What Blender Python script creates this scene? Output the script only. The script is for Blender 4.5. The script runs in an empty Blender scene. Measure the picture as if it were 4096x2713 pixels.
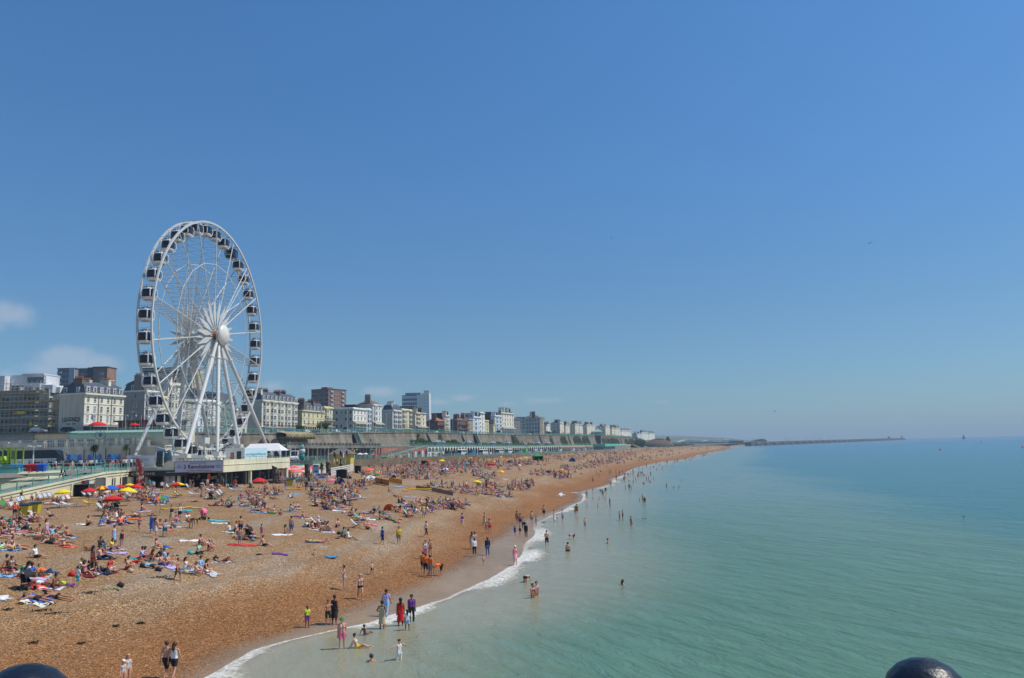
import bpy,bmesh,math,random
import numpy as np
from mathutils import Vector,Matrix,noise as mnoise
# ------------------------------------------------------------------ camera, sky, sun
random.seed(7)
SC=bpy.context.scene
COL=SC.collection
FPX,HC=3124.0,10.5
RHO=-math.atan(.025)
PIT=math.atan(432.5*math.cos(RHO)/FPX)
CF=Vector((0,math.cos(PIT),math.sin(PIT)))
_r,_u=Vector((1,0,0)),Vector((0,-math.sin(PIT),math.cos(PIT)))
CR=math.cos(RHO)*_r+math.sin(RHO)*_u
CU=-math.sin(RHO)*_r+math.cos(RHO)*_u
CO=Vector((0,0,HC))
cam_d=bpy.data.cameras.new("camera")
cam=bpy.data.objects.new("camera",cam_d)
COL.objects.link(cam)
m=Matrix((CR,CU,-CF)).transposed().to_4x4()
m.translation=CO
cam.matrix_world=m
cam_d.sensor_width=36
cam_d.lens=FPX/4096*36
cam_d.clip_start=.1
cam_d.clip_end=60000
SC.camera=cam
SUN_EL,SUN_AZ=56.0,88.0
world=bpy.data.worlds.new("World")
SC.world=world
world.use_nodes=True
wt=world.node_tree
wn,wl=wt.nodes,wt.links
wn.clear()
sky=wn.new("ShaderNodeTexSky")
sky.sky_type='NISHITA'
sky.sun_disc=False
sky.sun_elevation=math.radians(SUN_EL)
sky.sun_rotation=math.radians(SUN_AZ)
sky.air_density=1.0
sky.dust_density=.4
sky.ozone_density=3.0
bg=wn.new("ShaderNodeBackground")
bg.inputs[1].default_value=SKY_STRENGTH=0.10
wo=wn.new("ShaderNodeOutputWorld")
tc=wn.new("ShaderNodeTexCoord")
sepw=wn.new("ShaderNodeSeparateXYZ")
wl.new(tc.outputs['Generated'],sepw.inputs[0])
ramp=wn.new("ShaderNodeValToRGB")
wl.new(sepw.outputs[2],ramp.inputs[0])
SKY_RAMP=[(0.0,(.55,.82,1.19)),(.06,(.64,.90,1.14)),(.16,(.70,1.0,1.20)),(.32,(.75,1.20,1.52)),(.5,(.78,1.34,1.72)),(1.0,(.8,1.4,1.8))]
for i,(p_,c_)in enumerate(SKY_RAMP):
 e=ramp.color_ramp.elements[i]if i<2 else ramp.color_ramp.elements.new(p_)
 e.position=p_
 e.color=(*[v*.5 for v in c_],1)
mulw=wn.new("ShaderNodeMixRGB");mulw.blend_type='MULTIPLY';mulw.inputs[0].default_value=1
dbl=wn.new("ShaderNodeMixRGB");dbl.blend_type='MULTIPLY';dbl.inputs[0].default_value=1;dbl.inputs[2].default_value=(2,2,2,1)
wl.new(sky.outputs[0],mulw.inputs[1]);wl.new(ramp.outputs[0],mulw.inputs[2]);wl.new(mulw.outputs[0],dbl.inputs[1])
def wmath(op,a,b=None,c=None):
 n=wn.new("ShaderNodeMath");n.operation=op
 for i,v in enumerate((a,b,c)):
  if v is None:continue
  if isinstance(v,(int,float)):n.inputs[i].default_value=v
  else:wl.new(v,n.inputs[i])
 return n.outputs[0]
azi=wmath('ARCTAN2',sepw.outputs[0],sepw.outputs[1])
ele=wmath('ARCSINE',sepw.outputs[2])
cn=wn.new("ShaderNodeTexNoise");cn.inputs['Scale'].default_value=16;cn.inputs['Detail'].default_value=7;cn.inputs['Roughness'].default_value=.58
wl.new(tc.outputs['Generated'],cn.inputs['Vector'])
def pix_dir(x,y):
 v=CF*FPX+CR*(x-2048)-CU*(y-1356.5)
 return v.normalized()
CLOUDS=[(40,1262,120,60,.85),(-30,1300,90,40,.6),(270,1432,130,55,.9),(410,1455,110,50,.85),(180,1480,120,45,.6),(1080,1545,90,30,.45),(1520,1568,110,32,.75),(1300,1555,90,25,.5),(1860,1592,75,20,.65),(1720,1610,120,16,.4),(2190,1602,130,22,.6),(2020,1615,70,18,.5),(2660,1608,90,14,.4),(40,1500,80,25,.5)]
tot=None
for(cx,cy,rx,ry,am)in CLOUDS:
 d=pix_dir(cx,cy)
 a0,e0=math.atan2(d.x,d.y),math.asin(d.z)
 dx=wmath('DIVIDE',wmath('SUBTRACT',azi,a0),rx/FPX)
 dy=wmath('DIVIDE',wmath('SUBTRACT',ele,e0),ry/FPX)
 q=wmath('SUBTRACT',1.0,wmath('SQRT',wmath('ADD',wmath('MULTIPLY',dx,dx),wmath('MULTIPLY',dy,dy))))
 q=wmath('MULTIPLY',wmath('MAXIMUM',q,-.5),am)
 tot=q if tot is None else wmath('MAXIMUM',tot,q)
cm=wmath('ADD',tot,wmath('MULTIPLY',wmath('SUBTRACT',cn.outputs[0],.5),1.7))
mr=wn.new("ShaderNodeMapRange");mr.interpolation_type='SMOOTHSTEP'
mr.inputs[1].default_value=.04;mr.inputs[2].default_value=.75;mr.inputs[4].default_value=.6
wl.new(cm,mr.inputs[0])
mr2=wn.new("ShaderNodeMapRange");mr2.inputs[1].default_value=-.3;mr2.inputs[2].default_value=.25
wl.new(tot,mr2.inputs[0])
cmix=wn.new("ShaderNodeMixRGB")
wl.new(wmath('MULTIPLY',mr.outputs[0],mr2.outputs[0]),cmix.inputs[0])
wl.new(dbl.outputs[0],cmix.inputs[1])
cmix.inputs[2].default_value=(5.4,6.4,7.9,1)
wl.new(cmix.outputs[0],bg.inputs[0])
wl.new(bg.outputs[0],wo.inputs[0])
sd=bpy.data.lights.new("sun",'SUN')
sd.energy=5.0
sd.angle=math.radians(.55)
sd.color=(1,.93,.82)
sun=bpy.data.objects.new("sun",sd)
COL.objects.link(sun)
_e,_a=math.radians(SUN_EL),math.radians(SUN_AZ)
sdir=Vector((math.cos(_e)*math.sin(_a),math.cos(_e)*math.cos(_a),math.sin(_e)))
sun.rotation_euler=(-sdir).to_track_quat('-Z','Y').to_euler()
sun.location=sdir*300
SC.view_settings.view_transform='Standard'
SC.view_settings.look='None'
SC.view_settings.exposure=-.35
SC.view_settings.gamma=1
SC.render.engine='CYCLES'
SC.cycles.max_bounces=6
SC.cycles.volume_bounces=0
SC.cycles.caustics_reflective=False
SC.cycles.caustics_refractive=False
# ------------------------------------------------------------------ pixel <-> place
def ray(x,y):
 return CF*FPX+CR*(x-2048)-CU*(y-1356.5)
def at_z(x,y,z=0.0):
 v=ray(x,y)
 return CO+v*((z-HC)/v.z)
def at_Y(x,y,Y):
 v=ray(x,y)
 return CO+v*(Y/v.y)
def proj(P):
 v=Vector(P)-CO
 d=v.dot(CF)
 return 2048+FPX*v.dot(CR)/d,1356.5-FPX*v.dot(CU)/d
def z_of(y,P):
 px=proj((P[0],P[1],12))[0]
 return at_Y(px,y,P[1]).z
def interp(tab):
 xs=[a for a,b in tab];ys=[b for a,b in tab]
 def f(t):
  return float(np.interp(t,xs,ys))
 return f
_wl=[(800,2713),(1000,2610),(1200,2555),(1370,2520),(1500,2490),(1600,2455),(1800,2395),(1950,2325),(2070,2260),(2100,2200),(2150,2090),(2240,2050),(2330,2005),(2335,1968),(2440,1940),(2455,1921),(2538,1873),(2640,1850),(2751,1836),(2809,1816),(2907,1799),(2927,1786)]
_wp=[at_z(*q)for q in _wl]
_wt=[(-200,-30),(0,-20),(25,-16.8)]+[(P.y,P.x)for P in _wp]+[(2150,690),(2600,1000),(4000,2100)]
_xw=interp(_wt)
def XW(Y):
 k=min(1,max(0,(Y-30)/10))*(1+max(0,Y-150)/250)
 return _xw(Y)+k*(.75*mnoise.noise(Vector((Y*.13/(1+Y/300),5,0)))+.28*mnoise.noise(Vector((Y*.55,9,0))))
K=interp([(100,-130),(260,-90),(410,-53.5),(460,-43),(505,-32),(560,-18.5),(630,0),(720,32),(930,90),(1150,166),(1300,222),(1600,345),(2400,700)])
EB=interp([(150,-60),(215,-61),(265,-57),(300,-47),(340,-39),(358,-33),(380,-26),(427,-3),(505,22),(600,50),(838,121),(1100,225),(1500,375),(2400,760)])
ZR=interp([(0,8.6),(170,8.6),(370,6.9),(600,5.6),(900,4.9),(3000,4.6)])
ZP=interp([(0,17),(200,17.2),(260,17.3),(307,17.9),(410,19.6),(460,19.9),(720,20.7),(930,21.6),(1150,20.5),(1250,16),(1400,9),(3000,8)])
_prof=interp([(-2000,-8),(-60,-3.0),(-8,-.9),(0,.02),(3,.24),(8,.75),(13,1.7),(18,2.3),(24,3.0),(34,3.9),(48,4.6),(62,4.85),(130,5.3),(4000,5.4)])
def ground_z(X,Y):
 u=XW(Y)-X
 z=_prof(u)
 if u>1.5:
  a=min(1,(u-1.5)/8)
  z+=a*(.10*mnoise.noise(Vector((X*.12,Y*.12,0)))+.05*mnoise.noise(Vector((X*.5,Y*.5,3))))
  if 8<u<22:
   z+=.14*math.sin(u*1.5+.5*math.sin(Y*.11))*(1-abs(u-15)/7)
 return z
def ground_at(px,py,lo=20.0,hi=3000.0):
 v=ray(px,py)
 Y=lo
 prev=lo
 while Y<hi:
  P=CO+v*(Y/v.y)
  if P.z<=max(ground_z(P.x,P.y),0.0):
   a,b=prev,Y
   for _ in range(18):
    c=(a+b)/2
    Q=CO+v*(c/v.y)
    if Q.z<=max(ground_z(Q.x,Q.y),0.0):b=c
    else:a=c
   Q=CO+v*(b/v.y)
   return Q
  prev=Y
  Y*=1.015
 return CO+v*(hi/v.y)
# ------------------------------------------------------------------ materials
MATS={}
def srgb(r,g,b):
 def c(v):
  v/=255
  return v/12.92 if v<=.04045 else((v+.055)/1.055)**2.4
 return(c(r),c(g),c(b))
def new_mat(name):
 mt=bpy.data.materials.new(name)
 mt.use_nodes=True
 return mt,mt.node_tree,mt.node_tree.nodes['Principled BSDF']
def mat(name,col,rough=.6,vary=.12,scale=1.2,metal=0.0,spec=.5,bump=0.0):
 if name in MATS:return MATS[name]
 mt,nt,bs=new_mat(name)
 nz=nt.nodes.new("ShaderNodeTexNoise")
 nz.inputs['Scale'].default_value=scale
 nz.inputs['Detail'].default_value=5
 tcn=nt.nodes.new("ShaderNodeTexCoord")
 nt.links.new(tcn.outputs['Object'],nz.inputs['Vector'])
 rp=nt.nodes.new("ShaderNodeValToRGB")
 rp.color_ramp.elements[0].position=.3
 rp.color_ramp.elements[1].position=.7
 rp.color_ramp.elements[0].color=(*[max(0,v*(1-vary))for v in col],1)
 rp.color_ramp.elements[1].color=(*[min(1,v*(1+vary))for v in col],1)
 nt.links.new(nz.outputs[0],rp.inputs[0])
 nt.links.new(rp.outputs[0],bs.inputs['Base Color'])
 bs.inputs['Roughness'].default_value=rough
 bs.inputs['Metallic'].default_value=metal
 bs.inputs['Specular IOR Level'].default_value=spec
 if bump:
  bp=nt.nodes.new("ShaderNodeBump");bp.inputs['Distance'].default_value=bump
  nt.links.new(nz.outputs[0],bp.inputs['Height']);nt.links.new(bp.outputs[0],bs.inputs['Normal'])
 MATS[name]=mt
 return mt
def stucco(name,col,stain=.25):
 if name in MATS:return MATS[name]
 mt,nt,bs=new_mat(name)
 N,L=nt.nodes,nt.links
 tcn=N.new("ShaderNodeTexCoord")
 mp=N.new("ShaderNodeMapping");mp.inputs['Scale'].default_value=(1.3,1.3,.12)
 L.new(tcn.outputs['Object'],mp.inputs[0])
 n1=N.new("ShaderNodeTexNoise");n1.inputs['Scale'].default_value=.9;n1.inputs['Detail'].default_value=6
 L.new(mp.outputs[0],n1.inputs['Vector'])
 n2=N.new("ShaderNodeTexNoise");n2.inputs['Scale'].default_value=.25;n2.inputs['Detail'].default_value=4
 L.new(tcn.outputs['Object'],n2.inputs['Vector'])
 r1=N.new("ShaderNodeValToRGB");r1.color_ramp.elements[0].position=.35;r1.color_ramp.elements[1].position=.62
 r1.color_ramp.elements[0].color=(1-stain,1-stain,1-stain*1.1,1);r1.color_ramp.elements[1].color=(1,1,1,1)
 L.new(n1.outputs[0],r1.inputs[0])
 r2=N.new("ShaderNodeValToRGB");r2.color_ramp.elements[0].position=.35;r2.color_ramp.elements[1].position=.65
 r2.color_ramp.elements[0].color=(*[v*.88 for v in col],1);r2.color_ramp.elements[1].color=(*[min(.9,v*1.06)for v in col],1)
 L.new(n2.outputs[0],r2.inputs[0])
 mx=N.new("ShaderNodeMixRGB");mx.blend_type='MULTIPLY';mx.inputs[0].default_value=1
 L.new(r2.outputs[0],mx.inputs[1]);L.new(r1.outputs[0],mx.inputs[2])
 L.new(mx.outputs[0],bs.inputs['Base Color'])
 bs.inputs['Roughness'].default_value=.8
 MATS[name]=mt
 return mt
def brick(name,c1,c2,mortar=(.35,.32,.28),sx=.23,sy=.075):
 if name in MATS:return MATS[name]
 mt,nt,bs=new_mat(name)
 N,L=nt.nodes,nt.links
 tcn=N.new("ShaderNodeTexCoord")
 mp=N.new("ShaderNodeMapping");mp.inputs['Rotation'].default_value=(math.pi/2,0,0)
 L.new(tcn.outputs['Object'],mp.inputs[0])
 b=N.new("ShaderNodeTexBrick");b.inputs['Scale'].default_value=1
 b.inputs['Brick Width'].default_value=sx;b.inputs['Row Height'].default_value=sy;b.inputs['Mortar Size'].default_value=.008
 b.inputs[1].default_value=(*c1,1);b.inputs[2].default_value=(*c2,1);b.inputs[3].default_value=(*mortar,1)
 L.new(mp.outputs[0],b.inputs[0])
 n2=N.new("ShaderNodeTexNoise");n2.inputs['Scale'].default_value=.3;n2.inputs['Detail'].default_value=5
 L.new(tcn.outputs['Object'],n2.inputs['Vector'])
 mx=N.new("ShaderNodeMixRGB");mx.blend_type='OVERLAY';mx.inputs[0].default_value=.35
 L.new(b.outputs[0],mx.inputs[1]);L.new(n2.outputs[0],mx.inputs[2])
 L.new(mx.outputs[0],bs.inputs['Base Color'])
 bs.inputs['Roughness'].default_value=.85
 MATS[name]=mt
 return mt
def concrete(name,col,dark=.55):
 if name in MATS:return MATS[name]
 mt,nt,bs=new_mat(name)
 N,L=nt.nodes,nt.links
 tcn=N.new("ShaderNodeTexCoord")
 mp=N.new("ShaderNodeMapping");mp.inputs['Scale'].default_value=(.8,.8,.07)
 L.new(tcn.outputs['Object'],mp.inputs[0])
 n1=N.new("ShaderNodeTexNoise");n1.inputs['Scale'].default_value=.5;n1.inputs['Detail'].default_value=8;n1.inputs['Roughness'].default_value=.65
 L.new(mp.outputs[0],n1.inputs['Vector'])
 n2=N.new("ShaderNodeTexNoise");n2.inputs['Scale'].default_value=.13;n2.inputs['Detail'].default_value=6
 L.new(tcn.outputs['Object'],n2.inputs['Vector'])
 r1=N.new("ShaderNodeValToRGB");r1.color_ramp.elements[0].position=.36;r1.color_ramp.elements[1].position=.66
 r1.color_ramp.elements[0].color=(*[v*dark for v in col],1);r1.color_ramp.elements[1].color=(*[v*1.15 for v in col],1)
 L.new(n1.outputs[0],r1.inputs[0])
 r2=N.new("ShaderNodeValToRGB");r2.color_ramp.elements[0].position=.4;r2.color_ramp.elements[1].position=.6
 r2.color_ramp.elements[0].color=(.72,.70,.66,1);r2.color_ramp.elements[1].color=(1.0,1.0,.98,1)
 L.new(n2.outputs[0],r2.inputs[0])
 mx=N.new("ShaderNodeMixRGB");mx.blend_type='MULTIPLY';mx.inputs[0].default_value=1
 L.new(r1.outputs[0],mx.inputs[1]);L.new(r2.outputs[0],mx.inputs[2])
 L.new(mx.outputs[0],bs.inputs['Base Color'])
 bs.inputs['Roughness'].default_value=.9
 MATS[name]=mt
 return mt
def leafmat(name,c0,c1):
 if name in MATS:return MATS[name]
 mt,nt,bs=new_mat(name)
 N,L=nt.nodes,nt.links
 tcn=N.new("ShaderNodeTexCoord")
 n=N.new("ShaderNodeTexNoise");n.inputs['Scale'].default_value=1.1;n.inputs['Detail'].default_value=6
 L.new(tcn.outputs['Object'],n.inputs['Vector'])
 r=N.new("ShaderNodeValToRGB");r.color_ramp.elements[0].position=.35;r.color_ramp.elements[1].position=.65
 r.color_ramp.elements[0].color=(*c0,1);r.color_ramp.elements[1].color=(*c1,1)
 L.new(n.outputs[0],r.inputs[0]);L.new(r.outputs[0],bs.inputs['Base Color'])
 bs.inputs['Roughness'].default_value=.7
 MATS[name]=mt
 return mt
def stripes(name,cols,width=.08,axis=0,rough=.8):
 if name in MATS:return MATS[name]
 mt,nt,bs=new_mat(name)
 N,L=nt.nodes,nt.links
 tcn=N.new("ShaderNodeTexCoord");sp=N.new("ShaderNodeSeparateXYZ")
 L.new(tcn.outputs['Object'],sp.inputs[0])
 m1=N.new("ShaderNodeMath");m1.operation='DIVIDE';m1.inputs[1].default_value=width*len(cols)
 L.new(sp.outputs[axis],m1.inputs[0])
 m2=N.new("ShaderNodeMath");m2.operation='FRACT';L.new(m1.outputs[0],m2.inputs[0])
 r=N.new("ShaderNodeValToRGB");r.color_ramp.interpolation='CONSTANT'
 for i,c in enumerate(cols):
  e=r.color_ramp.elements[i]if i<2 else r.color_ramp.elements.new(i/len(cols))
  e.position=i/len(cols);e.color=(*c,1)
 L.new(m2.outputs[0],r.inputs[0]);L.new(r.outputs[0],bs.inputs['Base Color'])
 bs.inputs['Roughness'].default_value=rough
 MATS[name]=mt
 return mt
# ------------------------------------------------------------------ mesh building
class MB:
 def __init__(s):
  s.v,s.f,s.mi=[],[],[]
  s.M=Matrix.Identity(4)
 def add(s,vs,fs,mi=0):
  o=len(s.v)
  s.v+=[tuple(s.M@Vector(p))for p in vs]
  s.f+=[tuple(i+o for i in q)for q in fs]
  s.mi+=[mi]*len(fs)
  return s
 def box(s,x0,x1,y0,y1,z0,z1,mi=0):
  v=[(x0,y0,z0),(x1,y0,z0),(x1,y1,z0),(x0,y1,z0),(x0,y0,z1),(x1,y0,z1),(x1,y1,z1),(x0,y1,z1)]
  return s.add(v,[(3,2,1,0),(4,5,6,7),(0,1,5,4),(1,2,6,5),(2,3,7,6),(3,0,4,7)],mi)
 def cbox(s,c,sx,sy,sz,mi=0):
  return s.box(c[0]-sx/2,c[0]+sx/2,c[1]-sy/2,c[1]+sy/2,c[2]-sz/2,c[2]+sz/2,mi)
 def beam(s,a,b,w,h=None,mi=0,up=(0,0,1)):
  a,b=Vector(a),Vector(b)
  d=b-a
  if d.length<1e-6:return s
  d.normalize()
  h=h or w
  upv=Vector(up)
  if abs(d.dot(upv))>.98:upv=Vector((0,1,0))
  sx=d.cross(upv).normalized()*w/2
  sz=sx.normalized().cross(d)*h/2
  v=[a-sx-sz,a+sx-sz,a+sx+sz,a-sx+sz,b-sx-sz,b+sx-sz,b+sx+sz,b-sx+sz]
  return s.add(v,[(0,1,2,3),(7,6,5,4),(0,4,5,1),(1,5,6,2),(2,6,7,3),(3,7,4,0)],mi)
 def tube(s,pts,r,n=8,mi=0,cap=True):
  pts=[Vector(p)for p in pts]
  rs=r if isinstance(r,(list,tuple))else[r]*len(pts)
  vs,fs=[],[]
  ref=Vector((0,0,1))
  for i,p in enumerate(pts):
   d=(pts[min(i+1,len(pts)-1)]-pts[max(i-1,0)])
   if d.length<1e-9:d=Vector((0,0,1))
   d.normalize()
   if abs(d.dot(ref))>.95:rf=Vector((0,1,0))
   else:rf=ref
   a=d.cross(rf).normalized();b=d.cross(a)
   for k in range(n):
    t=2*math.pi*k/n
    vs.append(p+(a*math.cos(t)+b*math.sin(t))*rs[i])
  for i in range(len(pts)-1):
   for k in range(n):
    k2=(k+1)%n
    fs.append((i*n+k,i*n+k2,(i+1)*n+k2,(i+1)*n+k))
  if cap:
   fs.append(tuple(range(n)));fs.append(tuple(reversed(range((len(pts)-1)*n,len(pts)*n))))
  return s.add(vs,fs,mi)
 def lathe(s,prof,n=16,mi=0,c=(0,0,0),mis=None):
  vs,fs,o=[],[],len(s.f)
  for(r,z)in prof:
   for k in range(n):
    t=2*math.pi*k/n
    vs.append((c[0]+r*math.cos(t),c[1]+r*math.sin(t),c[2]+z))
  for i in range(len(prof)-1):
   for k in range(n):
    k2=(k+1)%n
    fs.append((i*n+k,i*n+k2,(i+1)*n+k2,(i+1)*n+k))
  s.add(vs,fs,mi)
  if mis:
   for i in range(len(prof)-1):
    for k in range(n):s.mi[o+i*n+k]=mis(k)
  return s
 def prism(s,poly,z0,z1,mi=0):
  n=len(poly)
  vs=[(x,y,z0)for x,y in poly]+[(x,y,z1)for x,y in poly]
  fs=[tuple(reversed(range(n))),tuple(range(n,2*n))]+[(i,(i+1)%n,(i+1)%n+n,i+n)for i in range(n)]
  return s.add(vs,fs,mi)
 def ball(s,c,r,n=10,mi=0,sc=(1,1,1)):
  prof=[]
  h=max(4,n//2+1)
  vs,fs=[],[]
  for i in range(h+1):
   ph=math.pi*i/h
   for k in range(n):
    t=2*math.pi*k/n
    vs.append((c[0]+r*sc[0]*math.sin(ph)*math.cos(t),c[1]+r*sc[1]*math.sin(ph)*math.sin(t),c[2]-r*sc[2]*math.cos(ph)))
  for i in range(h):
   for k in range(n):
    k2=(k+1)%n
    fs.append((i*n+k,i*n+k2,(i+1)*n+k2,(i+1)*n+k))
  return s.add(vs,fs,mi)
 def mesh(s,name,mats,smooth=False):
  me=bpy.data.meshes.new(name)
  me.from_pydata(s.v,[],s.f)
  for mt in(mats if isinstance(mats,(list,tuple))else[mats]):me.materials.append(mt)
  me.polygons.foreach_set('material_index',s.mi)
  if smooth:me.polygons.foreach_set('use_smooth',[True]*len(s.f))
  me.update()
  return me
 def obj(s,name,mats,parent=None,smooth=False,fix=True):
  me=s.mesh(name,mats,smooth)
  if fix:
   bm=bmesh.new();bm.from_mesh(me)
   bmesh.ops.recalc_face_normals(bm,faces=bm.faces)
   bm.to_mesh(me);bm.free()
  return link(name,me,parent)
def link(name,me,parent=None):
 o=bpy.data.objects.new(name,me)
 COL.objects.link(o)
 if parent is not None:o.parent=parent
 return o
THINGS=[]
def tag(o,label=None,cat=None,group=None,kind=None):
 if label:o['label']=label
 if cat:o['category']=cat
 if group:o['group']=group
 if kind:o['kind']=kind
 return o
def empty(name,loc,rz=0.0,label=None,cat=None,group=None,rot=None):
 o=bpy.data.objects.new(name,None)
 COL.objects.link(o)
 o.location=loc
 o.rotation_euler=(0,0,rz)
 if rot is not None:
  o.rotation_mode='QUATERNION';o.rotation_quaternion=rot
 o.empty_display_size=.3
 return tag(o,label,cat,group)
def kids(o,_c={}):
 if o.name not in _c:_c[o.name]=list(o.children)
 return _c[o.name]
def copy_tree(o,parent=None):
 c=o.copy();COL.objects.link(c);c.parent=parent
 for ch in kids(o):copy_tree(ch,c)
 return c
def text_mesh(txt,size,extrude=.01,bold=0.0,align='CENTER'):
 cu=bpy.data.curves.new("lettering",'FONT')
 cu.body=txt;cu.size=size;cu.extrude=extrude;cu.offset=bold
 cu.align_x=align;cu.align_y='CENTER'
 t=bpy.data.objects.new("tmp_text",cu)
 COL.objects.link(t)
 dg=bpy.context.evaluated_depsgraph_get();dg.update()
 me=bpy.data.meshes.new_from_object(t.evaluated_get(dg))
 bpy.data.objects.remove(t)
 me.name="lettering"
 return me
def lettering(txt,size,mt,parent,loc,rot=(math.pi/2,0,0),bold=0.0,sx=1.0,extrude=.01,align='CENTER'):
 me=text_mesh(txt,size,extrude,bold,align)
 me.materials.clear();me.materials.append(mt)
 o=link("lettering",me,parent)
 o.location=loc;o.rotation_euler=rot;o.scale=(sx,1,1)
 return o
# ------------------------------------------------------------------ beach, sea
def geo(a,b,n):
 return[a*(b/a)**(i/(n-1))for i in range(n)]
def ribbon(name,Ys,Us,zf,mats,side):
 vs,at=[],[]
 for Y in Ys:
  x0=XW(Y)
  for u in Us:
   X=x0-side*u
   vs.append((X,Y,zf(X,Y,u)));at.append(u)
 n=len(Us)
 fs=[]
 for i in range(len(Ys)-1):
  for j in range(n-1):
   a=i*n+j
   fs.append((a,a+1,a+n+1,a+n)if side<0 else(a,a+n,a+n+1,a+1))
 me=bpy.data.meshes.new(name)
 me.from_pydata(vs,[],fs)
 me.attributes.new('u','FLOAT','POINT').data.foreach_set('value',at)
 me.polygons.foreach_set('use_smooth',[True]*len(fs))
 me.materials.append(mats)
 me.update()
 return link(name,me)
def nd(nt,t,**kw):
 n=nt.nodes.new(t)
 for k,v in kw.items():
  if k.startswith('i_'):n.inputs[k[2:]].default_value=v
  else:setattr(n,k,v)
 return n
def nmath(nt,op,a,b=None,c=None):
 n=nt.nodes.new("ShaderNodeMath");n.operation=op
 for i,v in enumerate((a,b,c)):
  if v is None:continue
  if isinstance(v,(int,float)):n.inputs[i].default_value=v
  else:nt.links.new(v,n.inputs[i])
 return n.outputs[0]
def nramp(nt,fac,stops,mode='LINEAR'):
 r=nt.nodes.new("ShaderNodeValToRGB")
 r.color_ramp.interpolation=mode
 for i,(p_,c_)in enumerate(stops):
  e=r.color_ramp.elements[i]if i<2 else r.color_ramp.elements.new(p_)
  e.position=p_
  c_=(c_,)*3 if isinstance(c_,(int,float))else c_
  e.color=(*c_,1)
 nt.links.new(fac,r.inputs[0])
 return r.outputs[0]
def nmix(nt,fac,a,b,blend='MIX'):
 n=nt.nodes.new("ShaderNodeMixRGB");n.blend_type=blend
 for i,v in enumerate((fac,a,b)):
  if isinstance(v,(int,float)):n.inputs[i].default_value=v
  elif isinstance(v,tuple):n.inputs[i].default_value=(*v,1)
  else:nt.links.new(v,n.inputs[i])
 return n.outputs[0]
def smooth(nt,v,a,b):
 n=nt.nodes.new("ShaderNodeMapRange");n.interpolation_type='SMOOTHSTEP'
 n.inputs[1].default_value=a;n.inputs[2].default_value=b
 nt.links.new(v,n.inputs[0])
 return n.outputs[0]
def noise_n(nt,vec,scale,detail=4,rough=.5,dist=0.0):
 n=nd(nt,"ShaderNodeTexNoise",i_Scale=scale,i_Detail=detail,i_Roughness=rough,i_Distortion=dist)
 nt.links.new(vec,n.inputs['Vector'])
 return n.outputs[0]
beach_m,bt,bb=new_mat("shingle")
geo_n=nd(bt,"ShaderNodeNewGeometry")
pos=geo_n.outputs['Position']
ua=nd(bt,"ShaderNodeAttribute",attribute_name='u').outputs['Fac']
n_big=noise_n(bt,pos,.11,5,.6)
n_mid=noise_n(bt,pos,.9,4,.6)
mpb=nd(bt,"ShaderNodeMapping");mpb.inputs['Scale'].default_value=(1.0,.16,1);mpb.inputs['Rotation'].default_value=(0,0,.1)
bt.links.new(pos,mpb.inputs[0])
n_lane=noise_n(bt,mpb.outputs[0],.32,5,.6)
vor=nd(bt,"ShaderNodeTexVoronoi",i_Scale=21.0);bt.links.new(pos,vor.inputs['Vector'])
sepc=nd(bt,"ShaderNodeSeparateColor");bt.links.new(vor.outputs['Color'],sepc.inputs[0])
vor2=nd(bt,"ShaderNodeTexVoronoi",i_Scale=11.0);bt.links.new(pos,vor2.inputs['Vector'])
sepc2=nd(bt,"ShaderNodeSeparateColor");bt.links.new(vor2.outputs['Color'],sepc2.inputs[0])
peb=nmath(bt,'ADD',nmath(bt,'MULTIPLY',sepc.outputs[0],.55),nmath(bt,'MULTIPLY',sepc2.outputs[0],.45))
warm=nramp(bt,peb,[(0.0,(.06,.04,.025)),(.22,(.24,.13,.055)),(.5,(.40,.235,.105)),(.75,(.52,.35,.19)),(.93,(.72,.60,.44)),(1.0,(.85,.80,.70))])
grey=nramp(bt,peb,[(0.0,(.09,.085,.08)),(.25,(.24,.21,.175)),(.5,(.40,.34,.27)),(.75,(.52,.46,.37)),(.93,(.74,.69,.60)),(1.0,(.86,.83,.78))])
g_f=smooth(bt,nmath(bt,'ADD',nmath(bt,'MULTIPLY',n_lane,.8),nmath(bt,'MULTIPLY',n_big,.5)),.57,.88)
g_f=nmath(bt,'MULTIPLY',nmath(bt,'MULTIPLY',g_f,smooth(bt,ua,6,15)),nramp(bt,nmath(bt,'DIVIDE',ua,60.0),[(.45,1.0),(.75,.45)]))
spot=nmath(bt,'LESS_THAN',vor2.outputs['Distance'],.42)
warm=nmix(bt,nmath(bt,'MULTIPLY',spot,nmath(bt,'GREATER_THAN',sepc2.outputs[1],.92)),warm,(.80,.74,.64))
warm=nmix(bt,nmath(bt,'MULTIPLY',spot,nmath(bt,'GREATER_THAN',sepc2.outputs[2],.90)),warm,(.075,.07,.07))
dry=nmix(bt,g_f,warm,grey)
uw=nmath(bt,'ADD',ua,nmath(bt,'MULTIPLY',nmath(bt,'SUBTRACT',n_lane,.5),11.0))
wet=nmix(bt,1.0,warm,(.86,.66,.48),'MULTIPLY')
shingle=nmix(bt,smooth(bt,uw,6,14),wet,dry)
us=nmath(bt,'ADD',ua,nmath(bt,'MULTIPLY',nmath(bt,'SUBTRACT',n_mid,.5),2.2))
us=nmath(bt,'ADD',us,nmath(bt,'MULTIPLY',nmath(bt,'SUBTRACT',sepc.outputs[1],.5),1.6))
spos=nd(bt,"ShaderNodeSeparateXYZ");bt.links.new(pos,spos.inputs[0])
sandw=nramp(bt,nmath(bt,'DIVIDE',spos.outputs[1],400.0),[(.09,.1),(.115,.2),(.135,.55),(.2,.7),(.26,.45),(.33,.2)])
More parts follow.
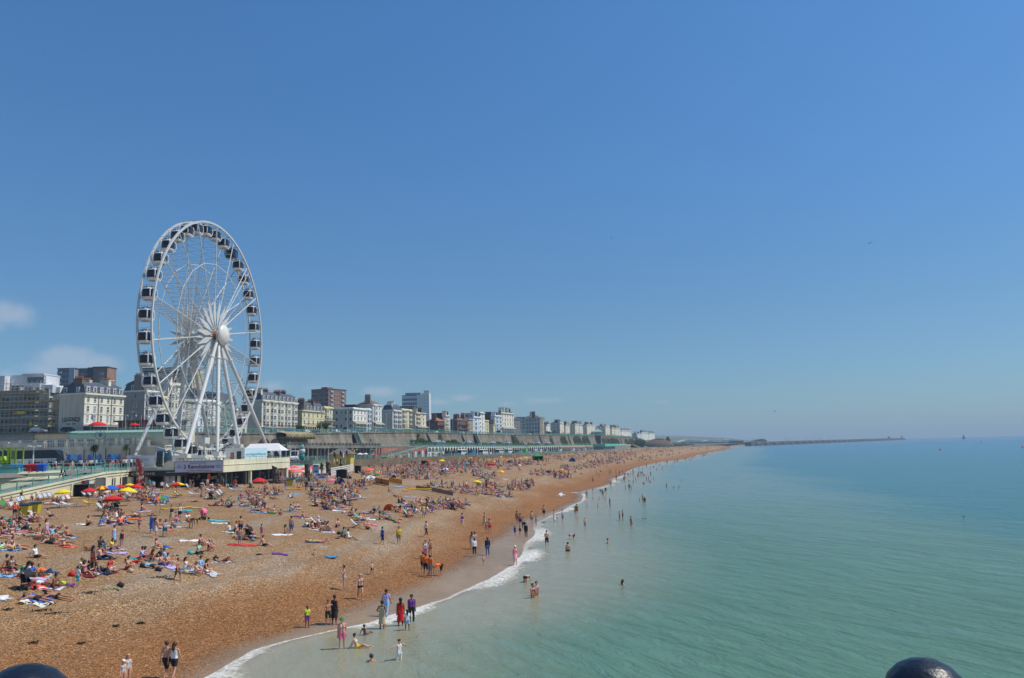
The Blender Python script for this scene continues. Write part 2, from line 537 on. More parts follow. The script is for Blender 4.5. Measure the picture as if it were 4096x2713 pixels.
sfac=smooth(bt,nmath(bt,'SUBTRACT',us,nmath(bt,'MULTIPLY',sandw,6.5)),-.6,.9)
sand=nramp(bt,nmath(bt,'ADD',nmath(bt,'MULTIPLY',peb,.3),nmath(bt,'MULTIPLY',n_mid,.7)),[(.3,(.34,.245,.15)),(.7,(.45,.34,.22))])
alb=nmix(bt,sfac,sand,shingle)
far_f=smooth(bt,spos.outputs[1],90,420)
alb=nmix(bt,nmath(bt,'MULTIPLY',far_f,.55),alb,nmix(bt,smooth(bt,uw,8,16),(.29,.165,.085),(.38,.25,.145)))
tone=nramp(bt,n_big,[(.3,.86),(.7,1.12)])
alb=nmix(bt,1.0,alb,tone,'MULTIPLY')
alb=nmix(bt,1.0,alb,(.86,.785,.70),'MULTIPLY')
bt.links.new(alb,bb.inputs['Base Color'])
bt.links.new(nramp(bt,sfac,[(0,.32),(1,.85)]),bb.inputs['Roughness'])
bt.links.new(nramp(bt,sfac,[(0,.5),(1,.25)]),bb.inputs['Specular IOR Level'])
bp1=nd(bt,"ShaderNodeBump",i_Strength=.8,i_Distance=.05);bt.links.new(vor.outputs['Distance'],bp1.inputs['Height'])
bp2=nd(bt,"ShaderNodeBump",i_Strength=.8,i_Distance=.2)
bt.links.new(nmath(bt,'MULTIPLY',noise_n(bt,pos,1.4,5,.6),sfac),bp2.inputs['Height']);bt.links.new(bp1.outputs[0],bp2.inputs['Normal'])
bt.links.new(bp2.outputs[0],bb.inputs['Normal'])
Yb=[-30,-10,5]+list(np.arange(12,60,.6))+list(np.arange(60,130,1.2))+list(np.arange(130,330,3))+geo(333,2600,110)
Ub=[-40,-20,-8,-4]+list(np.arange(-2,30,.5))+list(np.arange(30,64,1))+list(np.arange(64,120,3))+[130,150,180,220]
def bz(X,Y,u):
 return ground_z(X,Y)
beach=tag(ribbon("beach",Yb,Ub,bz,beach_m,1),kind='structure')
lm=mat("downland",(.13,.15,.075),.95,.3,.004)
def ground_sheet():
 b=MB()
 Ys=[-60,100,300,600,1000,1500,2100,2600,4000,9000]
 L=[(XW(Y)-215,Y)for Y in Ys[:-3]]+[(900,2600),(1500,4000),(3000,9000)]
 vs,fs=[],[]
 for(x,y)in L:
  vs+=[(x,y,3.0),(-9000,y,3.0)]
 for i in range(len(L)-1):fs.append((2*i,2*i+2,2*i+3,2*i+1))
 b.add(vs,fs)
 return tag(b.obj("ground",lm),kind='structure')
ground_sheet()
sea_m,st,sb=new_mat("sea_water")
pos=nd(st,"ShaderNodeNewGeometry").outputs['Position']
ua=nd(st,"ShaderNodeAttribute",attribute_name='u').outputs['Fac']
sp=nd(st,"ShaderNodeSeparateXYZ");st.links.new(pos,sp.inputs[0])
nb=noise_n(st,pos,.035,5,.6)
mps=nd(st,"ShaderNodeMapping");mps.inputs['Scale'].default_value=(1,.35,1);mps.inputs['Rotation'].default_value=(0,0,-.12)
st.links.new(pos,mps.inputs[0])
ns=noise_n(st,mps.outputs[0],.06,5,.6)
uu=nmath(st,'ADD',ua,nmath(st,'MULTIPLY',nmath(st,'SUBTRACT',ns,.5),34.0))
ush=nmath(st,'ADD',ua,nmath(st,'MULTIPLY',nmath(st,'SUBTRACT',nb,.5),6.0))
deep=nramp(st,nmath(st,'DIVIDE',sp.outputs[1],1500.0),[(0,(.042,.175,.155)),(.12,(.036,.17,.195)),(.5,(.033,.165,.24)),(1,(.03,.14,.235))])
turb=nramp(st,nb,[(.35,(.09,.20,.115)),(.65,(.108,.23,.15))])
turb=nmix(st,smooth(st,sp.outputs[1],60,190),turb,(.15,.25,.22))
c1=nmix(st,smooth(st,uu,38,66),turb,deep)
shal=nmix(st,smooth(st,nb,.35,.65),(.285,.27,.165),(.32,.30,.19))
c1=nmix(st,smooth(st,ush,4,20),shal,c1)
c1=nmix(st,smooth(st,ush,-.5,3.0),(.32,.27,.18),c1)
fn=noise_n(st,pos,2.6,6,.7)
fn2=noise_n(st,pos,.10,3,.5)
fw=nmath(st,'ADD',.25,nmath(st,'MULTIPLY',smooth(st,fn2,.36,.62),1.7))
fl=nmath(st,'DIVIDE',ua,fw)
fl=nmath(st,'ADD',fl,nmath(st,'MULTIPLY',nmath(st,'SUBTRACT',fn,.5),2.4))
foam=nmath(st,'MULTIPLY',nmath(st,'SUBTRACT',1.0,smooth(st,fl,.4,1.2)),nmath(st,'ADD',.25,nmath(st,'MULTIPLY',smooth(st,noise_n(st,pos,4.0,5,.75),.40,.6),.75)))
foam=nmath(st,'MULTIPLY',foam,nmath(st,'ADD',nmath(st,'MULTIPLY',smooth(st,noise_n(st,pos,.05,2,.5),.42,.58),.8),nramp(st,nmath(st,'DIVIDE',sp.outputs[1],400.0),[(.12,.9),(.19,.9),(.22,.45),(.5,.12)])))
fp=nmath(st,'MULTIPLY',smooth(st,noise_n(st,mps.outputs[0],.28,6,.7),.64,.74),nmath(st,'SUBTRACT',1.0,smooth(st,ua,3,9)))
foam=nmath(st,'MAXIMUM',foam,nmath(st,'MULTIPLY',nmath(st,'MULTIPLY',fp,smooth(st,fn,.38,.6)),.6))
col=nmix(st,foam,c1,(.72,.71,.66))
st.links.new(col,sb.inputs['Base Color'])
st.links.new(nramp(st,foam,[(0,.17),(.4,.8)]),sb.inputs['Roughness'])
sb.inputs['IOR'].default_value=1.33
sb.inputs['Specular IOR Level'].default_value=.5
w1m=nd(st,"ShaderNodeMapping");w1m.vector_type='TEXTURE';w1m.inputs['Scale'].default_value=(2.4,1.0,1);w1m.inputs['Rotation'].default_value=(0,0,-1.1)
st.links.new(pos,w1m.inputs[0])
h1=noise_n(st,w1m.outputs[0],.8,6,.66,.5)
h2=noise_n(st,w1m.outputs[0],2.4,4,.6)
hh=nmath(st,'ADD',nmath(st,'MULTIPLY',noise_n(st,w1m.outputs[0],.22,3,.5),1.6),nmath(st,'ADD',nmath(st,'MULTIPLY',h1,1.0),nmath(st,'MULTIPLY',h2,.22)))
calm=nmath(st,'ADD',.25,nmath(st,'MULTIPLY',smooth(st,ua,2,26),.75))
bw=nd(st,"ShaderNodeBump",i_Strength=1.0,i_Distance=.48)
st.links.new(nmath(st,'MULTIPLY',hh,calm),bw.inputs['Height']);st.links.new(bw.outputs[0],sb.inputs['Normal'])
def sea_z(X,Y,u):
 if u<6 and Y<400:
  w=.5+.3*mnoise.noise(Vector((X*.3,Y*.3,7)))
  z=.10*math.exp(-((u-.9)/(.7*w+.25))**2)+.03
  return z*(1 if u>-.4 else 0)+(0 if u>-.4 else-.02-.1*abs(u))
 if u<0:return-.02-.1*abs(u)
 return .03 if u<40 else .03*max(0,1-(u-40)/60)
Us=list(np.arange(-1.4,5,.2))+list(np.arange(5,14,1))+geo(14,9000,40)
Ys_=[-60,-20,5]+list(np.arange(15,36,3))+list(np.arange(36,130,.7))+list(np.arange(130,400,3))+geo(402,2600,70)+[3200,4500,6500,9000]
sea=tag(ribbon("sea",Ys_,Us,sea_z,sea_m,-1),kind='structure')
hz,ht,hb=new_mat("haze_air")
ht.nodes.remove(hb)
pv=ht.nodes.new("ShaderNodeVolumePrincipled")
pv.inputs['Color'].default_value=(.66,.84,1,1)
pv.inputs['Density'].default_value=HAZE=.00015
pv.inputs['Anisotropy'].default_value=.0
ht.links.new(pv.outputs[0],ht.nodes['Material Output'].inputs['Volume'])
b=MB();b.box(-9100,12100,-120,9100,-9,112)
tag(b.obj("haze",hz),kind='stuff')
# ------------------------------------------------------------------ shared surfaces
M_white=stucco("white_paint",(.74,.74,.72),.12)
M_cream=stucco("cream_paint",(.72,.66,.44),.12)
M_glass=mat("window_glass",(.035,.045,.055),.12,.3,.4)
M_wframe=mat("window_paint",(.72,.72,.70),.5,.05)
M_slate=mat("slate_roof",(.085,.095,.12),.6,.25,2.5)
M_green=mat("turquoise_railing_paint",(.13,.40,.33),.5,.15)
M_greenp=mat("pale_green_paint",(.28,.46,.40),.55,.12)
M_dark=mat("black_iron",(.03,.032,.035),.45,.2)
M_terra=mat("terracotta_pots",(.36,.12,.06),.8,.2)
M_conc=concrete("sea_wall_concrete",(.25,.22,.17))
M_concp=concrete("grey_concrete",(.42,.40,.36),.75)
M_brickr=brick("red_brick",(.42,.12,.07),(.33,.09,.055),(.36,.25,.2))
M_asph=mat("asphalt",(.085,.085,.085),.9,.2,.8)
M_pave=mat("paving",(.30,.28,.25),.9,.15,.6)
M_wood=mat("weathered_wood",(.26,.18,.11),.8,.3,3)
M_steelw=mat("white_steel",(.60,.60,.57),.35,.06,1.5)
M_galv=mat("galvanised_steel",(.42,.43,.44),.4,.15,2,metal=.6)
M_ivy=leafmat("ivy_leaves",(.035,.075,.015),(.11,.17,.03))
M_bush=leafmat("bush_leaves",(.03,.075,.018),(.085,.15,.03))
def strip(name,fa,fb,fz,Ys,mt,dz=0.0,skirt=None):
 b=MB()
 vs,fs=[],[]
 for Y in Ys:
  z=fz(Y)+dz
  vs+=[(fa(Y),Y,z),(fb(Y),Y,z)]
  if skirt is not None:vs.append((fa(Y),Y,skirt))
 n=3 if skirt is not None else 2
 for i in range(len(Ys)-1):
  a=i*n
  fs.append((a,a+n,a+n+1,a+1))
  if n==3:fs.append((a+2,a+n+2,a+n,a))
 b.add(vs,fs)
 o=b.obj(name,mt)
 return o
YL=[139,150,160,175,190,215,240,265,285,310,335,358,380,400,427,460,505,560,600,680,760,838,960,1100,1300,1500]
FAC=139.0
tag(strip("promenade",lambda y:EB(y),K,ZR,[168]+YL[3:],M_pave),kind='structure')
tag(strip("road",lambda y:EB(y)+(K(y)-EB(y))*.35,lambda y:K(y)+9,lambda y:ZR(y)+.004,[165]+YL[3:],M_asph),kind='structure')
def prom_left():
 b=MB()
 P=[(-140,95),(-79,100),(-72.5,117),(-67.5,139),(-66,139.4),(-66,168),(-62,168),(-62,205),(-160,205)]
 b.prism(P,7.9,8.6)
 return tag(b.obj("upper_promenade",M_pave),kind='structure')
prom_left()
def wall_line(name,fx,Ys,z0,fz,th,mt,label,cat):
 b=MB()
 for i in range(len(Ys)-1):
  y0,y1=Ys[i],Ys[i+1]
  x0,x1=fx(y0),fx(y1)
  z0a,z1a=fz(y0),fz(y1)
  v=[(x0,y0,z0),(x1,y1,z0),(x1-th,y1,z0),(x0-th,y0,z0),(x0,y0,z0a),(x1,y1,z1a),(x1-th,y1,z1a),(x0-th,y0,z0a)]
  b.add(v,[(0,1,5,4),(4,5,6,7),(2,3,7,6),(3,0,4,7),(1,2,6,5)])
 o=b.obj(name,mt)
 return tag(o,label,cat)
M_conb=concrete("beach_wall_concrete",(.22,.175,.115),.7)
wall_line("beach_wall",lambda y:EB(y)+.25,[165,175,190,215]+YL[6:],2.5,lambda y:ZR(y)+.06,.6,M_conb,"low brown concrete wall between the shingle and the lower promenade","wall")
# ---- railings: one mesh per run, posts at even steps
def railing(name,pts,h,mt,label,post=2.0,rails=(1.0,.55,.12),lattice=False,parent=None,cat="railing",pw=.08,group=None):
 b=MB();pb=b
 for i in range(len(pts)-1):
  a,c=Vector(pts[i]),Vector(pts[i+1])
  L=(c-a).length
  n=max(1,int(round(L/post)))
  for r in rails:
   b.beam(a+Vector((0,0,h*r)),c+Vector((0,0,h*r)),.07,.06)
  for k in range(n+(i==len(pts)-2)):
   p=a.lerp(c,k/n)
   pb.beam(p,p+Vector((0,0,h+.12)),pw,pw)
   if lattice and k<n:
    q=a.lerp(c,(k+1)/n)
    m_=(p+q)/2
    z0,z1=h*rails[-1],h*rails[-2]
    up=Vector((0,0,1))
    b.beam(p+up*z0,m_+up*z1,.05,.05);b.beam(m_+up*z1,q+up*z0,.05,.05)
    b.beam(p+up*z1,m_+up*z0,.05,.05);b.beam(m_+up*z0,q+up*z1,.05,.05)
 if parent is not None:
  return b.obj(name,mt,parent)
 return tag(b.obj(name,mt),label,cat,group)
YR=[y for y in YL if y>=175 and y<=1100]
railing("promenade_railing",[(EB(y),y,ZR(y)+.06)for y in YR],1.15,M_green,"long green railing along the beach edge of the lower promenade",post=3.2,rails=(1,.75,.5,.25))
# ---- cliff-top road (plateau), its wall and railing
YK=[223,240,260,285,310,335,360,385,410,435,460,482,505,532,560,595,630,675,720,790,860,930,1010,1080,1150,1220]
def plateau():
 b=MB();vs,fs=[],[]
 for Y in YK:
  z=ZP(Y)
  vs+=[(K(Y),Y,z),(K(Y)-10,Y,z+.02),(K(Y)-24,Y,z+.3),(-900,Y,z+.6)]
 for i in range(len(YK)-1):
  for j in range(3):
   a=i*4+j
   fs.append((a,a+4,a+5,a+1))
 b.add(vs,fs)
 return tag(b.obj("cliff_top_road",M_asph),kind='structure')
plateau()
AX=9.0
TZ=interp([(260,12.9),(300,12.7),(410,12.2),(473,12.0),(620,11.2),(970,10.3),(1200,9.8)])
def sea_wall():
 b=MB()
 sub=[]
 for i in range(len(YK)-1):
  n=max(1,int((YK[i+1]-YK[i])/12))
  sub+=[YK[i]+(YK[i+1]-YK[i])*k/n for k in range(n)]
 sub.append(YK[-1])
 rows=[]
 for Y in sub:
  z1=ZP(Y)+.1
  z0=(TZ(Y)if Y>262 else 8)-.5
  if Y>1100:z0=3
  x=K(Y)
  H=z1-z0
  rows.append([(x+.35,Y,z1),(x+.35,Y,z1-.5),(x+.05,Y,z1-.55),(x+.5,Y,z1-.35*H),(x+1.6,Y,z1-.7*H),(x+3.4,Y,z0)])
 vs=[p for r in rows for p in r]
 n=len(rows[0])
 fs=[(i*n+j,(i+1)*n+j,(i+1)*n+j+1,i*n+j+1)for i in range(len(rows)-1)for j in range(n-1)]
 b.add(vs,fs)
 t=empty("sea_wall",(0,0,0),0,"tall battered concrete sea wall below the cliff-top road, stained and partly overgrown","sea wall")
 b.obj("wall_face",M_conc,t)
 p=MB()
 for Y in(433,497,620,690,800,905,1010,1090):
  z1,z0,x=ZP(Y)+.08,TZ(Y),K(Y)
  p.add([(x+.5,Y,z1),(x+4.3,Y,z0),(x-.5,Y,z0),(x-.5,Y,z1),(x+.5,Y+2.2,z1),(x+4.3,Y+2.2,z0),(x-.5,Y+2.2,z0),(x-.5,Y+2.2,z1)],[(0,1,2,3),(4,7,6,5),(0,4,5,1),(3,2,6,7),(0,3,7,4)])
 p.obj("buttress",concrete("buttress_concrete",(.20,.19,.17),.7),t)
 return t
sea_wall()
railing("cliff_railing",[(K(y)+.1,y,ZP(y)+.12)for y in YK if y>=223 and y<=1150],1.3,M_green,"green lattice railing running along the top of the sea wall",post=2.6,rails=(1,.8,.1),lattice=True)
def leaves(b,fn,n,size,mi=0,rnd=random):
 for _ in range(n):
  c=fn()
  if c is None:continue
  s=size*rnd.uniform(.6,1.4)
  a=Vector((rnd.gauss(0,1),rnd.gauss(0,1),rnd.gauss(0,1))).normalized()
  d=a.cross(Vector((rnd.gauss(0,1),rnd.gauss(0,1),rnd.gauss(0,1)))).normalized()
  e=a.cross(d)
  c=Vector(c)
  b.add([c-d*s,c+e*s*.6,c+d*s,c-e*s*.6],[(0,1,2,3)],mi)
def bush(Y0,Y1,h,off=3.6,depth=3.0,label="",z_of_=None,name="bush",m_=None,group=None):
 b=MB()
 rnd=random.Random(int(Y0*7))
 L=Y1-Y0
 def fn():
  t=rnd.random()
  Y=Y0+L*t
  hh=h*(.55+.45*abs(math.sin(t*7+Y0))**.6)*(1-abs(2*t-1)**4*.7)
  z=rnd.random()**.7*hh
  x=K(Y)+off+rnd.uniform(-depth/2,depth/2)*(1-.5*z/hh)-z*.35
  return(x,Y,TZ(Y)-.3+z)
 leaves(b,fn,int(L*h*16),.34,0,rnd)
 s=MB()
 Y=Y0+L*.5
 s.tube([(K(Y)+off,Y,TZ(Y)-.4),(K(Y)+off-.3,Y+.3,TZ(Y)+h*.6)],[.12,.05],5)
 t=empty(name,(K(Y0)+off,Y0,TZ(Y0)),0,label,"bush",group)
 f=b.obj("foliage",m_ or M_bush);f.parent=t;f.location=(-t.location[0],-t.location[1],-t.location[2])
 g=s.obj("stem",M_wood);g.parent=t;g.location=f.location
 return t
def ivy(Y0,Y1,top,label):
 b=MB();rnd=random.Random(int(Y0*3+1))
 def fn():
  Y=rnd.uniform(Y0,Y1)
  t=rnd.random()
  e=min(Y-Y0,Y1-Y)/(Y1-Y0)*2
  if t>top*(.5+.7*e**.5):return None
  z0,z1=TZ(Y)-.3,ZP(Y)
  H=z1-z0
  x=K(Y)+3.4*(1-t)**1.7+.35+rnd.uniform(0,.5)
  return(x,Y+t*2.5,z0+t*H)
 leaves(b,fn,int((Y1-Y0)*75),.36,0,rnd)
 o=b.obj("ivy",M_ivy)
 return tag(o,label,"ivy","creepers on the sea wall")
def yk_of(px):
 lo,hi=180.0,1220.0
 for _ in range(40):
  c=(lo+hi)/2
  if proj((K(c)+4,c,12))[0]<px:lo=c
  else:hi=c
 return lo
BUSHES=[(1650,1738,3.0,"long dark green bush at the wall foot where the turquoise ramp meets the terrace"),(1790,1852,2.8,"dark green bush on the terrace between two grey shelters"),(1878,1902,2.6,"small dark bush just left of the green wall stairs"),(1930,1960,1.8,"low dark bush just right of the green wall stairs"),(1978,2020,2.4,"green bush at the foot of the wall, right of the stairs"),(2040,2105,2.4,"bright olive bush under the creeper-hung wall"),(2112,2142,2.0,"green bush on the terrace below the hotel with scaffolding"),]
for i,(a,c,h,lb)in enumerate(BUSHES):bush(yk_of(a),yk_of(c),h*1.5,label=lb,group="bushes at the foot of the sea wall")
IVY=[(1772,1786,1.0,"narrow green creeper climbing the full wall left of the dark buttress"),(1688,1700,.95,"thin olive creeper on the wall above the long dark bush"),(2060,2086,1.0,"yellow-green creeper covering the wall from top to bottom"),(2210,2222,.9,"dark creeper strip hanging from the wall head"),(2252,2278,.95,"dark green creeper, leftmost of the big dark patches"),(2303,2335,1.0,"broad dark green creeper on the far wall"),(2338,2366,1.0,"broad dark green creeper left of the lift tower"),(2415,2435,.9,"green creeper just right of the lift tower"),(2440,2462,1.0,"dark creeper between the lift tower and the wall stairs"),(2452,2484,1.0,"large dark creeper above the turquoise-roofed station"),(2506,2520,.7,"low creeper near the far end of the wall"),(2522,2546,.95,"last dark creeper at the far end of the wall"),(2548,2575,1.0,"green slope cover beyond the last creeper")]
for a,c,t_,lb in IVY:ivy(yk_of(a),yk_of(c),t_,lb)
# ---- the long iron-arched terrace
def arch_bay(w,H,th=.5):
 b=MB()
 cw=.62
 sp=H*.50
 R=(w-cw)/2
 n=9
 top=H-.55
 pts=[]
 for k in range(n+1):
  t=math.pi*k/n
  x=w/2-math.cos(t)*R
  pts.append((x,sp+(top-.25-sp)*math.sin(t)**.75))
 vs,fs=[],[]
 for(x,z)in pts:
  vs+=[(x,0,z),(x,0,top),(x,th,z),(x,th,top)]
 for k in range(n):
  a=4*k
  fs+=[(a,a+4,a+5,a+1),(a+2,a+3,a+7,a+6),(a,a+2,a+6,a+4)]
 b.add(vs,fs)
 b.box(-cw/2,cw/2,0,th*.5,0,top)
 b.box(-cw,cw,-.04,th*.5+.04,0,.7)
 b.box(0,w,-.02,th,top,H-.3)
 b.box(0,w,-.25,th+.1,H-.3,H,1)
 return b
def frame_at(y0,y1,off):
 a=Vector((K(y0)+off,y0,0));c=Vector((K(y1)+off,y1,0))
 return a,c,math.atan2((c-a).y,(c-a).x)
M_arch=mat("cream_ironwork",(.84,.79,.60),.6,.1)
def arcade(y_start,y_end,w,name,label,mats_,infill=None,zground=None):
 t=empty(name,(0,0,0),0,label,"arcade")
 zg=zground or ZR
 bay=arch_bay(w,1.0)
 b0=None
 n=0;Y=y_start
 rest=MB()
 base=arch_bay(w,5.4)
 me=base.mesh("arch",mats_)
 bm=bmesh.new();bm.from_mesh(me);bmesh.ops.recalc_face_normals(bm,faces=bm.faces);bm.to_mesh(me);bm.free()
 ends=[]
 while Y<y_end:
  d=(K(Y+1)-K(Y))
  step=w/math.sqrt(1+d*d)
  ang=math.atan2(1,d)
  H=TZ(Y)-zg(Y)
  M=Matrix.Translation((K(Y)+AX,Y,zg(Y)))@Matrix.Rotation(ang,4,'Z')@Matrix.Scale(H/5.4,4,(0,0,1))
  if n<98:
   o=link("arch",me,t);o.matrix_local=M
  else:
   rest.M=M;rest.add(base.v,base.f,0)
  n+=1;Y+=step
 if rest.v:
  o=rest.obj("far_arches",mats_,t);o['kind']='stuff'
 d=MB();bk=MB()
 Ys=[y_start+(y_end-y_start)*k/40 for k in range(41)]
 for i in range(40):
  y0,y1=Ys[i],Ys[i+1]
  for(bb_,xa,xb,za,zb)in((d,AX+.2,.2,-.16,-.04),):
   v=[(K(y0)+xa,y0,TZ(y0)+za),(K(y1)+xa,y1,TZ(y1)+za),(K(y1)+xb,y1,TZ(y1)+za),(K(y0)+xb,y0,TZ(y0)+za),(K(y0)+xa,y0,TZ(y0)+zb),(K(y1)+xa,y1,TZ(y1)+zb),(K(y1)+xb,y1,TZ(y1)+zb),(K(y0)+xb,y0,TZ(y0)+zb)]
   bb_.add(v,[(0,3,2,1),(4,5,6,7),(0,1,5,4),(2,3,7,6),(3,0,4,7),(1,2,6,5)])
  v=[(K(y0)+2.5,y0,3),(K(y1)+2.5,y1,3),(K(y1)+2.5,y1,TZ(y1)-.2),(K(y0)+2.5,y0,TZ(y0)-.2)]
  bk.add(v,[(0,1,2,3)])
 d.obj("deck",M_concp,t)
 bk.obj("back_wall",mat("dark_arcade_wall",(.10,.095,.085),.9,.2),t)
 return t
yA=yk_of(1742)
yB=1120
arcade(yA,yB,5.6,"arched_terrace","long cream cast-iron arcade of round arches under the terrace walk",[M_arch,M_greenp])
railing("terrace_railing",[(K(y)+AX-.1,y,TZ(y))for y in[yk_of(1672)]+[q for q in YK if q>yk_of(1672)+5 and q<yB]],1.6,M_green,"green railing along the edge of the arched terrace walk",post=2.8,rails=(1,.8,.6,.4,.1),lattice=True)
def shop_arches():
 y0,y1=yk_of(1672),yA
 t=empty("arcade_shops",(0,0,0),0,"cream arched shopfronts with glazed heads at the near end of the arcade","arcade shops")
 n=5
 for i in range(n):
  Y=y0+(y1-y0)*i/n
  w=(y1-y0)/n*1.03
  H=TZ(Y)-ZR(Y)
  base=arch_bay(w,H,.6)
  ang=math.atan2(1,K(Y+1)-K(Y))
  M=Matrix.Translation((K(Y)+AX,Y,ZR(Y)))@Matrix.Rotation(ang,4,'Z')
  base.M=M
  o=base.obj("arch",[M_arch,M_greenp],t)
  o.matrix_local=M
  f=MB()
  f.box(.1,w,.3,.4,0,H*.38,0);f.box(.1,w,.28,.42,H*.38,H*.43,1);f.box(.15,w,.32,.38,H*.43,H*.9,2)
  f.box(w*.35,w*.6,.26,.3,0,H*.33,3)
  q=f.obj("shopfront",[M_brickr if i%2 else M_white,M_white,mat("green_glazing",(.07,.16,.14),.25,.2),M_glass],t)
  q.matrix_local=M
 return t
shop_arches()
# ---- red brick wall and turquoise-railed ramp
def brick_ramp():
 ya,yb=yk_of(1478),yk_of(1672)
 t=empty("brick_terrace",(0,0,0),0,"red brick retaining wall under the terrace walk, behind the ramp","retaining wall")
 b=MB()
 for i in range(8):
  y0,y1=ya+(yb-ya)*i/8,ya+(yb-ya)*(i+1)/8
  b.add([(K(y0)+AX-2.5,y0,ZR(y0)-1),(K(y1)+AX-2.5,y1,ZR(y1)-1),(K(y1)+AX-2.5,y1,TZ(y1)-.25),(K(y0)+AX-2.5,y0,TZ(y0)-.25)],[(0,1,2,3)])
 b.obj("brick_face",M_brickr,t)
 c=MB()
 for i in range(8):
  y0,y1=ya+(yb-ya)*i/8,ya+(yb-ya)*(i+1)/8
  v=[(K(y0)+AX-2.3,y0,TZ(y0)-.25),(K(y1)+AX-2.3,y1,TZ(y1)-.25),(K(y1)+1,y1,TZ(y1)-.25),(K(y0)+1,y0,TZ(y0)-.25)]
  c.add(v+[(x,y,z+.25)for x,y,z in v],[(0,3,2,1),(4,5,6,7),(0,1,5,4),(2,3,7,6)])
 c.obj("coping",M_concp,t)
 railing("terrace_rail",[(K(y)+AX-2.4,y,TZ(y))for y in(ya,(ya+yb)/2,yb)],1.5,M_greenp,None,post=1.6,rails=(1,.5,.08),parent=t)
 r=empty("brick_ramp",(0,0,0),0,"red brick ramp with blind arches and turquoise railings rising to the arcade terrace","ramp")
 y0,y1=yk_of(1500),yb
 n=11
 s=MB();dk=MB()
 def zt(Y):return ZR(Y)+.3+(TZ(Y)-ZR(Y)-.3)*(Y-y0)/(y1-y0)
 for i in range(n):
  a,c_=y0+(y1-y0)*i/n,y0+(y1-y0)*(i+1)/n
  s.add([(K(a)+AX,a,ZR(a)-.5),(K(c_)+AX,c_,ZR(c_)-.5),(K(c_)+AX,c_,zt(c_)),(K(a)+AX,a,zt(a))],[(0,1,2,3)])
  v=[(K(a)+AX+.15,a,zt(a)),(K(c_)+AX+.15,c_,zt(c_)),(K(c_)+AX-2.5,c_,zt(c_)),(K(a)+AX-2.5,a,zt(a))]
  dk.add([(x,y,z+.01)for x,y,z in v]+[(x,y,z+.25)for x,y,z in v],[(0,3,2,1),(4,5,6,7),(0,1,5,4),(2,3,7,6)])
  h=(zt(a)-ZR(a))*.82
  if h>1.0:
   w=(c_-a)*.62;m0=(a+c_)/2
   pts=[(m0-w/2,0),(m0+w/2,0)]+[(m0+w/2*math.cos(q*math.pi/6),h*.55+h*.4*math.sin(q*math.pi/6))for q in range(7)]
   ar=MB();ar.add([(K(y)+AX+.05,y,ZR(y)+z)for y,z in pts],[tuple(range(len(pts)))]);ar.obj('arched_opening',[mat('dark_doorway',(.03,.03,.035),.6,.2),mat('white_shutter',(.55,.55,.53),.6,.1)][i%2],r,fix=False)
 s.obj("brick_side",M_brickr,r);dk.obj("ramp_deck",M_concp,r);
 for off in(AX+.1,AX-2.4):
  railing("ramp_rail",[(K(y)+off,y,zt(y)+.25)for y in(y0,(y0+y1)/2,y1)],1.35,M_green,None,post=1.5,rails=(1,.55,.08),parent=r,lattice=off>AX)
brick_ramp()
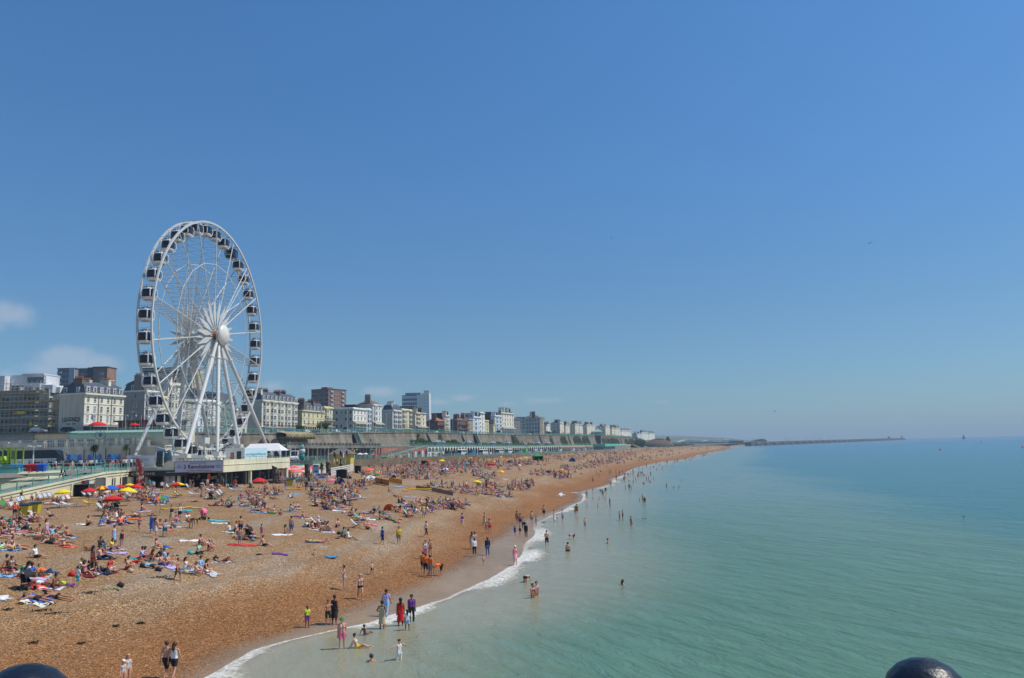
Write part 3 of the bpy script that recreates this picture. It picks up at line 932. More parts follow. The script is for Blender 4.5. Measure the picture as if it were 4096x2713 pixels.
# ---- balustraded colonnade left of it
def baluster_run(b,a,c,h=1.0,post=4.0,step=.34):
 a,c=Vector(a),Vector(c);L=(c-a).length
 b.beam(a+Vector((0,0,h)),c+Vector((0,0,h)),.34,.16)
 b.beam(a+Vector((0,0,.1)),c+Vector((0,0,.1)),.34,.2)
 n=int(L/step)
 for k in range(n):
  p=a.lerp(c,(k+.5)/n)
  b.tube([p+Vector((0,0,.2)),p+Vector((0,0,.42)),p+Vector((0,0,h-.08))],[.07,.11,.05],5,cap=False)
 for k in range(int(L/post)+1):
  p=a.lerp(c,min(1,k*post/L))
  b.cbox(p+Vector((0,0,h/2+.05)),.5,.5,h+.22)
def colonnade():
 ya,yb=yk_of(1085),yk_of(1478)
 t=empty("colonnade",(0,0,0),0,"grey stone colonnade with a balustraded roof terrace below the sea wall","colonnade")
 dk=MB();bl=MB();bk=MB()
 M_st=concrete("grey_stone",(.26,.25,.22),.7)
 n=26
 for i in range(n+1):
  Y=ya+(yb-ya)*i/n
  x=K(Y)+AX
  z0,z1=ZR(Y)-.3,TZ(Y)-.9
  col=MB();col.cbox((x,Y,(z0+z1)/2),.5,.5,z1-z0);col.cbox((x,Y,z1-.15),.7,.7,.3);col.obj('column',M_st,t)
  if i<n:
   Y2=ya+(yb-ya)*(i+1)/n
   v=[(K(Y)+AX+.5,Y,TZ(Y)-.9),(K(Y2)+AX+.5,Y2,TZ(Y2)-.9),(K(Y2)+1.2,Y2,TZ(Y2)-.9),(K(Y)+1.2,Y,TZ(Y)-.9)]
   dk.add(v+[(a,c,d+.9)for a,c,d in v],[(0,3,2,1),(4,5,6,7),(0,1,5,4),(2,3,7,6),(3,0,4,7),(1,2,6,5)])
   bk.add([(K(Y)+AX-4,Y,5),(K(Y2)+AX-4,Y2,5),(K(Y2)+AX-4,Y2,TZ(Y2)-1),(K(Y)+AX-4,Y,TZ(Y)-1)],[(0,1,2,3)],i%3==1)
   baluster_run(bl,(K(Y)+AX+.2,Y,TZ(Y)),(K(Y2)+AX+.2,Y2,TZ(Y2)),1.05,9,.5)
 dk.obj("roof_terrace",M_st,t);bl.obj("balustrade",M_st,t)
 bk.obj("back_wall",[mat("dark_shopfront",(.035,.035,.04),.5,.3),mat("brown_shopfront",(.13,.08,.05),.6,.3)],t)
 s=MB()
 y0,y1=yk_of(1145),yk_of(1262)
 for i in range(9):
  a,c_=y0+(y1-y0)*i/9,y0+(y1-y0)*(i+1)/9
  x0,x1=K(a)+3.6,K(c_)+3.6
  m0=(a+c_)/2
  zt=TZ(a)+3.9
  pts=[]
  for q in range(9):
   th=math.pi*q/8
   yy=m0-(c_-a)*.46*math.cos(th)
   pts.append((yy,zt-1.2+.9*math.sin(th)))
  vs=[]
  for(yy,zz)in pts:vs+=[(K(yy)+3.9,yy,zz),(K(yy)+3.9,yy,zt+.5),(K(yy)+1.0,yy,zz)]
  fs=[]
  for q in range(8):fs+=[(3*q,3*q+3,3*q+4,3*q+1),(3*q,3*q+2,3*q+5,3*q+3)]
  s.add(vs,fs)
  s.add([(K(a)+3.9,a,zt+.5),(K(c_)+3.9,c_,zt+.5),(K(c_)+.6,c_,zt+1.6),(K(a)+.6,a,zt+1.6)],[(0,1,2,3)])
  s.add([(K(a)+3.7,a-.12,zt-1.2),(K(a)+1.2,a-.12,zt-3.4),(K(a)+1.2,a+.12,zt-3.4),(K(a)+3.7,a+.12,zt-1.2)],[(0,1,2,3)])
 s.obj("scalloped_canopy",concrete("ochre_concrete",(.36,.30,.17),.7),t)
 g=MB()
 for px in(1062,1108):
  Y=yk_of(px)
  pts=[(Y-3.4+6.8*q/10,TZ(Y)-.2+2.9*math.sin(math.pi*q/10)**.8)for q in range(11)]
  g.add([(K(y)+3.75,y,z)for y,z in pts],[tuple(range(11))])
  g.add([(K(y)+3.8+.1,y,z)for y,z in pts]+[(K(y)+3.0,y,z)for y,z in pts],[(q,q+1,q+12,q+11)for q in range(10)])
 g.obj("arched_openings",mat("dark_arch_opening",(.04,.035,.03),.9,.2),t)
colonnade()
# ---- stairs up the wall
def wall_stairs(px,label,dxp=-.045):
 Y1=yk_of(px)
 L=11
 t=empty("wall_stairs",(0,0,0),0,label,"stairs","stairs up the sea wall")
 b=MB();r=MB();dk=MB()
 n=22
 for i in range(n):
  s=i/n
  Y=Y1-L*(1-s)*.55
  z=TZ(Y1)+(ZP(Y1)-TZ(Y1))*s
  x=K(Y)+5.0*(1-s)+1.2
  b.box(x-1.0,x+1.0,Y-.2,Y+.35,z,z+.32)
  if i%3==0:r.beam((x+1,Y,z+.3),(x+1,Y,z+1.4),.09)
  if i==0:pa=Vector((x+1,Y,z+1.4))
  pb_=Vector((x+1,Y,z+1.4))
 for o in(0,-.45,-.9):r.beam(pa+Vector((0,0,o)),pb_+Vector((0,0,o)),.09)
 x0,Ya=K(Y1-L*.55)+6.2,Y1-L*.55
 dk.add([(x0,Ya+.5,TZ(Y1)),(K(Y1)+.4,Y1+.5,TZ(Y1)),(K(Y1)+1.2,Y1+.5,ZP(Y1)+.1),(K(Y1)+.2,Y1+.6,ZP(Y1)+.1)],[(0,1,2,3)])
 b.obj("steps",M_concp,t);r.obj("handrail",M_green,t);dk.obj("side_wall",mat("dark_stair_wall",(.07,.065,.055),.9,.2),t)
wall_stairs(1446,"shadowed steps with a turquoise handrail climbing the near wall above the colonnade")
wall_stairs(1918,"turquoise handrailed stairs up the wall above the arches")
def shelter(px,w,label):
 Y=yk_of(px)
 t=empty("terrace_shelter",(K(Y)+4.5,Y,TZ(Y)),math.atan2(1,K(Y+1)-K(Y)),label,"shelter","grey shelters on the terrace")
 b=MB();b.box(-w/2,w/2,-1.2,1.2,0,2.1);b.obj("glazed_sides",mat("shelter_dark_glass",(.05,.055,.06),.3,.2),t)
 b=MB();b.add([(-w/2-.6,-1.8,2.1),(w/2+.6,-1.8,2.1),(w/2+.6,1.8,2.1),(-w/2-.6,1.8,2.1),(-w/3,0,3.4),(w/3,0,3.4)],[(0,1,5,4),(1,2,5),(2,3,4,5),(3,0,4),(3,2,1,0)])
 b.obj("roof",mat("lead_roof",(.22,.23,.25),.6,.15),t)
for px,w,lb in((1752,17,"large grey-roofed terrace shelter, nearest of the row"),(1870,13,"grey hipped shelter just left of the green wall stairs"),(1968,10,"small grey shelter just right of the green wall stairs"),(2030,9,"grey shelter between two green bushes"),(2150,9,"grey shelter below the corner of the scaffolded hotel"),(2190,10,"farthest grey terrace shelter")):
 shelter(px,w,lb)
def lift():
 Y=yk_of(2398)
 t=empty("lift_tower",(K(Y)+1.0,Y,0),0,"dark red lift tower with a turquoise pagoda top rising through the wall","lift tower")
 b=MB();b.box(-2.5,4.5,-3,5,TZ(Y),ZP(Y));b.obj("brick_shaft",mat("dark_red_shaft",(.10,.035,.045),.7,.3,.5),t)
 b=MB();b.box(-3.2,5.2,-3.8,5.8,ZP(Y),ZP(Y)+.5);b.box(-2.6,4.6,-3.1,5.1,ZP(Y)+.5,ZP(Y)+5);b.obj("cabin",M_greenp,t)
 b=MB();b.add([(-4.5,-5,ZP(Y)+5),(6.5,-5,ZP(Y)+5),(6.5,7,ZP(Y)+5),(-4.5,7,ZP(Y)+5),(-1,-1,ZP(Y)+7.5),(3,-1,ZP(Y)+7.5),(3,3,ZP(Y)+7.5),(-1,3,ZP(Y)+7.5)],[(0,1,5,4),(1,2,6,5),(2,3,7,6),(3,0,4,7),(4,5,6,7),(3,2,1,0)])
 b.ball((1,1,ZP(Y)+7.5),1.6,8);b.obj("roof",M_greenp,t)
lift()
def station():
 P0=at_Y(2413,1781,830);P1=at_Y(2462,1781,905);P2=at_Y(2508,1779,985)
 t=empty("station_building",(0,0,0),0,"long turquoise-roofed station hall at the far end of the arcade","station")
 b=MB()
 bright=mat("bright_turquoise_roof",(.08,.50,.42),.5,.1)
 def seg(a,c,w,z0,z1,z2,mi,bb_):
  d=(c-a);d.z=0;d.normalize();nrm=Vector((-d.y,d.x,0))*w
  v=[(a.x,a.y,z0),(c.x,c.y,z0),(c.x+nrm.x,c.y+nrm.y,z0),(a.x+nrm.x,a.y+nrm.y,z0)]
  v2=[(x,y,z1)for x,y,z in v]
  bb_.add(v+v2,[(0,1,5,4),(1,2,6,5),(2,3,7,6),(3,0,4,7),(4,5,6,7)],mi)
 w1=MB();seg(P0,P1,10,4.5,8.8,0,0,w1);seg(P1,P2,8,4.5,9.4,0,0,w1);w1.obj("walls",mat("station_wall",(.20,.24,.22),.7,.2),t)
 r=MB();r.M=Matrix.Translation((1.5,-3,0));seg(P0,P1,13,8.8,11.4,0,0,r);r.obj("roof",bright,t)
 r=MB();seg(P1,P2,9,9.4,11.0,0,0,r);r.obj("canopy",M_greenp,t)
station()
# ------------------------------------------------------------------ the big wheel
WC=Vector((-64.73,168.0,36.16));WR=24.55;WTH=math.radians(5.5)
def wheel():
 base_z=9.6
 root=empty("ferris_wheel",(WC.x,WC.y,base_z),-WTH,"tall white ferris wheel with dark-glazed gondolas standing above the beach kiosks","ferris wheel")
 cz=WC.z-base_z
 F0,B0=0.0,-2.84
 FH,BH=0.0,-5.4
 def P(x,r,a):return Vector((x,r*math.sin(a),cz+r*math.cos(a)))
 for x0 in(F0,B0):
  b=MB()
  n=108
  sec=[(-.15,WR-.2),(.15,WR-.2),(.15,WR+.2),(-.15,WR+.2)]
  vs=[]
  for k in range(n):
   a=2*math.pi*k/n
   vs+=[P(x0+dx,r,a)for dx,r in sec]
  fs=[]
  for k in range(n):
   for j in range(4):
    fs.append((k*4+j,k*4+(j+1)%4,((k+1)%n)*4+(j+1)%4,((k+1)%n)*4+j))
  b.add(vs,fs)
  b.obj("rim",M_steelw,root)
 rust=mat("rusty_hub_steel",(.30,.13,.05),.7,.4,3)
 NS=18
 ph=0.0
 for k in range(NS):
  a=2*math.pi*k/NS+ph
  b=MB()
  f0,f1=P(FH,.9,a),P(F0-.1,WR-.3,a)
  g0,g1=P(BH,.9,a),P(B0+.1,WR-.3,a)
  b.tube([f0,f1],.12,6);b.tube([g0,g1],.12,6)
  m_=15
  for j in range(m_):
   t0,t1=.12+.86*j/m_,.12+.86*(j+1)/m_
   A,B_=f0.lerp(f1,t0),g0.lerp(g1,t1)
   b.beam(A,B_,.07);b.beam(g0.lerp(g1,t0),A,.07)
  for x0,(q0,q1)in((FH,(f0,f1)),(BH,(g0,g1))):
   tt=Vector((0,math.cos(a),-math.sin(a)))
   v=[q0.lerp(q1,.05),q0.lerp(q1,.17)+tt*.36,q0.lerp(q1,.36),q0.lerp(q1,.17)-tt*.36]
   b.add([p+Vector((-.06,0,0))for p in v]+[p+Vector((.06,0,0))for p in v],[(0,1,2,3),(7,6,5,4),(0,4,5,1),(1,5,6,2),(2,6,7,3),(3,7,4,0)])
   for j in range(5):b.beam(P(x0,1.5+1.2*j,a),P(x0+(-1.2 if x0==FH else 1.2),2.1+1.2*j,a+.17/(1+.3*j)),.08)
  b.obj("spoke",M_steelw,root)
 b=MB()
 for k in range(NS):
  a,c=2*math.pi*k/NS+ph,2*math.pi*(k+1)/NS+ph
  for(xa,xb)in((F0-.1,F0-.1),(B0-.6,B0-.6)):
   r0=WR*.64
   q0=P(FH,.9,a).lerp(P(F0,WR,a),.63)if xa>-1 else P(BH,.9,a).lerp(P(B0,WR,a),.63)
   q1=P(FH,.9,c).lerp(P(F0,WR,c),.63)if xa>-1 else P(BH,.9,c).lerp(P(B0,WR,c),.63)
   b.beam(q0,q1,.13)
 b.obj("brace_ring",M_steelw,root)
 for k in range(NS):
  for x0,h in((FH+.35,0),(BH-.3,1)):
   a=2*math.pi*(k+.5)/NS+ph
   t=Vector((0,math.cos(a),-math.sin(a)))
   v=[P(x0,1.6,a),P(x0,4.6,a)+t*.62,P(x0,8.4,a),P(x0,4.6,a)-t*.62]
   b=MB();b.add([p+Vector((-.05,0,0))for p in v]+[p+Vector((.05,0,0))for p in v],[(0,1,2,3),(7,6,5,4),(0,4,5,1),(1,5,6,2),(2,6,7,3),(3,7,4,0)])
   b.obj("blade",M_steelw,root)
 b=MB()
 b.tube([(BH-.8,0,cz),(BH+.3,0,cz)],1.25,20);b.tube([(BH,0,cz),(FH+1.8,0,cz)],.62,16)
 b.obj("axle",M_steelw,root)
 b=MB();b.tube([(FH-.35,0,cz),(FH+.35,0,cz)],1.0,20);b.tube([(FH+.35,0,cz),(FH+.6,0,cz)],.8,20);b.obj("hub_flange",rust,root)
 b=MB()
 prof=[(0.02,.95),(.8,.86),(1.5,.62),(2.05,.30),(2.28,0),(2.2,-.3),(1.4,-.5),(.02,-.55)]
 b.M=Matrix.Translation((FH+2.15,0,cz))@Matrix.Rotation(math.pi/2,4,'Y')
 b.lathe(prof,32)
 b.obj("hub_cover",mat("hub_cover_gloss",(.74,.72,.66),.3,.04,1),root,smooth=True)
 def foot(px,py,X):
  v=ray(px,py)
  ax=Vector((math.cos(WTH),-math.sin(WTH),0))
  o=CO-Vector((WC.x,WC.y,0))
  t=(X-o.dot(ax))/v.dot(ax)
  w=CO+v*t
  l=Matrix.Rotation(WTH,4,'Z')@Vector((w.x-WC.x,w.y-WC.y,w.z-base_z))
  return l
 seaside=[(742,1818,6.0),(869,1808,6.5),(955,1779,5.6),(1066,1780,6.0)]
 land=[(540,1822,-9.5),(700,1800,-9.0),(840,1790,-9.0)]
 for(px,py,X)in seaside:
  f=foot(px,py,X);top=Vector((FH+1.2,f.y*.03,cz-.5))
  b=MB();b.tube([f,f.lerp(top,.04),f.lerp(top,.38),f.lerp(top,.40),f.lerp(top,.8),f.lerp(top,.82),top],[.26,.34,.44,.38,.40,.36,.28],12)
  for s in(.385,.8):
   q=f.lerp(top,s);d=(top-f).normalized()
   b.tube([q-d*.12,q+d*.12],.56,12)
  b.cbox(f+Vector((0,0,-.3)),1.5,1.5,.7)
  b.obj("leg",M_steelw,root)
 for(px,py,X)in land:
  f=foot(px,py,X);top=Vector((BH-.6,f.y*.03,cz-.5))
  b=MB();b.tube([f,f.lerp(top,.04),f.lerp(top,.5),top],[.26,.36,.43,.28],12);b.cbox(f+Vector((0,0,-.3)),1.5,1.5,.7)
  b.obj("leg",M_steelw,root)
 b=MB()
 f0=foot(742,1818,6.0);f3=foot(1066,1780,6.0);g0=foot(540,1822,-9.5)
 b.beam((6,f0.y,.3),(6,f3.y,.5),.5);b.beam((-9.3,g0.y,.3),(-9.3,12,.5),.5)
 b.beam((6,f0.y,.4),(-9.3,g0.y,.4),.45);b.beam((6,f0.y+.5,.9),(-9,g0.y+7,2.6),.35)
 b.box(-4.6,1.8,-5.5,7,.6,.9)
 for s in(-6.5,6.5):
  b.box(1.0,2.4,s-1.0,s+1.0,3.2,4.4);b.beam((1.7,s,3.3),(1.7,s+(.8 if s<0 else-.8),.4),.35)
  b.box(-5.6,-4.2,s-1,s+1,3.2,4.4);b.beam((-4.9,s,3.3),(-4.9,s,.4),.35)
 for y in np.arange(-5.5,7.1,1.1):b.beam((1.8,y,.9),(1.8,y,2),.06)
 b.beam((1.8,-5.5,2),(1.8,7,2),.07);b.beam((1.8,-5.5,1.5),(1.8,7,1.5),.05)
 b.obj("boarding_platform",M_steelw,root)
 b=MB()
 for a in(-.95,-.8,.75,.9):b.tube([P(FH,1,a),P(FH+.1,WR*.97,a)],.03,4)
 for(y,z)in((-13,.5),(-17,5.0),(12,.6)):b.tube([(F0+.3,y,z),(F0+.2,y*.72,cz+14)],.035,4)
 b.obj("cable",M_steelw,root)
 glass=mat("gondola_dark_glass",(.012,.016,.035),.07,.3,.6)
 gwhite=mat("gondola_white_shell",(.78,.78,.77),.3,.04,1)
 ggrey=mat("gondola_grey_fittings",(.38,.38,.37),.5,.1)
 gblack=mat("gondola_black_shell",(.012,.012,.016),.25,.3)
 def ring(z,hw,hd,n=20,e=3.2):
  pts=[]
  for k in range(n):
   t=2*math.pi*k/n
   c,s=math.cos(t),math.sin(t)
   pts.append((hd*math.copysign(abs(c)**(2/e),c),hw*math.copysign(abs(s)**(2/e),s),z))
  return pts
 def skin(rings,mi=0,cap=True):
  b=MB();n=len(rings[0])
  vs=[p for r in rings for p in r]
  fs=[(i*n+k,i*n+(k+1)%n,(i+1)*n+(k+1)%n,(i+1)*n+k)for i in range(len(rings)-1)for k in range(n)]
  if cap:fs+=[tuple(reversed(range(n))),tuple(range((len(rings)-1)*n,len(rings)*n))]
  b.add(vs,fs,mi)
  return b
 prof=[(-2.55,.86,.80),(-2.3,1.10,.98),(-1.9,1.26,1.08),(-1.3,1.34,1.12),(-.7,1.28,1.08),(-.3,1.12,1.0)]
 sh=skin([ring(z,w,d)for z,w,d in prof[:2]]+[ring(-2.05,1.2,1.04)])
 s2=skin([ring(-.45,1.22,1.05),ring(-.28,1.14,1.0),ring(-.16,.9,.8)])
 sh.add(s2.v,s2.f)
 for sx in(-1,1):
  for sy in(-1,1):
   pts=[(sx*(d+.0)*.90,sy*(w+.02)*.96,z)for z,w,d in prof]
   for i in range(len(pts)-1):sh.beam(pts[i],pts[i+1],.17,.17)
 g_shell=sh.mesh("gondola",gwhite);g_shell_b=sh.mesh("gondola",gblack)
 gl=skin([ring(z,w*.985,d*.985)for z,w,d in[(-2.1,1.2,1.03)]+prof[2:5]+[(-.42,1.18,1.02)]]).mesh("window_glass",glass,True)
 ac=MB();ac.box(-.5,.5,-.55,.55,-.16,.28);ac.beam((-1.4,0,.12),(1.4,0,.12),.16);ac.box(-.3,.3,-1.1,-.7,-.16,.08);ac.box(-.3,.3,.7,1.1,-.16,.08)
 for s in(-1,1):ac.beam((-.2,s*.95,-.2),(s*.1,s*.2,.5),.07);ac.beam((-1.35,s*1.0,.42),(1.35,s*1.0,.42),.05)
 ac=ac.mesh("air_unit",ggrey)
 sk=MB();sk.box(-.55,.55,-.7,.7,-2.68,-2.56);sk.beam((-.9,-.8,-2.62),(-.9,.8,-2.62),.06);sk.beam((.9,-.8,-2.62),(.9,.8,-2.62),.06)
 sk=sk.mesh("underframe",ggrey)
 N=36
 for k in range(N):
  a=2*math.pi*(k+.43)/N
  hang=P((F0+B0)/2,WR-.35,a)
  black=k==2
  o=link("gondola",g_shell_b if black else g_shell,root)
  o.location=hang;o.scale=(.94,)*3
  if black:o['label']="black gondola among the white ones, upper right of the wheel"
  link("window_glass",gl,o)
  link("air_unit",ac,o);link("underframe",sk,o)
 return root
wheel()
# ------------------------------------------------------------------ kiosk block under the wheel, facing the beach
V2=lambda t:Vector((t[0],t[1]))
def facade_pt(px,Y=FAC):return at_Y(px,1900,Y).x
SA,SB_=V2((-51.4,139.0)),V2((-47.8,167.0))
def side_pt(px,zz=8.0):
 lo,hi=0.0,1.4
 for _ in range(30):
  c=(lo+hi)/2;q=SA.lerp(SB_,c)
  if proj((q.x,q.y,zz))[0]<px:lo=c
  else:hi=c
 return SA.lerp(SB_,lo)
def kiosk():
 x0,xs,x1=facade_pt(516),facade_pt(700),SA.x
 sd_=(SB_-SA).normalized();sn=V2((sd_.y,-sd_.x))
 zb,zt=4.3,9.55
 M_cr=stucco("kiosk_cream_paint",(.78,.74,.52),.10)
 t=empty("beach_kiosks",(0,0,0),0,"cream flat-roofed block of beach shops and ice cream kiosk below the wheel deck","kiosk block")
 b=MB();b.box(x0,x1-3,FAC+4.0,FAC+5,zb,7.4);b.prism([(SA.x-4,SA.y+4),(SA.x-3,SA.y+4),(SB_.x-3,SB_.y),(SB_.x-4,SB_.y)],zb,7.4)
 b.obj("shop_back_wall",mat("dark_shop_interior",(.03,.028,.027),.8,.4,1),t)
 b=MB();b.prism([(x0,FAC),(SA.x,FAC),(SB_.x,SB_.y),(x0,SB_.y)],7.4,8.6);b.obj("deck_slab",M_cr,t)
 b=MB()
 b.box(xs-1.0,x1,FAC-.12,FAC+.1,7.38,zt);b.prism([(SA.x+.003,FAC-.118),(SA.x+.15,FAC-.118),(SB_.x+.15,SB_.y),(SB_.x-.05,SB_.y)],7.38,zt);b.prism([(SA.x+.15,FAC-.1),(SA.x+.24,FAC-.1),(SB_.x+.24,SB_.y),(SB_.x+.15,SB_.y)],8.62,8.7)
 b.box(xs-1.0,x1+.14,FAC-.2,FAC-.12,8.62,8.70)
 pts=[(xs-3.2,7.4),(xs-1.0,7.4),(xs-1.0,zt)]+[(xs-1.0-1.2*math.sin(q*math.pi/12),zt-1.2*(1-math.cos(q*math.pi/12)))for q in range(7)]+[(xs-3.2,8.35)]
 b.add([(x,FAC-.12,z)for x,z in pts]+[(x,FAC+.1,z)for x,z in pts],[tuple(range(len(pts))),tuple(reversed(range(len(pts),2*len(pts))))]+[(i,(i+1)%len(pts),(i+1)%len(pts)+len(pts),i+len(pts))for i in range(len(pts))])
 b.obj("parapet",M_cr,t)
 r=MB()
 r.beam((xs,FAC+.3,zt+.38),(x1,FAC+.3,zt+.38),.06)
 r.beam((x1,FAC+.3,zt+.38),(SB_.x,SB_.y,zt+.38),.06)
 for k in range(12):q=SA.lerp(SB_,k/11);r.beam((q.x,q.y,zt-.1),(q.x,q.y,zt+.4),.06)
 for k in range(14):r.beam((xs+(x1-xs)*k/13,FAC+.3,zt-.1),(xs+(x1-xs)*k/13,FAC+.3,zt+.4),.06)
 r.obj("handrail",M_dark,t)
 for px,w,c in((520,.5,0),(596,.35,1),(655,.3,1),(715,.5,0),(742,.3,1),(880,.4,1)):
  x=facade_pt(px);p=MB();p.box(x-w/2,x+w/2,FAC,FAC+.5,zb,7.39);p.obj("pier",M_cr if c==0 else mat("dark_pier",(.06,.06,.06),.6,.2),t)
 for px,w,c in((905,.5,1),(928,.25,1),(985,.7,1),(1005,.6,0),(1040,.3,1),(1075,.3,1),(1110,.3,1),(1148,.5,0)):
  q=side_pt(px,6);p=MB();p.prism([(q.x-.5,q.y-w/2),(q.x,q.y-w/2),(q.x,q.y+w/2),(q.x-.5,q.y+w/2)],zb,7.39);p.obj("pier",M_cr if c==0 else MATS["dark_pier"],t)
 p=MB();p.box(facade_pt(520)-.3,facade_pt(596),FAC+.1,FAC+.3,zb,7.39);p.obj("white_shopfront",mat("shopfront_grey_white",(.50,.50,.48),.6,.1),t)
 for px in(542,570):q=MB();q.box(facade_pt(px)-.35,facade_pt(px)+.35,FAC+.02,FAC+.1,zb+.5,7.0);q.obj("shop_door",M_glass,t)
 p=MB();p.box(facade_pt(655),facade_pt(700),FAC-.02,FAC+.2,zb,5.7);p.box(facade_pt(655),facade_pt(702),FAC-.1,FAC+.1,5.7,5.85);p.obj("serving_counter",M_cr,t)
 for k in range(2):
  q=MB();xa=facade_pt(660+22*k);q.box(xa,xa+.8,FAC+.05,FAC+.1,5.9,7.0);q.box(xa-.06,xa,FAC,FAC+.12,5.9,7.05);q.obj("hatch_window",mat("pale_hatch_glass",(.40,.43,.44),.3,.3,2),t)
 rnd=random.Random(5)
 st=MB()
 for k in range(70):
  x,z=rnd.uniform(facade_pt(730),SA.x),rnd.uniform(4.7,7.0);y=FAC+3+rnd.uniform(-.6,.8)
  if k%2:q=SA.lerp(SB_,rnd.random());x,y=q.x-rnd.uniform(.6,2),q.y
  st.cbox((x,y,z),rnd.uniform(.15,.6),.3,rnd.uniform(.15,.7),rnd.randrange(6))
 st.obj("hanging_stock",[mat("stock_%d"%i,c,.7,.2)for i,c in enumerate([(.5,.5,.5),(.12,.02,.02),(.03,.06,.15),(.2,.13,.08),(.45,.42,.35),(.04,.04,.04)])],t)
 blk=mat("black_fascia",(.02,.02,.02),.45,.2)
 p=MB();p.box(x0,facade_pt(754),FAC-.28,FAC-.14,6.95,7.95);p.obj("black_fascia",blk,t)
 lettering("ICE CREAMS",.66,mat("sign_silver",(.6,.6,.6),.5,.05),t,(facade_pt(576),FAC-.30,7.4),sx=1.15)
 lettering("FAMOUS ICE CREAM",.26,M_steelw,t,(facade_pt(694),FAC-.30,7.6),bold=.006)
 xb0,xb1=facade_pt(700),facade_pt(893)
 p=MB();p.box(xb0,xb1,FAC-.34,FAC-.21,7.48,9.42);p.obj("sign_board",mat("sign_lilac_white",(.62,.62,.70),.5,.03),t)
 p=MB();e=.07
 for q in((xb0,xb1,9.35,9.42),(xb0,xb1,7.48,7.55),(xb0,xb0+e,7.55,9.35),(xb1-e,xb1,7.55,9.35)):p.box(q[0],q[1],FAC-.38,FAC-.34,q[2],q[3])
 mar=mat("sign_maroon",(.13,.015,.03),.5,.05);gr=mat("sign_grey_blue",(.16,.20,.34),.5,.05)
 p.obj("sign_border",mar,t)
 xm=(xb0+xb1)/2
 lettering("3 Revolutions",.98,mar,t,(xm+.05,FAC-.36,8.45),bold=.02)
 lettering("enjoy panoramic views",.32,gr,t,(xm-.1,FAC-.36,9.1),bold=.004)
 lettering("in our fully air conditioned capsules",.31,gr,t,(xm,FAC-.36,7.82),bold=.004)
 for k,s in enumerate(("with a","minimum","of")):lettering(s,.28,gr,t,(xb0+.85,FAC-.36,8.75-.27*k),bold=.004)
 for k,s in enumerate(("on","every sky","voyage")):lettering(s,.28,gr,t,(xb1-.8,FAC-.36,8.85-.27*k),bold=.004)
 p=MB();x=facade_pt(838);p.ball((x,FAC-.2,6.6),.55,12,0,(.55,.25,1.25));p.obj("orange_rescue_board",mat("rescue_orange",(.75,.10,.02),.5,.1),t,smooth=True)
 q=MB();q.prism([(SA.x+.5,150),(facade_pt(1100,150),150),(facade_pt(1210,156),156),(facade_pt(1210,172),172),(SB_.x,172)],4.2,5.35);q.obj("low_quay",mat("dark_quay_boards",(.08,.065,.05),.8,.3),t)
 return t
kiosk()
def on_deck(px,py,Y):return at_Y(px,py,Y)
hb_=MB();a=at_Y(484,1822,141);c=at_Y(845,1820,150)
hb_.add([(a.x,143,8.5),(c.x,147,8.5),(c.x,147,z_of(1822,(c.x,147))),(a.x,143,z_of(1822,(a.x,143))),(a.x,143.2,8.5),(c.x,147.2,8.5),(c.x,147.2,z_of(1822,(c.x,147))),(a.x,143.2,z_of(1822,(a.x,143)))],[(0,1,2,3),(7,6,5,4),(3,2,6,7),(0,3,7,4),(1,5,6,2)])
hoard=empty("hoarding",(0,0,0),0,"long pale grey hoarding in front of the wheel base","hoarding")
hb_.obj("panel",mat("hoarding_grey",(.42,.43,.47),.6,.04),hoard)
lettering("Brighton",.9,mat("hoarding_blue",(.16,.30,.48),.5,.05),hoard,(at_Y(562,1832,143).x,142.9,10.0),sx=1.0)
def capsule():
 g=at_Y(648,1860,140.3)
 t=empty("display_capsule",(g.x,140.8,8.6),0,"single dark display gondola on the deck behind the turquoise railing","gondola")
 b=MB()
 vs=[];prof=[(0.0,1.5,1.0),(.3,2.1,1.2),(1.4,2.35,1.3),(2.4,2.1,1.2),(2.8,1.5,1.0)]
 for z,w,d in prof:
  for k in range(20):
   th=2*math.pi*k/20;c,s=math.cos(th),math.sin(th)
   vs.append((w*math.copysign(abs(c)**.65,c)*.58,d*math.copysign(abs(s)**.65,s),z))
 fs=[(i*20+k,i*20+(k+1)%20,(i+1)*20+(k+1)%20,(i+1)*20+k)for i in range(4)for k in range(20)]+[tuple(range(80,100))]
 b.add(vs,fs);b.obj("shell",mat("capsule_dark_glass",(.02,.04,.055),.15,.3),t,smooth=True)
 b=MB();b.box(-.9,-.75,-1.36,-1.2,.2,2.6);b.box(.45,.6,-1.36,-1.2,.2,2.6);b.box(-.5,.5,-.5,.5,2.8,3.1);b.obj("door_frame",M_steelw,t)
capsule()
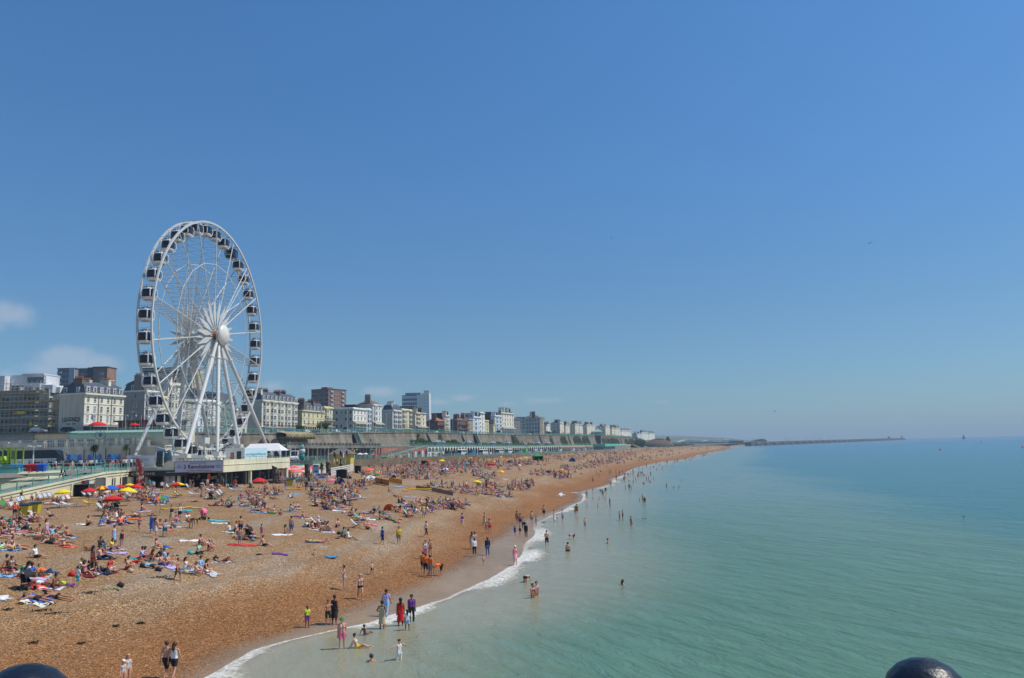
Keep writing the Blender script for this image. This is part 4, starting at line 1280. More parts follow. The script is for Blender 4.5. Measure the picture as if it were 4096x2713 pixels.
def cabin():
 A,B_,C_=at_Y(904,1838,150),at_Y(975,1838,150),at_Y(1066,1838,158.6)
 zt=z_of(1796,(A.x,150))-8.6
 ang=math.atan2(C_.y-B_.y,C_.x-B_.x);L=math.hypot(C_.x-B_.x,C_.y-B_.y);w=B_.x-A.x
 t=empty("ticket_cabin",(B_.x,B_.y,8.6),ang,"white ticket cabin with a pale blue sign beside the marquee","cabin")
 fx,fy=math.sin(ang)*-w*-1,w*math.cos(ang)
 q=Matrix.Rotation(-ang,2)@V2((A.x-B_.x,A.y-B_.y))
 P4=[(0,0),(L,0),(L+q.x,q.y),(q.x,q.y)]
 b=MB();b.prism(P4,0,zt);b.prism([(x*1.02-.05,y*1.02-.05)for x,y in P4],zt,zt+.14);b.obj("cabin_wall",mat("cabin_grey_white",(.72,.71,.67),.6,.05),t)
 b=MB();b.box(.1,L-.05,-.12,-.02,.9,zt+.05);b.obj("blue_sign",mat("sign_pale_cyan",(.58,.76,.82),.5,.03),t)
 lettering("www.BrightonWheel.com",.74,mat("sign_cyan_letters",(.16,.45,.60),.5,.05),t,(L*.5,-.15,zt*.62))
 M_=Matrix.Rotation(-ang,4,'Z')
 for nm,f0,f1,z0,z1,m_ in(("notice",.25,.45,.9,2.2,mat("notice_red",(.40,.14,.12),.6,.2)),("hatch",.6,.85,.9,2.4,M_glass)):
  b=MB();b.M=M_;b.box(-w*(1-f0),-w*(1-f1),-.06,-.01,z0,z1);b.obj(nm,m_,t)
 return t
cabin()
def marquee():
 g=at_Y(975,1838,163);e=at_Y(1119,1838,163)
 t=empty("marquee",(g.x,163,8.6),0,"white ridge-roofed marquee with arched window on the wheel deck","marquee")
 w=e.x-g.x;ze=z_of(1806,(g.x,163))-8.6;zr=z_of(1776,(g.x,163))-8.6
 cv=mat("marquee_white_pvc",(.74,.74,.74),.5,.05)
 b=MB()
 hx=w*.84
 b.add([(-.3,-.2,ze),(w+.2,-.2,ze),(w+.2,6,ze),(-.3,6,ze),(0.3,3,zr),(hx,3,zr)],[(0,1,5,4),(1,2,5),(2,3,4,5),(3,0,4)])
 for k in range(11):
  x=w*k/10
  b.add([(x,-.22,ze),(x+w/10,-.22,ze),(x+w/20,-.22,ze-.28)],[(0,1,2)])
 b.obj("roof",cv,t)
 b=MB();b.box(0,w*.64,0,.08,0,ze);b.box(0,.08,0,6,0,ze);b.obj("side_wall",cv,t)
 for x in(w*.77,w*.98):p=MB();p.tube([(x,0,ze),(x+.25,0,ze*.6),(x+.1,0,0)],[.35,.2,.16],8);p.obj("tied_curtain",cv,t)
 p=MB();x=w*.7;p.add([(x-.35,-.04,.4),(x+.35,-.04,.4),(x+.35,-.04,1.5),(x,-.04,2.0),(x-.35,-.04,1.5)],[(0,1,2,3,4)]);p.obj("arched_window",mat("marquee_window",(.25,.32,.36),.3,.2),t,fix=False)
marquee()
def tarp(px0,px1,py,Y,lb,h):
 g0,g1=at_Y(px0,py,Y),at_Y(px1,py,Y)
 t=empty("covered_cart",((g0.x+g1.x)/2,Y,8.6),0,lb,"cart")
 b=MB();w=g1.x-g0.x
 n=12;rnd=random.Random(3)
 vs=[]
 for i in range(n+1):
  for j in range(n+1):
   u,v=i/n-.5,j/n-.5
   z=h*max(0,1-(2*abs(u))**3)*max(0,1-(2*abs(v))**3)*(.7+.3*math.sin(u*9+v*5))+rnd.uniform(0,.12)
   vs.append((u*w,v*2.2,.1+z))
 b.add(vs,[(i*(n+1)+j,(i+1)*(n+1)+j,(i+1)*(n+1)+j+1,i*(n+1)+j+1)for i in range(n)for j in range(n)])
 b.obj("tarpaulin",mat("white_tarpaulin",(.62,.61,.58),.6,.1,2),t)
 p=MB();p.box(-w/2.4,w/2.4,-.9,.9,-.0,.25);p.obj("chassis",M_dark,t)
tarp(650,705,1818,148,"lumpy white tarpaulin over equipment at the foot of the wheel",2.6)
tarp(820,900,1818,160,"grey-white sheeting heaped under the wheel beside the cabin",2.4)
# ------------------------------------------------------------------ cream beach ramp with turquoise railing
RX=[(-120.0,60.0),(-79.0,98.0),(-71.5,108.6),(-64.4,123.3),(-61.2-5.6,138.8)]
def ramp_build():
 M_cr=MATS["kiosk_cream_paint"]
 A=at_Y(0,1976,108.6);B_=at_Y(420,1887,123.3);C_=Vector((facade_pt(516)-.1,FAC,8.2))
 A0=A+(A-B_)*2.2
 A.z,B_.z=5.85,8.25
 A0.z=3.6
 t=empty("beach_ramp",(0,0,0),0,"cream concrete ramp sloping from the promenade down to the shingle","ramp")
 prof=[A0,A,B_,C_]
 w=MB();cp=MB();dk=MB();pl=MB()
 for a,c in zip(prof,prof[1:]):
  d=Vector((c.x-a.x,c.y-a.y,0)).normalized();nr=Vector((-d.y,d.x,0))
  w.add([(a.x,a.y,2.5),(c.x,c.y,2.5),(c.x,c.y,c.z-.3),(a.x,a.y,a.z-.3)],[(0,1,2,3)])
  for dz,th,out in((-.3,.3,.22),(-.75,.3,.1)):
   q0,q1=a-nr*out,c-nr*out
   v=[(q0.x,q0.y,a.z+dz),(q1.x,q1.y,c.z+dz),(c.x+nr.x*.3,c.y+nr.y*.3,c.z+dz),(a.x+nr.x*.3,a.y+nr.y*.3,a.z+dz)]
   cp.add(v+[(x,y,z+th)for x,y,z in v],[(0,3,2,1),(4,5,6,7),(0,1,5,4),(2,3,7,6),(3,0,4,7),(1,2,6,5)])
  q0,q1=a+nr*.3,c+nr*.3
  r0,r1=a+nr*4.4,c+nr*4.4
  dk.add([(q0.x,q0.y,a.z-.06),(q1.x,q1.y,c.z-.06),(r1.x,r1.y,c.z-.06),(r0.x,r0.y,a.z-.06)],[(0,1,2,3)])
  L=(c-a).length;n=max(2,int(L/5))
  for k in range(n+1):
   p=a.lerp(c,k/n)
   pl.add([(p.x-d.x*.25-nr.x*.12,p.y-d.y*.25-nr.y*.12,2.5),(p.x+d.x*.25-nr.x*.12,p.y+d.y*.25-nr.y*.12,2.5),(p.x+d.x*.25-nr.x*.12,p.y+d.y*.25-nr.y*.12,p.z-.75),(p.x-d.x*.25-nr.x*.12,p.y-d.y*.25-nr.y*.12,p.z-.75),(p.x-d.x*.25,p.y-d.y*.25,2.5),(p.x+d.x*.25,p.y+d.y*.25,2.5),(p.x+d.x*.25,p.y+d.y*.25,p.z-.75),(p.x-d.x*.25,p.y-d.y*.25,p.z-.75)],[(0,1,2,3),(0,3,7,4),(1,5,6,2)])
 w.obj("wall",M_cr,t);cp.obj("coping",M_cr,t);dk.obj("ramp_surface",mat("ramp_tarmac",(.20,.20,.20),.9,.12,1),t);pl.obj("pilasters",M_cr,t)
 rail=MB()
 railing("railing",[p+Vector((0,0,0))for p in prof[0:1]]+[A,B_,C_],1.15,M_green,None,post=2.3,rails=(1,.5,.12),lattice=True,parent=t,pw=.13)
 op=MB()
 for f0,f1,z0,z1 in((.28,.42,4.5,7.1),(.62,.95,4.5,7.1)):
  a,c=B_.lerp(C_,f0),B_.lerp(C_,f1)
  d=Vector((c.x-a.x,c.y-a.y,0)).normalized();nr=Vector((-d.y,d.x,0))*-.06
  op.add([(a.x+nr.x,a.y+nr.y,z0),(c.x+nr.x,c.y+nr.y,z0),(c.x+nr.x,c.y+nr.y,z1),(a.x+nr.x,a.y+nr.y,z1)],[(0,1,2,3)])
 op.obj("store_doorways",mat("dark_doorway",(.03,.03,.035),.6,.2),t,fix=False)
 i=empty("ramp_inner_wall",(0,0,0),0,"cream retaining wall behind the ramp with turquoise railings and planters on top","wall")
 w=MB();cp=MB()
 d=Vector((B_.x-A.x,B_.y-A.y,0)).normalized();nr=Vector((-d.y,d.x,0))*4.5
 P=[A0+nr,A+nr,at_Y(250,1893,122)]
 P[0].z=P[1].z=P[2].z=8.6
 P[1]=at_Y(0,1902,114);P[1].z=8.6;P[0]=P[1]+Vector((-20,-22,0))
 for a,c in zip(P,P[1:]):
  w.add([(a.x,a.y,3),(c.x,c.y,3),(c.x,c.y,8.6),(a.x,a.y,8.6)],[(0,1,2,3)])
  cp.beam(a+Vector((0,0,-.1)),c+Vector((0,0,-.1)),.6,.3);cp.beam(a+Vector((0,0,-1.0)),c+Vector((0,0,-1.0)),.35,.3)
 w.obj("wall_face",M_cr,i);cp.obj("coping",M_cr,i)
 railing("railing",P+[at_Y(420,1880,131)],1.15,M_green,None,post=2.6,rails=(1,.5,.12),lattice=True,parent=i,pw=.13)
 return A,B_,C_
RA,RB,RC=ramp_build()
# ------------------------------------------------------------------ aquarium building along the upper promenade
def aquarium():
 Y=200.0
 t=empty("aquarium_building",(0,0,0),0,"long low stone seafront building with a balustraded terrace and green glazed canopy","building")
 xa,xb=at_Y(-60,1800,Y).x,at_Y(660,1800,Y).x
 def X(px):return at_Y(px,1800,Y).x
 def Z(px,py):return at_Y(px,py,Y).z
 M_st=concrete("pale_stone",(.66,.60,.48),.85)
 zt=13.2
 b=MB();b.box(xa,xb,Y,Y+20,8,zt-.6);b.box(xa,xb,Y-.3,Y+.2,zt-.6,zt-.35);b.box(xa,xb,Y-.15,Y+20,zt-.35,zt)
 b.obj("lower_wall",M_st,t)
 b=MB()
 b.box(X(20),X(175),Y-.25,Y+.3,zt,zt+1.5)
 b.box(X(15),X(34),Y-.35,Y+.4,zt,zt+1.7);b.box(X(163),X(180),Y-.35,Y+.4,zt,zt+1.4)
 b.obj("parapet",M_st,t)
 b=MB();baluster_run(b,(X(180),Y,zt),(X(600),Y,zt),1.15,5.2,.42);b.obj("balustrade",M_st,t)
 Y2=Y+4.5
 b=MB();b.box(xa,xb,Y2,Y2+14,zt,zt+3.6);b.obj("upper_wall",M_st,t)
 gl=mat("pale_green_glazing",(.42,.60,.52),.35,.12,1)
 b=MB();b.box(X(236),xb,Y2-.25,Y2-.05,zt+2.2,zt+3.65);b.obj("green_glazed_band",gl,t)
 b=MB();b.box(xa,X(90),Y2-.22,Y2-.04,zt+2.2,zt+3.6);b.obj("blue_grey_band",mat("blue_grey_band",(.20,.25,.30),.5,.1),t)
 b=MB();b.box(xa,X(245),Y2-1.2,Y2+15,zt+3.6,zt+3.95);b.obj("flat_roof",mat("brown_flat_roof",(.17,.15,.12),.8,.15),t)
 b=MB();b.add([(X(236),Y2-1.4,zt+3.75),(xb,Y2-1.4,zt+3.45),(xb,Y2+3,zt+4.1),(X(236),Y2+3,zt+4.35)],[(0,1,2,3)])
 for k in range(60):
  x=X(236)+(xb-X(236))*k/59
  b.beam((x,Y2-1.5,zt+3.78-.3*k/59),(x,Y2+3,zt+4.4-.25*k/59),.07)
 b.box(X(236),xb,Y2-1.5,Y2-1.35,zt+3.3,zt+3.5)
 b.obj("green_canopy",M_greenp,t)
 for px in(37,98,142,184,230,265,304,350,372,430,455,500,520):
  w=MB();x=X(px);w.box(x-.42,x+.42,Y2-.35,Y2,zt,zt+2.2);w.obj("pier",stucco("pier_cream",(.80,.74,.58),.1),t)
 for k,(p0,p1)in enumerate([(0,26),(40,86),(103,138),(148,182),(190,224),(235,262),(270,300),(309,345),(357,376),(388,412),(425,447),(460,488),(498,520),(527,545)]):
  x0,x1=X(p0),X(p1)
  w=MB();w.box(x0,x1,Y2-.12,Y2-.06,zt+.2,zt+2.1)
  o=w.obj("window",mat("blue_grey_glass",(.10,.17,.21),.2,.25,.5),t)
  f=MB()
  n=5
  for j in range(n+1):
   xx=x0+(x1-x0)*j/n;f.box(xx-.05,xx+.05,Y2-.18,Y2-.12,zt+.2,zt+2.1)
  f.box(x0,x1,Y2-.185,Y2-.13,zt+1.45,zt+1.53);f.box(x0,x1,Y2-.19,Y2-.13,zt+2.02,zt+2.12)
  f.obj("frame",M_wframe,o)
 for k,px in enumerate((277,299,320,361,382,401,438,456,475)):
  x=X(px);w=.52
  z0,z1=9.3,Z(px,1826)
  pts=[(x-w,z0),(x+w,z0)]+[(x+w*math.cos(q*math.pi/8),z1+w*math.sin(q*math.pi/8))for q in range(9)]
  m_=MB();m_.add([(a,Y-.12,z)for a,z in pts]+[(a,Y-.02,z)for a,z in pts],[tuple(range(11))]+[(i,(i+1)%11,(i+1)%11+11,i+11)for i in range(11)])
  cols=[(.01,.10,.42),(.0,.30,.60),(.02,.08,.36)]
  key="sea_poster_%d"%(k%3)
  if key not in MATS:
   mt,nt,bs=new_mat(key)
   tcn=nd(nt,"ShaderNodeTexCoord");nz=noise_n(nt,tcn.outputs['Object'],.9,5,.6,1.2)
   c=cols[k%3]
   nt.links.new(nramp(nt,nz,[(.35,c),(.55,tuple(min(1,v*1.8+.02)for v in c)),(.68,(.35,.62,.75)),(.75,c)]),bs.inputs['Base Color'])
   MATS[key]=mt
  m_.obj("arched_poster",MATS[key],t)
 for px in(240,338,425,520):w=MB();w.beam((X(px),Y-.2,8.6),(X(px),Y-.2,zt-.4),.12);w.obj("drainpipe",M_dark,t)
 Y3=Y+20
 def X3(px):return at_Y(px,1700,Y3).x
 p=empty("terrace_bar",(0,0,0),0,"glazed roof terrace bar with a white handrail above the green canopy","bar building")
 z0=z_of(1729,(X3(480),Y3));z1=z_of(1680,(X3(520),Y3))
 b=MB();b.box(X3(325),X3(690),Y3+1,Y3+9,z0-4,z0);b.obj("deck",M_concp,p)
 b=MB();b.box(X3(445),X3(690),Y3+4,Y3+9,z0,z1-.4);b.obj("glass_front",mat("bar_glass",(.10,.08,.08),.2,.5,.8),p)
 b=MB();b.box(X3(435),X3(700),Y3+2.5,Y3+10,z1-.4,z1);b.obj("roof",mat("dark_green_roof",(.06,.09,.08),.6,.15),p)
 b=MB()
 for k in range(15):
  x=X3(445)+(X3(690)-X3(445))*k/14
  b.beam((x,Y3+3.9,z0),(x,Y3+3.9,z1-.4),.13)
 b.obj("glazing_bars",M_wframe,p)
 b=MB()
 xa_,xb_=X3(425),X3(690)
 b.beam((xa_,Y3+.9,z0+1.15),(xb_,Y3+.9,z0+1.15),.09);b.beam((xa_,Y3+.9,z0+.6),(xb_,Y3+.9,z0+.6),.05)
 for k in range(22):x=xa_+(xb_-xa_)*k/21;b.beam((x,Y3+.9,z0),(x,Y3+.9,z0+1.15),.08)
 b.obj("handrail",M_wframe,p)
aquarium()
# ------------------------------------------------------------------ the terrace houses and hotels above the sea wall
SB=25.0
def bline(px,off=SB):
 lo,hi=150.0,1500.0
 for _ in range(40):
  c=(lo+hi)/2
  if proj((K(c)-off,c,14))[0]<px:lo=c
  else:hi=c
 return Vector((K(lo)-off,lo,0))
WIN_CACHE={}
def unit_window(kind,rich):
 key=(kind,rich)
 if key in WIN_CACHE:return WIN_CACHE[key]
 f=MB()
 t=.09 if rich else .08
 f.box(0,t,-.06,.02,0,1);f.box(1-t,1,-.06,.02,0,1);f.box(t,1-t,-.06,.02,1-t*.7,1);f.box(-.08,1.08,-.16,.02,-.08,0)
 f.box(t,1-t,-.05,.02,.47,.53)
 if rich:f.box(.47,.53,-.045,.02,0,1)
 p=MB();p.box(t*.9,1-t*.9,-.03,.0,0,.97)
 p2=MB()
 WIN_CACHE[key]=(f.mesh("window",M_wframe),p.mesh("pane",M_glass),p.mesh("pane",mat("curtained_glass",(.26,.27,.28),.3,.3,1.5)))
 return WIN_CACHE[key]
FAR_WIN={}
def far_window():
 if not FAR_WIN:
  f=MB();f.box(0,1,-.05,.02,0,1,0);f.box(-.12,1.12,-.12,.02,-.08,0,1);f.box(.12,.88,-.052,.0,.47,.52,1)
  FAR_WIN[0]=f.mesh("window",[mat("far_window_glass",(.06,.07,.085),.3,.3,.4),M_wframe])
 return FAR_WIN[0]
def add_window(parent,x,z,w,h,rz=0.0,y=0.0,rich=True,far=False,rnd=random):
 if far:
  o=link("window",far_window(),parent)
 else:
  f,p,p2=unit_window(0,rich)
  o=link("window",f,parent)
  link("pane",p2 if rnd.random()<.18 else p,o)
 M=Matrix.Translation((x,y,z))@Matrix.Rotation(rz,4,'Z')@Matrix.Diagonal((w,1,h,1))
 o.matrix_local=M
 return o
def townhouse(label,xc,xe,ytop,storeys,bays,wall,xs=None,roof=0,roofm=None,bayw=0,balcony=(),chim=2,dorm=0,side=(0,0),sidemat=None,cat="house",cornice=1.0,name="terraced_house",veranda=0,porch=0,pots=True,ztop2=None,group="seafront houses above the sea wall",off=SB,gable=False,depth=None,arch=False,basez=None,awn=None,ground=True):
 rnd=random.Random(int(xc*13+5))
 P0,P1=bline(xc,off),bline(xe,off)
 d=P1-P0;L=d.length;d.normalize()
 ang=math.atan2(d.y,d.x)
 zb=(ZP(P0.y)+.15)if basez is None else basez
 zt=z_of(ytop,P0)-zb
 t=empty(name,(P0.x,P0.y,zb),ang,label,cat,group)
 far=P0.y>430
 nrm=Vector((-d.y,d.x,0))
 if depth is None:
  depth=13.0
  if xs is not None:
   lo,hi=.5,60.0
   for _ in range(30):
    c=(lo+hi)/2
    q=P0+nrm*c
    if proj((q.x,q.y,zb+zt*.5))[0]>xs:lo=c
    else:hi=c
   depth=lo
 W=wall;S=sidemat or wall
 b=MB();b.box(0,L,0,depth,-1.5,zt)
 sh=zt/storeys
 o=b.obj("wall",W,t)
 if sidemat is not None:
  b=MB();b.box(-.06,0,.0,depth,-1.5,zt-.02);b.obj("side_wall",S,t)
 tr=MB()
 if cornice:
  tr.box(-.35*cornice,L+.12,-.55*cornice,.0,zt-.35,zt+.12);tr.box(-.35*cornice,-.061,.0,depth,zt-.35,zt+.12)
  tr.box(-.2,L,-.25,0,zt-.75,zt-.36)
 for s in range(1,storeys):
  tr.box(-.1,L,-.14,0,s*sh-.12,s*sh+.06)
 tr.obj("cornice",W,t)
 bw=L/bays
 ww,wh=min(1.35,bw*.36),sh*.56
 proud=[0.0]*bays
 if bayw:
  for k in range(bays):
   if bayw==1 or k%2==0:
    bb=MB();x0,x1=bw*(k+.14),bw*(k+.86)
    hgt=zt-(0 if cornice else .4)-.8
    a_=.9
    bb.prism([(x0,0),(x0+bw*.14,-a_),(x1-bw*.14,-a_),(x1,0)],0,hgt)
    bb.prism([(x0-.15,0),(x0+bw*.1,-a_-.2),(x1-bw*.1,-a_-.2),(x1+.15,0)],hgt,hgt+.22)
    for s in range(1,storeys):bb.prism([(x0-.08,0),(x0+bw*.12,-a_-.1),(x1-bw*.12,-a_-.1),(x1+.08,0)],s*sh-.1,s*sh+.05)
    bb.obj("bay",W,t);proud[k]=a_
 count=0
 for s in range(storeys):
  h=wh*(1.2 if s==1 and storeys>3 else(.8 if s==storeys-1 else 1))
  z=s*sh+sh*.22
  for k in range(bays):
   if count>92:break
   xm=bw*(k+.5)
   if proud[k]:
    w2=bw*.44
    add_window(t,xm-w2*.46,z,w2*.92,h,0,-proud[k]-.02,True,far,rnd);count+=1
    if not far or P0.y<520:
     ang2=math.atan2(-.9,bw*.14)
     add_window(t,bw*(k+.14)+.1*bw*.14,z,.75*math.hypot(bw*.14,.9),h,ang2,-.12,False,far,rnd);count+=1
   else:
    add_window(t,xm-ww/2,z,ww,h,0,-.02,True,far,rnd);count+=1
 if side[0]:
  ns,nw=side
  for s in range(ns):
   for k in range(nw):
    if rnd.random()<.08:continue
    y=depth*(k+.7)/(nw+.4)
    z=zt-(s+.75)*(zt/(ns+.6))
    add_window(t,-.085 if sidemat is not None else-.02,z,1.2,1.5,-math.pi/2,y,False,far,rnd)
 for s in balcony:
  bb=MB();ir=MB();z=s*sh+.08
  y0=-1.5
  bb.box(.1,L-.1,y0,0,z-.16,z)
  ir.beam((.1,y0,z+1.0),(L-.1,y0,z+1.0),.08);ir.beam((.1,y0,z+.1),(L-.1,y0,z+.1),.06)
  n=int(L/(.45 if far else .3))
  for q in range(n+1):ir.beam((.1+(L-.2)*q/n,y0,z),(.1+(L-.2)*q/n,y0,z+1.0),.045)
  bb.obj("balcony",W,t);ir.obj("balcony_railing",M_dark,t)
 if veranda:
  z=veranda*sh
  v=MB();v.add([(0,-.05,z+sh*.95),(L,-.05,z+sh*.95),(L,-1.9,z+sh*.62),(0,-1.9,z+sh*.62)],[(0,1,2,3),(3,2,1,0)])
  v.add([(0,-1.9,z+sh*.62),(L,-1.9,z+sh*.62),(L,-1.9,z+sh*.52),(0,-1.9,z+sh*.52)],[(0,1,2,3)])
  for q in range(bays+1):v.beam((bw*q,-1.85,z),(bw*q,-1.85,z+sh*.6),.09)
  v.obj("veranda_canopy",awn or mat("pale_canopy",(.66,.63,.52),.6,.1),t,fix=False)
 if porch:
  pc=MB()
  for q in range(bays*2):pc.box(bw*q/2-.18,bw*q/2+.18,-1.7,-1.35,-.3,sh*.92)
  pc.box(-.1,L,-1.8,0,sh*.9,sh*1.02)
  pc.obj("porch",W,t)
  dk=MB();dk.box(0,L,-.06,-.03,0,sh*.86);dk.obj("porch_shade_sheet",mat("porch_shade",(.12,.11,.09),.7,.3),t)  # thin dark sheet over the ground floor, painted shade behind the porch columns
 if arch:
  a=MB();y0=depth*.25;pts=[(y0,0),(y0+2.6,0)]+[(y0+1.3+1.3*math.cos(q*math.pi/8),1.9+1.3*math.sin(q*math.pi/8))for q in range(9)]
  a.add([(-.09,y,z)for y,z in pts],[tuple(range(11))]);a.obj("arched_door",M_dark,t,fix=False)
 RM=roofm or M_slate
 rh=0
 if roof==1 or roof=='mansard':
  rh=2.6
  r=MB();i_=.9
  v=[(-.05,-.05,zt+.1),(L+.0,-.05,zt+.1),(L,depth,zt+.1),(-.05,depth,zt+.1),(i_*.35,i_,zt+rh),(L-.1,i_,zt+rh),(L-.1,depth-i_,zt+rh),(i_*.35,depth-i_,zt+rh)]
  v2=[(1.2,depth*.5,zt+rh+1.3),(L-.1,depth*.5,zt+rh+1.3)]
  r.add(v+v2,[(0,1,5,4),(1,2,6,5),(2,3,7,6),(3,0,4,7),(4,5,9,8),(6,7,8,9),(5,6,9),(7,4,8)])
  rf=r.obj("roof",RM,t)
  for k in range(dorm):
   xm=L*(k+.5)/dorm
   q=MB();q.box(xm-.65,xm+.65,.15,1.4,zt+.35,zt+1.95);q.box(xm-.8,xm+.8,.05,1.5,zt+1.95,zt+2.1);q.obj("dormer",M_white,t)
   add_window(t,xm-.45,zt+.55,.9,1.25,0,.13,False,far,rnd)
  for k in range(max(0,int(depth/4))if dorm and xs is not None else 0):
   y=depth*(k+.6)/max(1,int(depth/4))
   q=MB();q.box(-.02+.05,1.2,y-.6,y+.6,zt+.35,zt+1.9);q.obj("dormer",M_white,t)
   add_window(t,.02,zt+.5,.9,1.2,-math.pi/2,y+.45,False,far,rnd)
 elif roof==2 or roof=='hip':
  rh=min(depth,12)*.32
  r=MB();e=.5
  v=[(-e,-e,zt+.05),(L+e,-e,zt+.05),(L+e,depth+e,zt+.05),(-e,depth+e,zt+.05)]
  if L>depth:v+=[(depth*.45,depth/2,zt+rh),(L-depth*.45,depth/2,zt+rh)]
  else:v+=[(L*.5,L*.45,zt+rh),(L*.5,depth-L*.45,zt+rh)]
  f=[(0,1,5,4),(1,2,5),(2,3,4,5),(3,0,4)]if L>depth else[(0,1,4),(1,2,5,4),(2,3,5),(3,0,4,5)]
  r.add(v,f+[(3,2,1,0)]);rf=r.obj("roof",RM,t)
 elif roof==3:
  rh=2.0
  r=MB();r.add([(.3,.5,zt),(L,.5,zt),(L,depth-.3,zt),(.3,depth-.3,zt),(.3,depth/2,zt+rh),(L,depth/2,zt+rh)],[(0,1,5,4),(2,3,4,5),(1,2,5),(3,0,4)])
  rf=r.obj("roof",RM,t)
  p=MB();p.box(-.0,L,-.0,.25,zt+.12,zt+.55);p.obj("parapet",W,t)
 else:
  r=MB();r.box(.2,L-.2,.2,depth-.2,zt,zt+.1);rf=r.obj("roof",mat("flat_roof_felt",(.10,.10,.10),.9,.2),t)
  p=MB();p.box(0,L,0,.25,zt+.12,zt+.6);p.box(0,.25,.25,depth,zt+.12,zt+.6);p.obj("parapet",W,t)
 for k in range(chim):
  xm=L*(k+.08)/max(1,chim)+.4 if chim>1 else .5
  hh=max(rh,.4)+1.5+rnd.uniform(0,.8)
  ym=depth*(.35 if k%2==0 else .6)
  q=MB();q.box(xm-.5,xm+.5,ym-1.5,ym+1.5,zt-.5,zt+hh);q.box(xm-.62,xm+.62,ym-1.62,ym+1.62,zt+hh,zt+hh+.2)
  c=q.obj("chimney",W if rnd.random()<.6 else brick("chimney_brown_brick",(.16,.09,.06),(.12,.07,.05)),t)
  if pots:
   q=MB()
   for j in range(5):q.tube([(xm,ym-1.2+.6*j,zt+hh+.2),(xm,ym-1.2+.6*j,zt+hh+.95)],.2,6)
   q.obj("chimney_pots",M_terra,c)
 return t
C_cream=stucco("cream_stucco",(.82,.74,.50),.10);C_white=stucco("white_stucco",(.86,.83,.74),.08);C_ivory=stucco("ivory_stucco",(.85,.79,.62),.10)
C_yel=stucco("yellow_stucco",(.78,.70,.42),.12);C_blue=stucco("bluish_white_stucco",(.76,.81,.84),.08);C_beige=stucco("beige_stucco",(.52,.42,.30),.15)
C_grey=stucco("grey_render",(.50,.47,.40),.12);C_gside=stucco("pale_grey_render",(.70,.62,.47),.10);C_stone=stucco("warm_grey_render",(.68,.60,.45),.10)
R_red=mat("orange_tile_roof",(.36,.12,.06),.8,.25,2);R_brown=mat("brown_tile_roof",(.20,.11,.07),.85,.3,2)
BR_dark=brick("dark_brown_brick",(.26,.10,.065),(.20,.08,.05),(.2,.15,.12));BR_tower=brick("tower_brown_brick",(.34,.19,.13),(.28,.15,.11),(.3,.24,.2))
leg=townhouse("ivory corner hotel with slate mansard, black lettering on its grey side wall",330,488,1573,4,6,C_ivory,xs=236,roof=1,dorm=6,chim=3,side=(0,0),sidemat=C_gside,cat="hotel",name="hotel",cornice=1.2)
def leg_sign():
 blk=mat("black_letters",(.03,.03,.03),.5,.1)
 dp=14.0
 lettering("LEGENDS",1.5,blk,leg,(-.1,4.3,4.2),rot=(math.pi/2,0,-math.pi/2),bold=.03,sx=1.0)
 lettering("Hotel    Club",.6,blk,leg,(-.1,4.3,2.9),rot=(math.pi/2,0,-math.pi/2),bold=.01)
 b=MB();b.tube([(-.1,7.3-.3*i,3.35+.5*math.sin(math.pi*i/20))for i in range(21)],.07,4);b.obj("sign_swash",blk,leg)
 b=MB()
 L=(bline(488)-bline(330)).length
 for k in range(1,3):b.tube([(L*k/3,-.2,.5),(L*k/3,-.2,13)],.09,6);
 b.obj("drainpipe",M_dark,leg)
 b=MB();b.box(0,L,-3.2,0,-1,1.9);b.obj("glazed_ground_floor",mat("hotel_dark_glass",(.05,.055,.06),.3,.3,1),leg)
 b=MB();b.box(-.2,L*.62,-3.6,0,1.9,2.35);b.obj("ground_floor_canopy",mat("grey_canopy",(.32,.33,.34),.6,.1),leg)
leg_sign()
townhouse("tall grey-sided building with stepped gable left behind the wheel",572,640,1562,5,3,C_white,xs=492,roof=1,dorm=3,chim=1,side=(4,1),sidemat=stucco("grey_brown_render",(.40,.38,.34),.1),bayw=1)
townhouse("narrow pale yellow house front behind the wheel's left rim",641,664,1590,4,1,C_yel,roof=3,chim=1)
townhouse("cream six-storey house with curved balconies, behind the wheel's left leg",665,732,1535,6,3,C_ivory,xs=642,roof=0,chim=2,bayw=2,sidemat=C_gside)
townhouse("grey house side behind the wheel, left of the bluish white front",733,772,1602,4,2,C_grey,roof=3,chim=0)
townhouse("bluish white house front seen between the wheel's spokes",773,812,1603,4,2,C_blue,roof=3,chim=0)
townhouse("white bay-fronted house directly behind the wheel hub's legs",813,878,1604,4,3,C_white,roof=3,chim=1,bayw=2,balcony=(1,))
townhouse("dark teal rendered building seen through the wheel",879,940,1604,4,3,stucco("teal_render",(.12,.26,.22),.12),roof=1,chim=0)
townhouse("low cream house with tall yellow chimney right of the teal building",941,985,1640,3,2,C_cream,roof=3,chim=1)
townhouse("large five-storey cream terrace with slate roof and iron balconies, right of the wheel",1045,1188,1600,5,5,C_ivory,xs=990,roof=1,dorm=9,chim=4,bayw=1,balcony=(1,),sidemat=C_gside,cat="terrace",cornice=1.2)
townhouse("pale yellow three-storey house with black mansard dormers and columned porches",1207,1294,1641,3,5,C_yel,xs=1182,roof=1,dorm=6,chim=2,porch=1,balcony=(1,),sidemat=stucco("olive_grey_side",(.36,.34,.26),.1))
townhouse("taller pale yellow house with white balconies beside the small square",1295,1330,1630,4,2,C_yel,roof=0,chim=1,balcony=(1,2),bayw=2)
townhouse("white canopied seafront house with a long pale grey side wall and arched door",1411,1466,1634,4,4,C_white,xs=1330,roof=0,chim=0,side=(3,4),veranda=1,balcony=(1,),sidemat=C_gside,arch=True)
townhouse("narrow bluish white house next to the canopied white one",1467,1484,1637,5,1,C_blue,roof=0,chim=0,bayw=1)
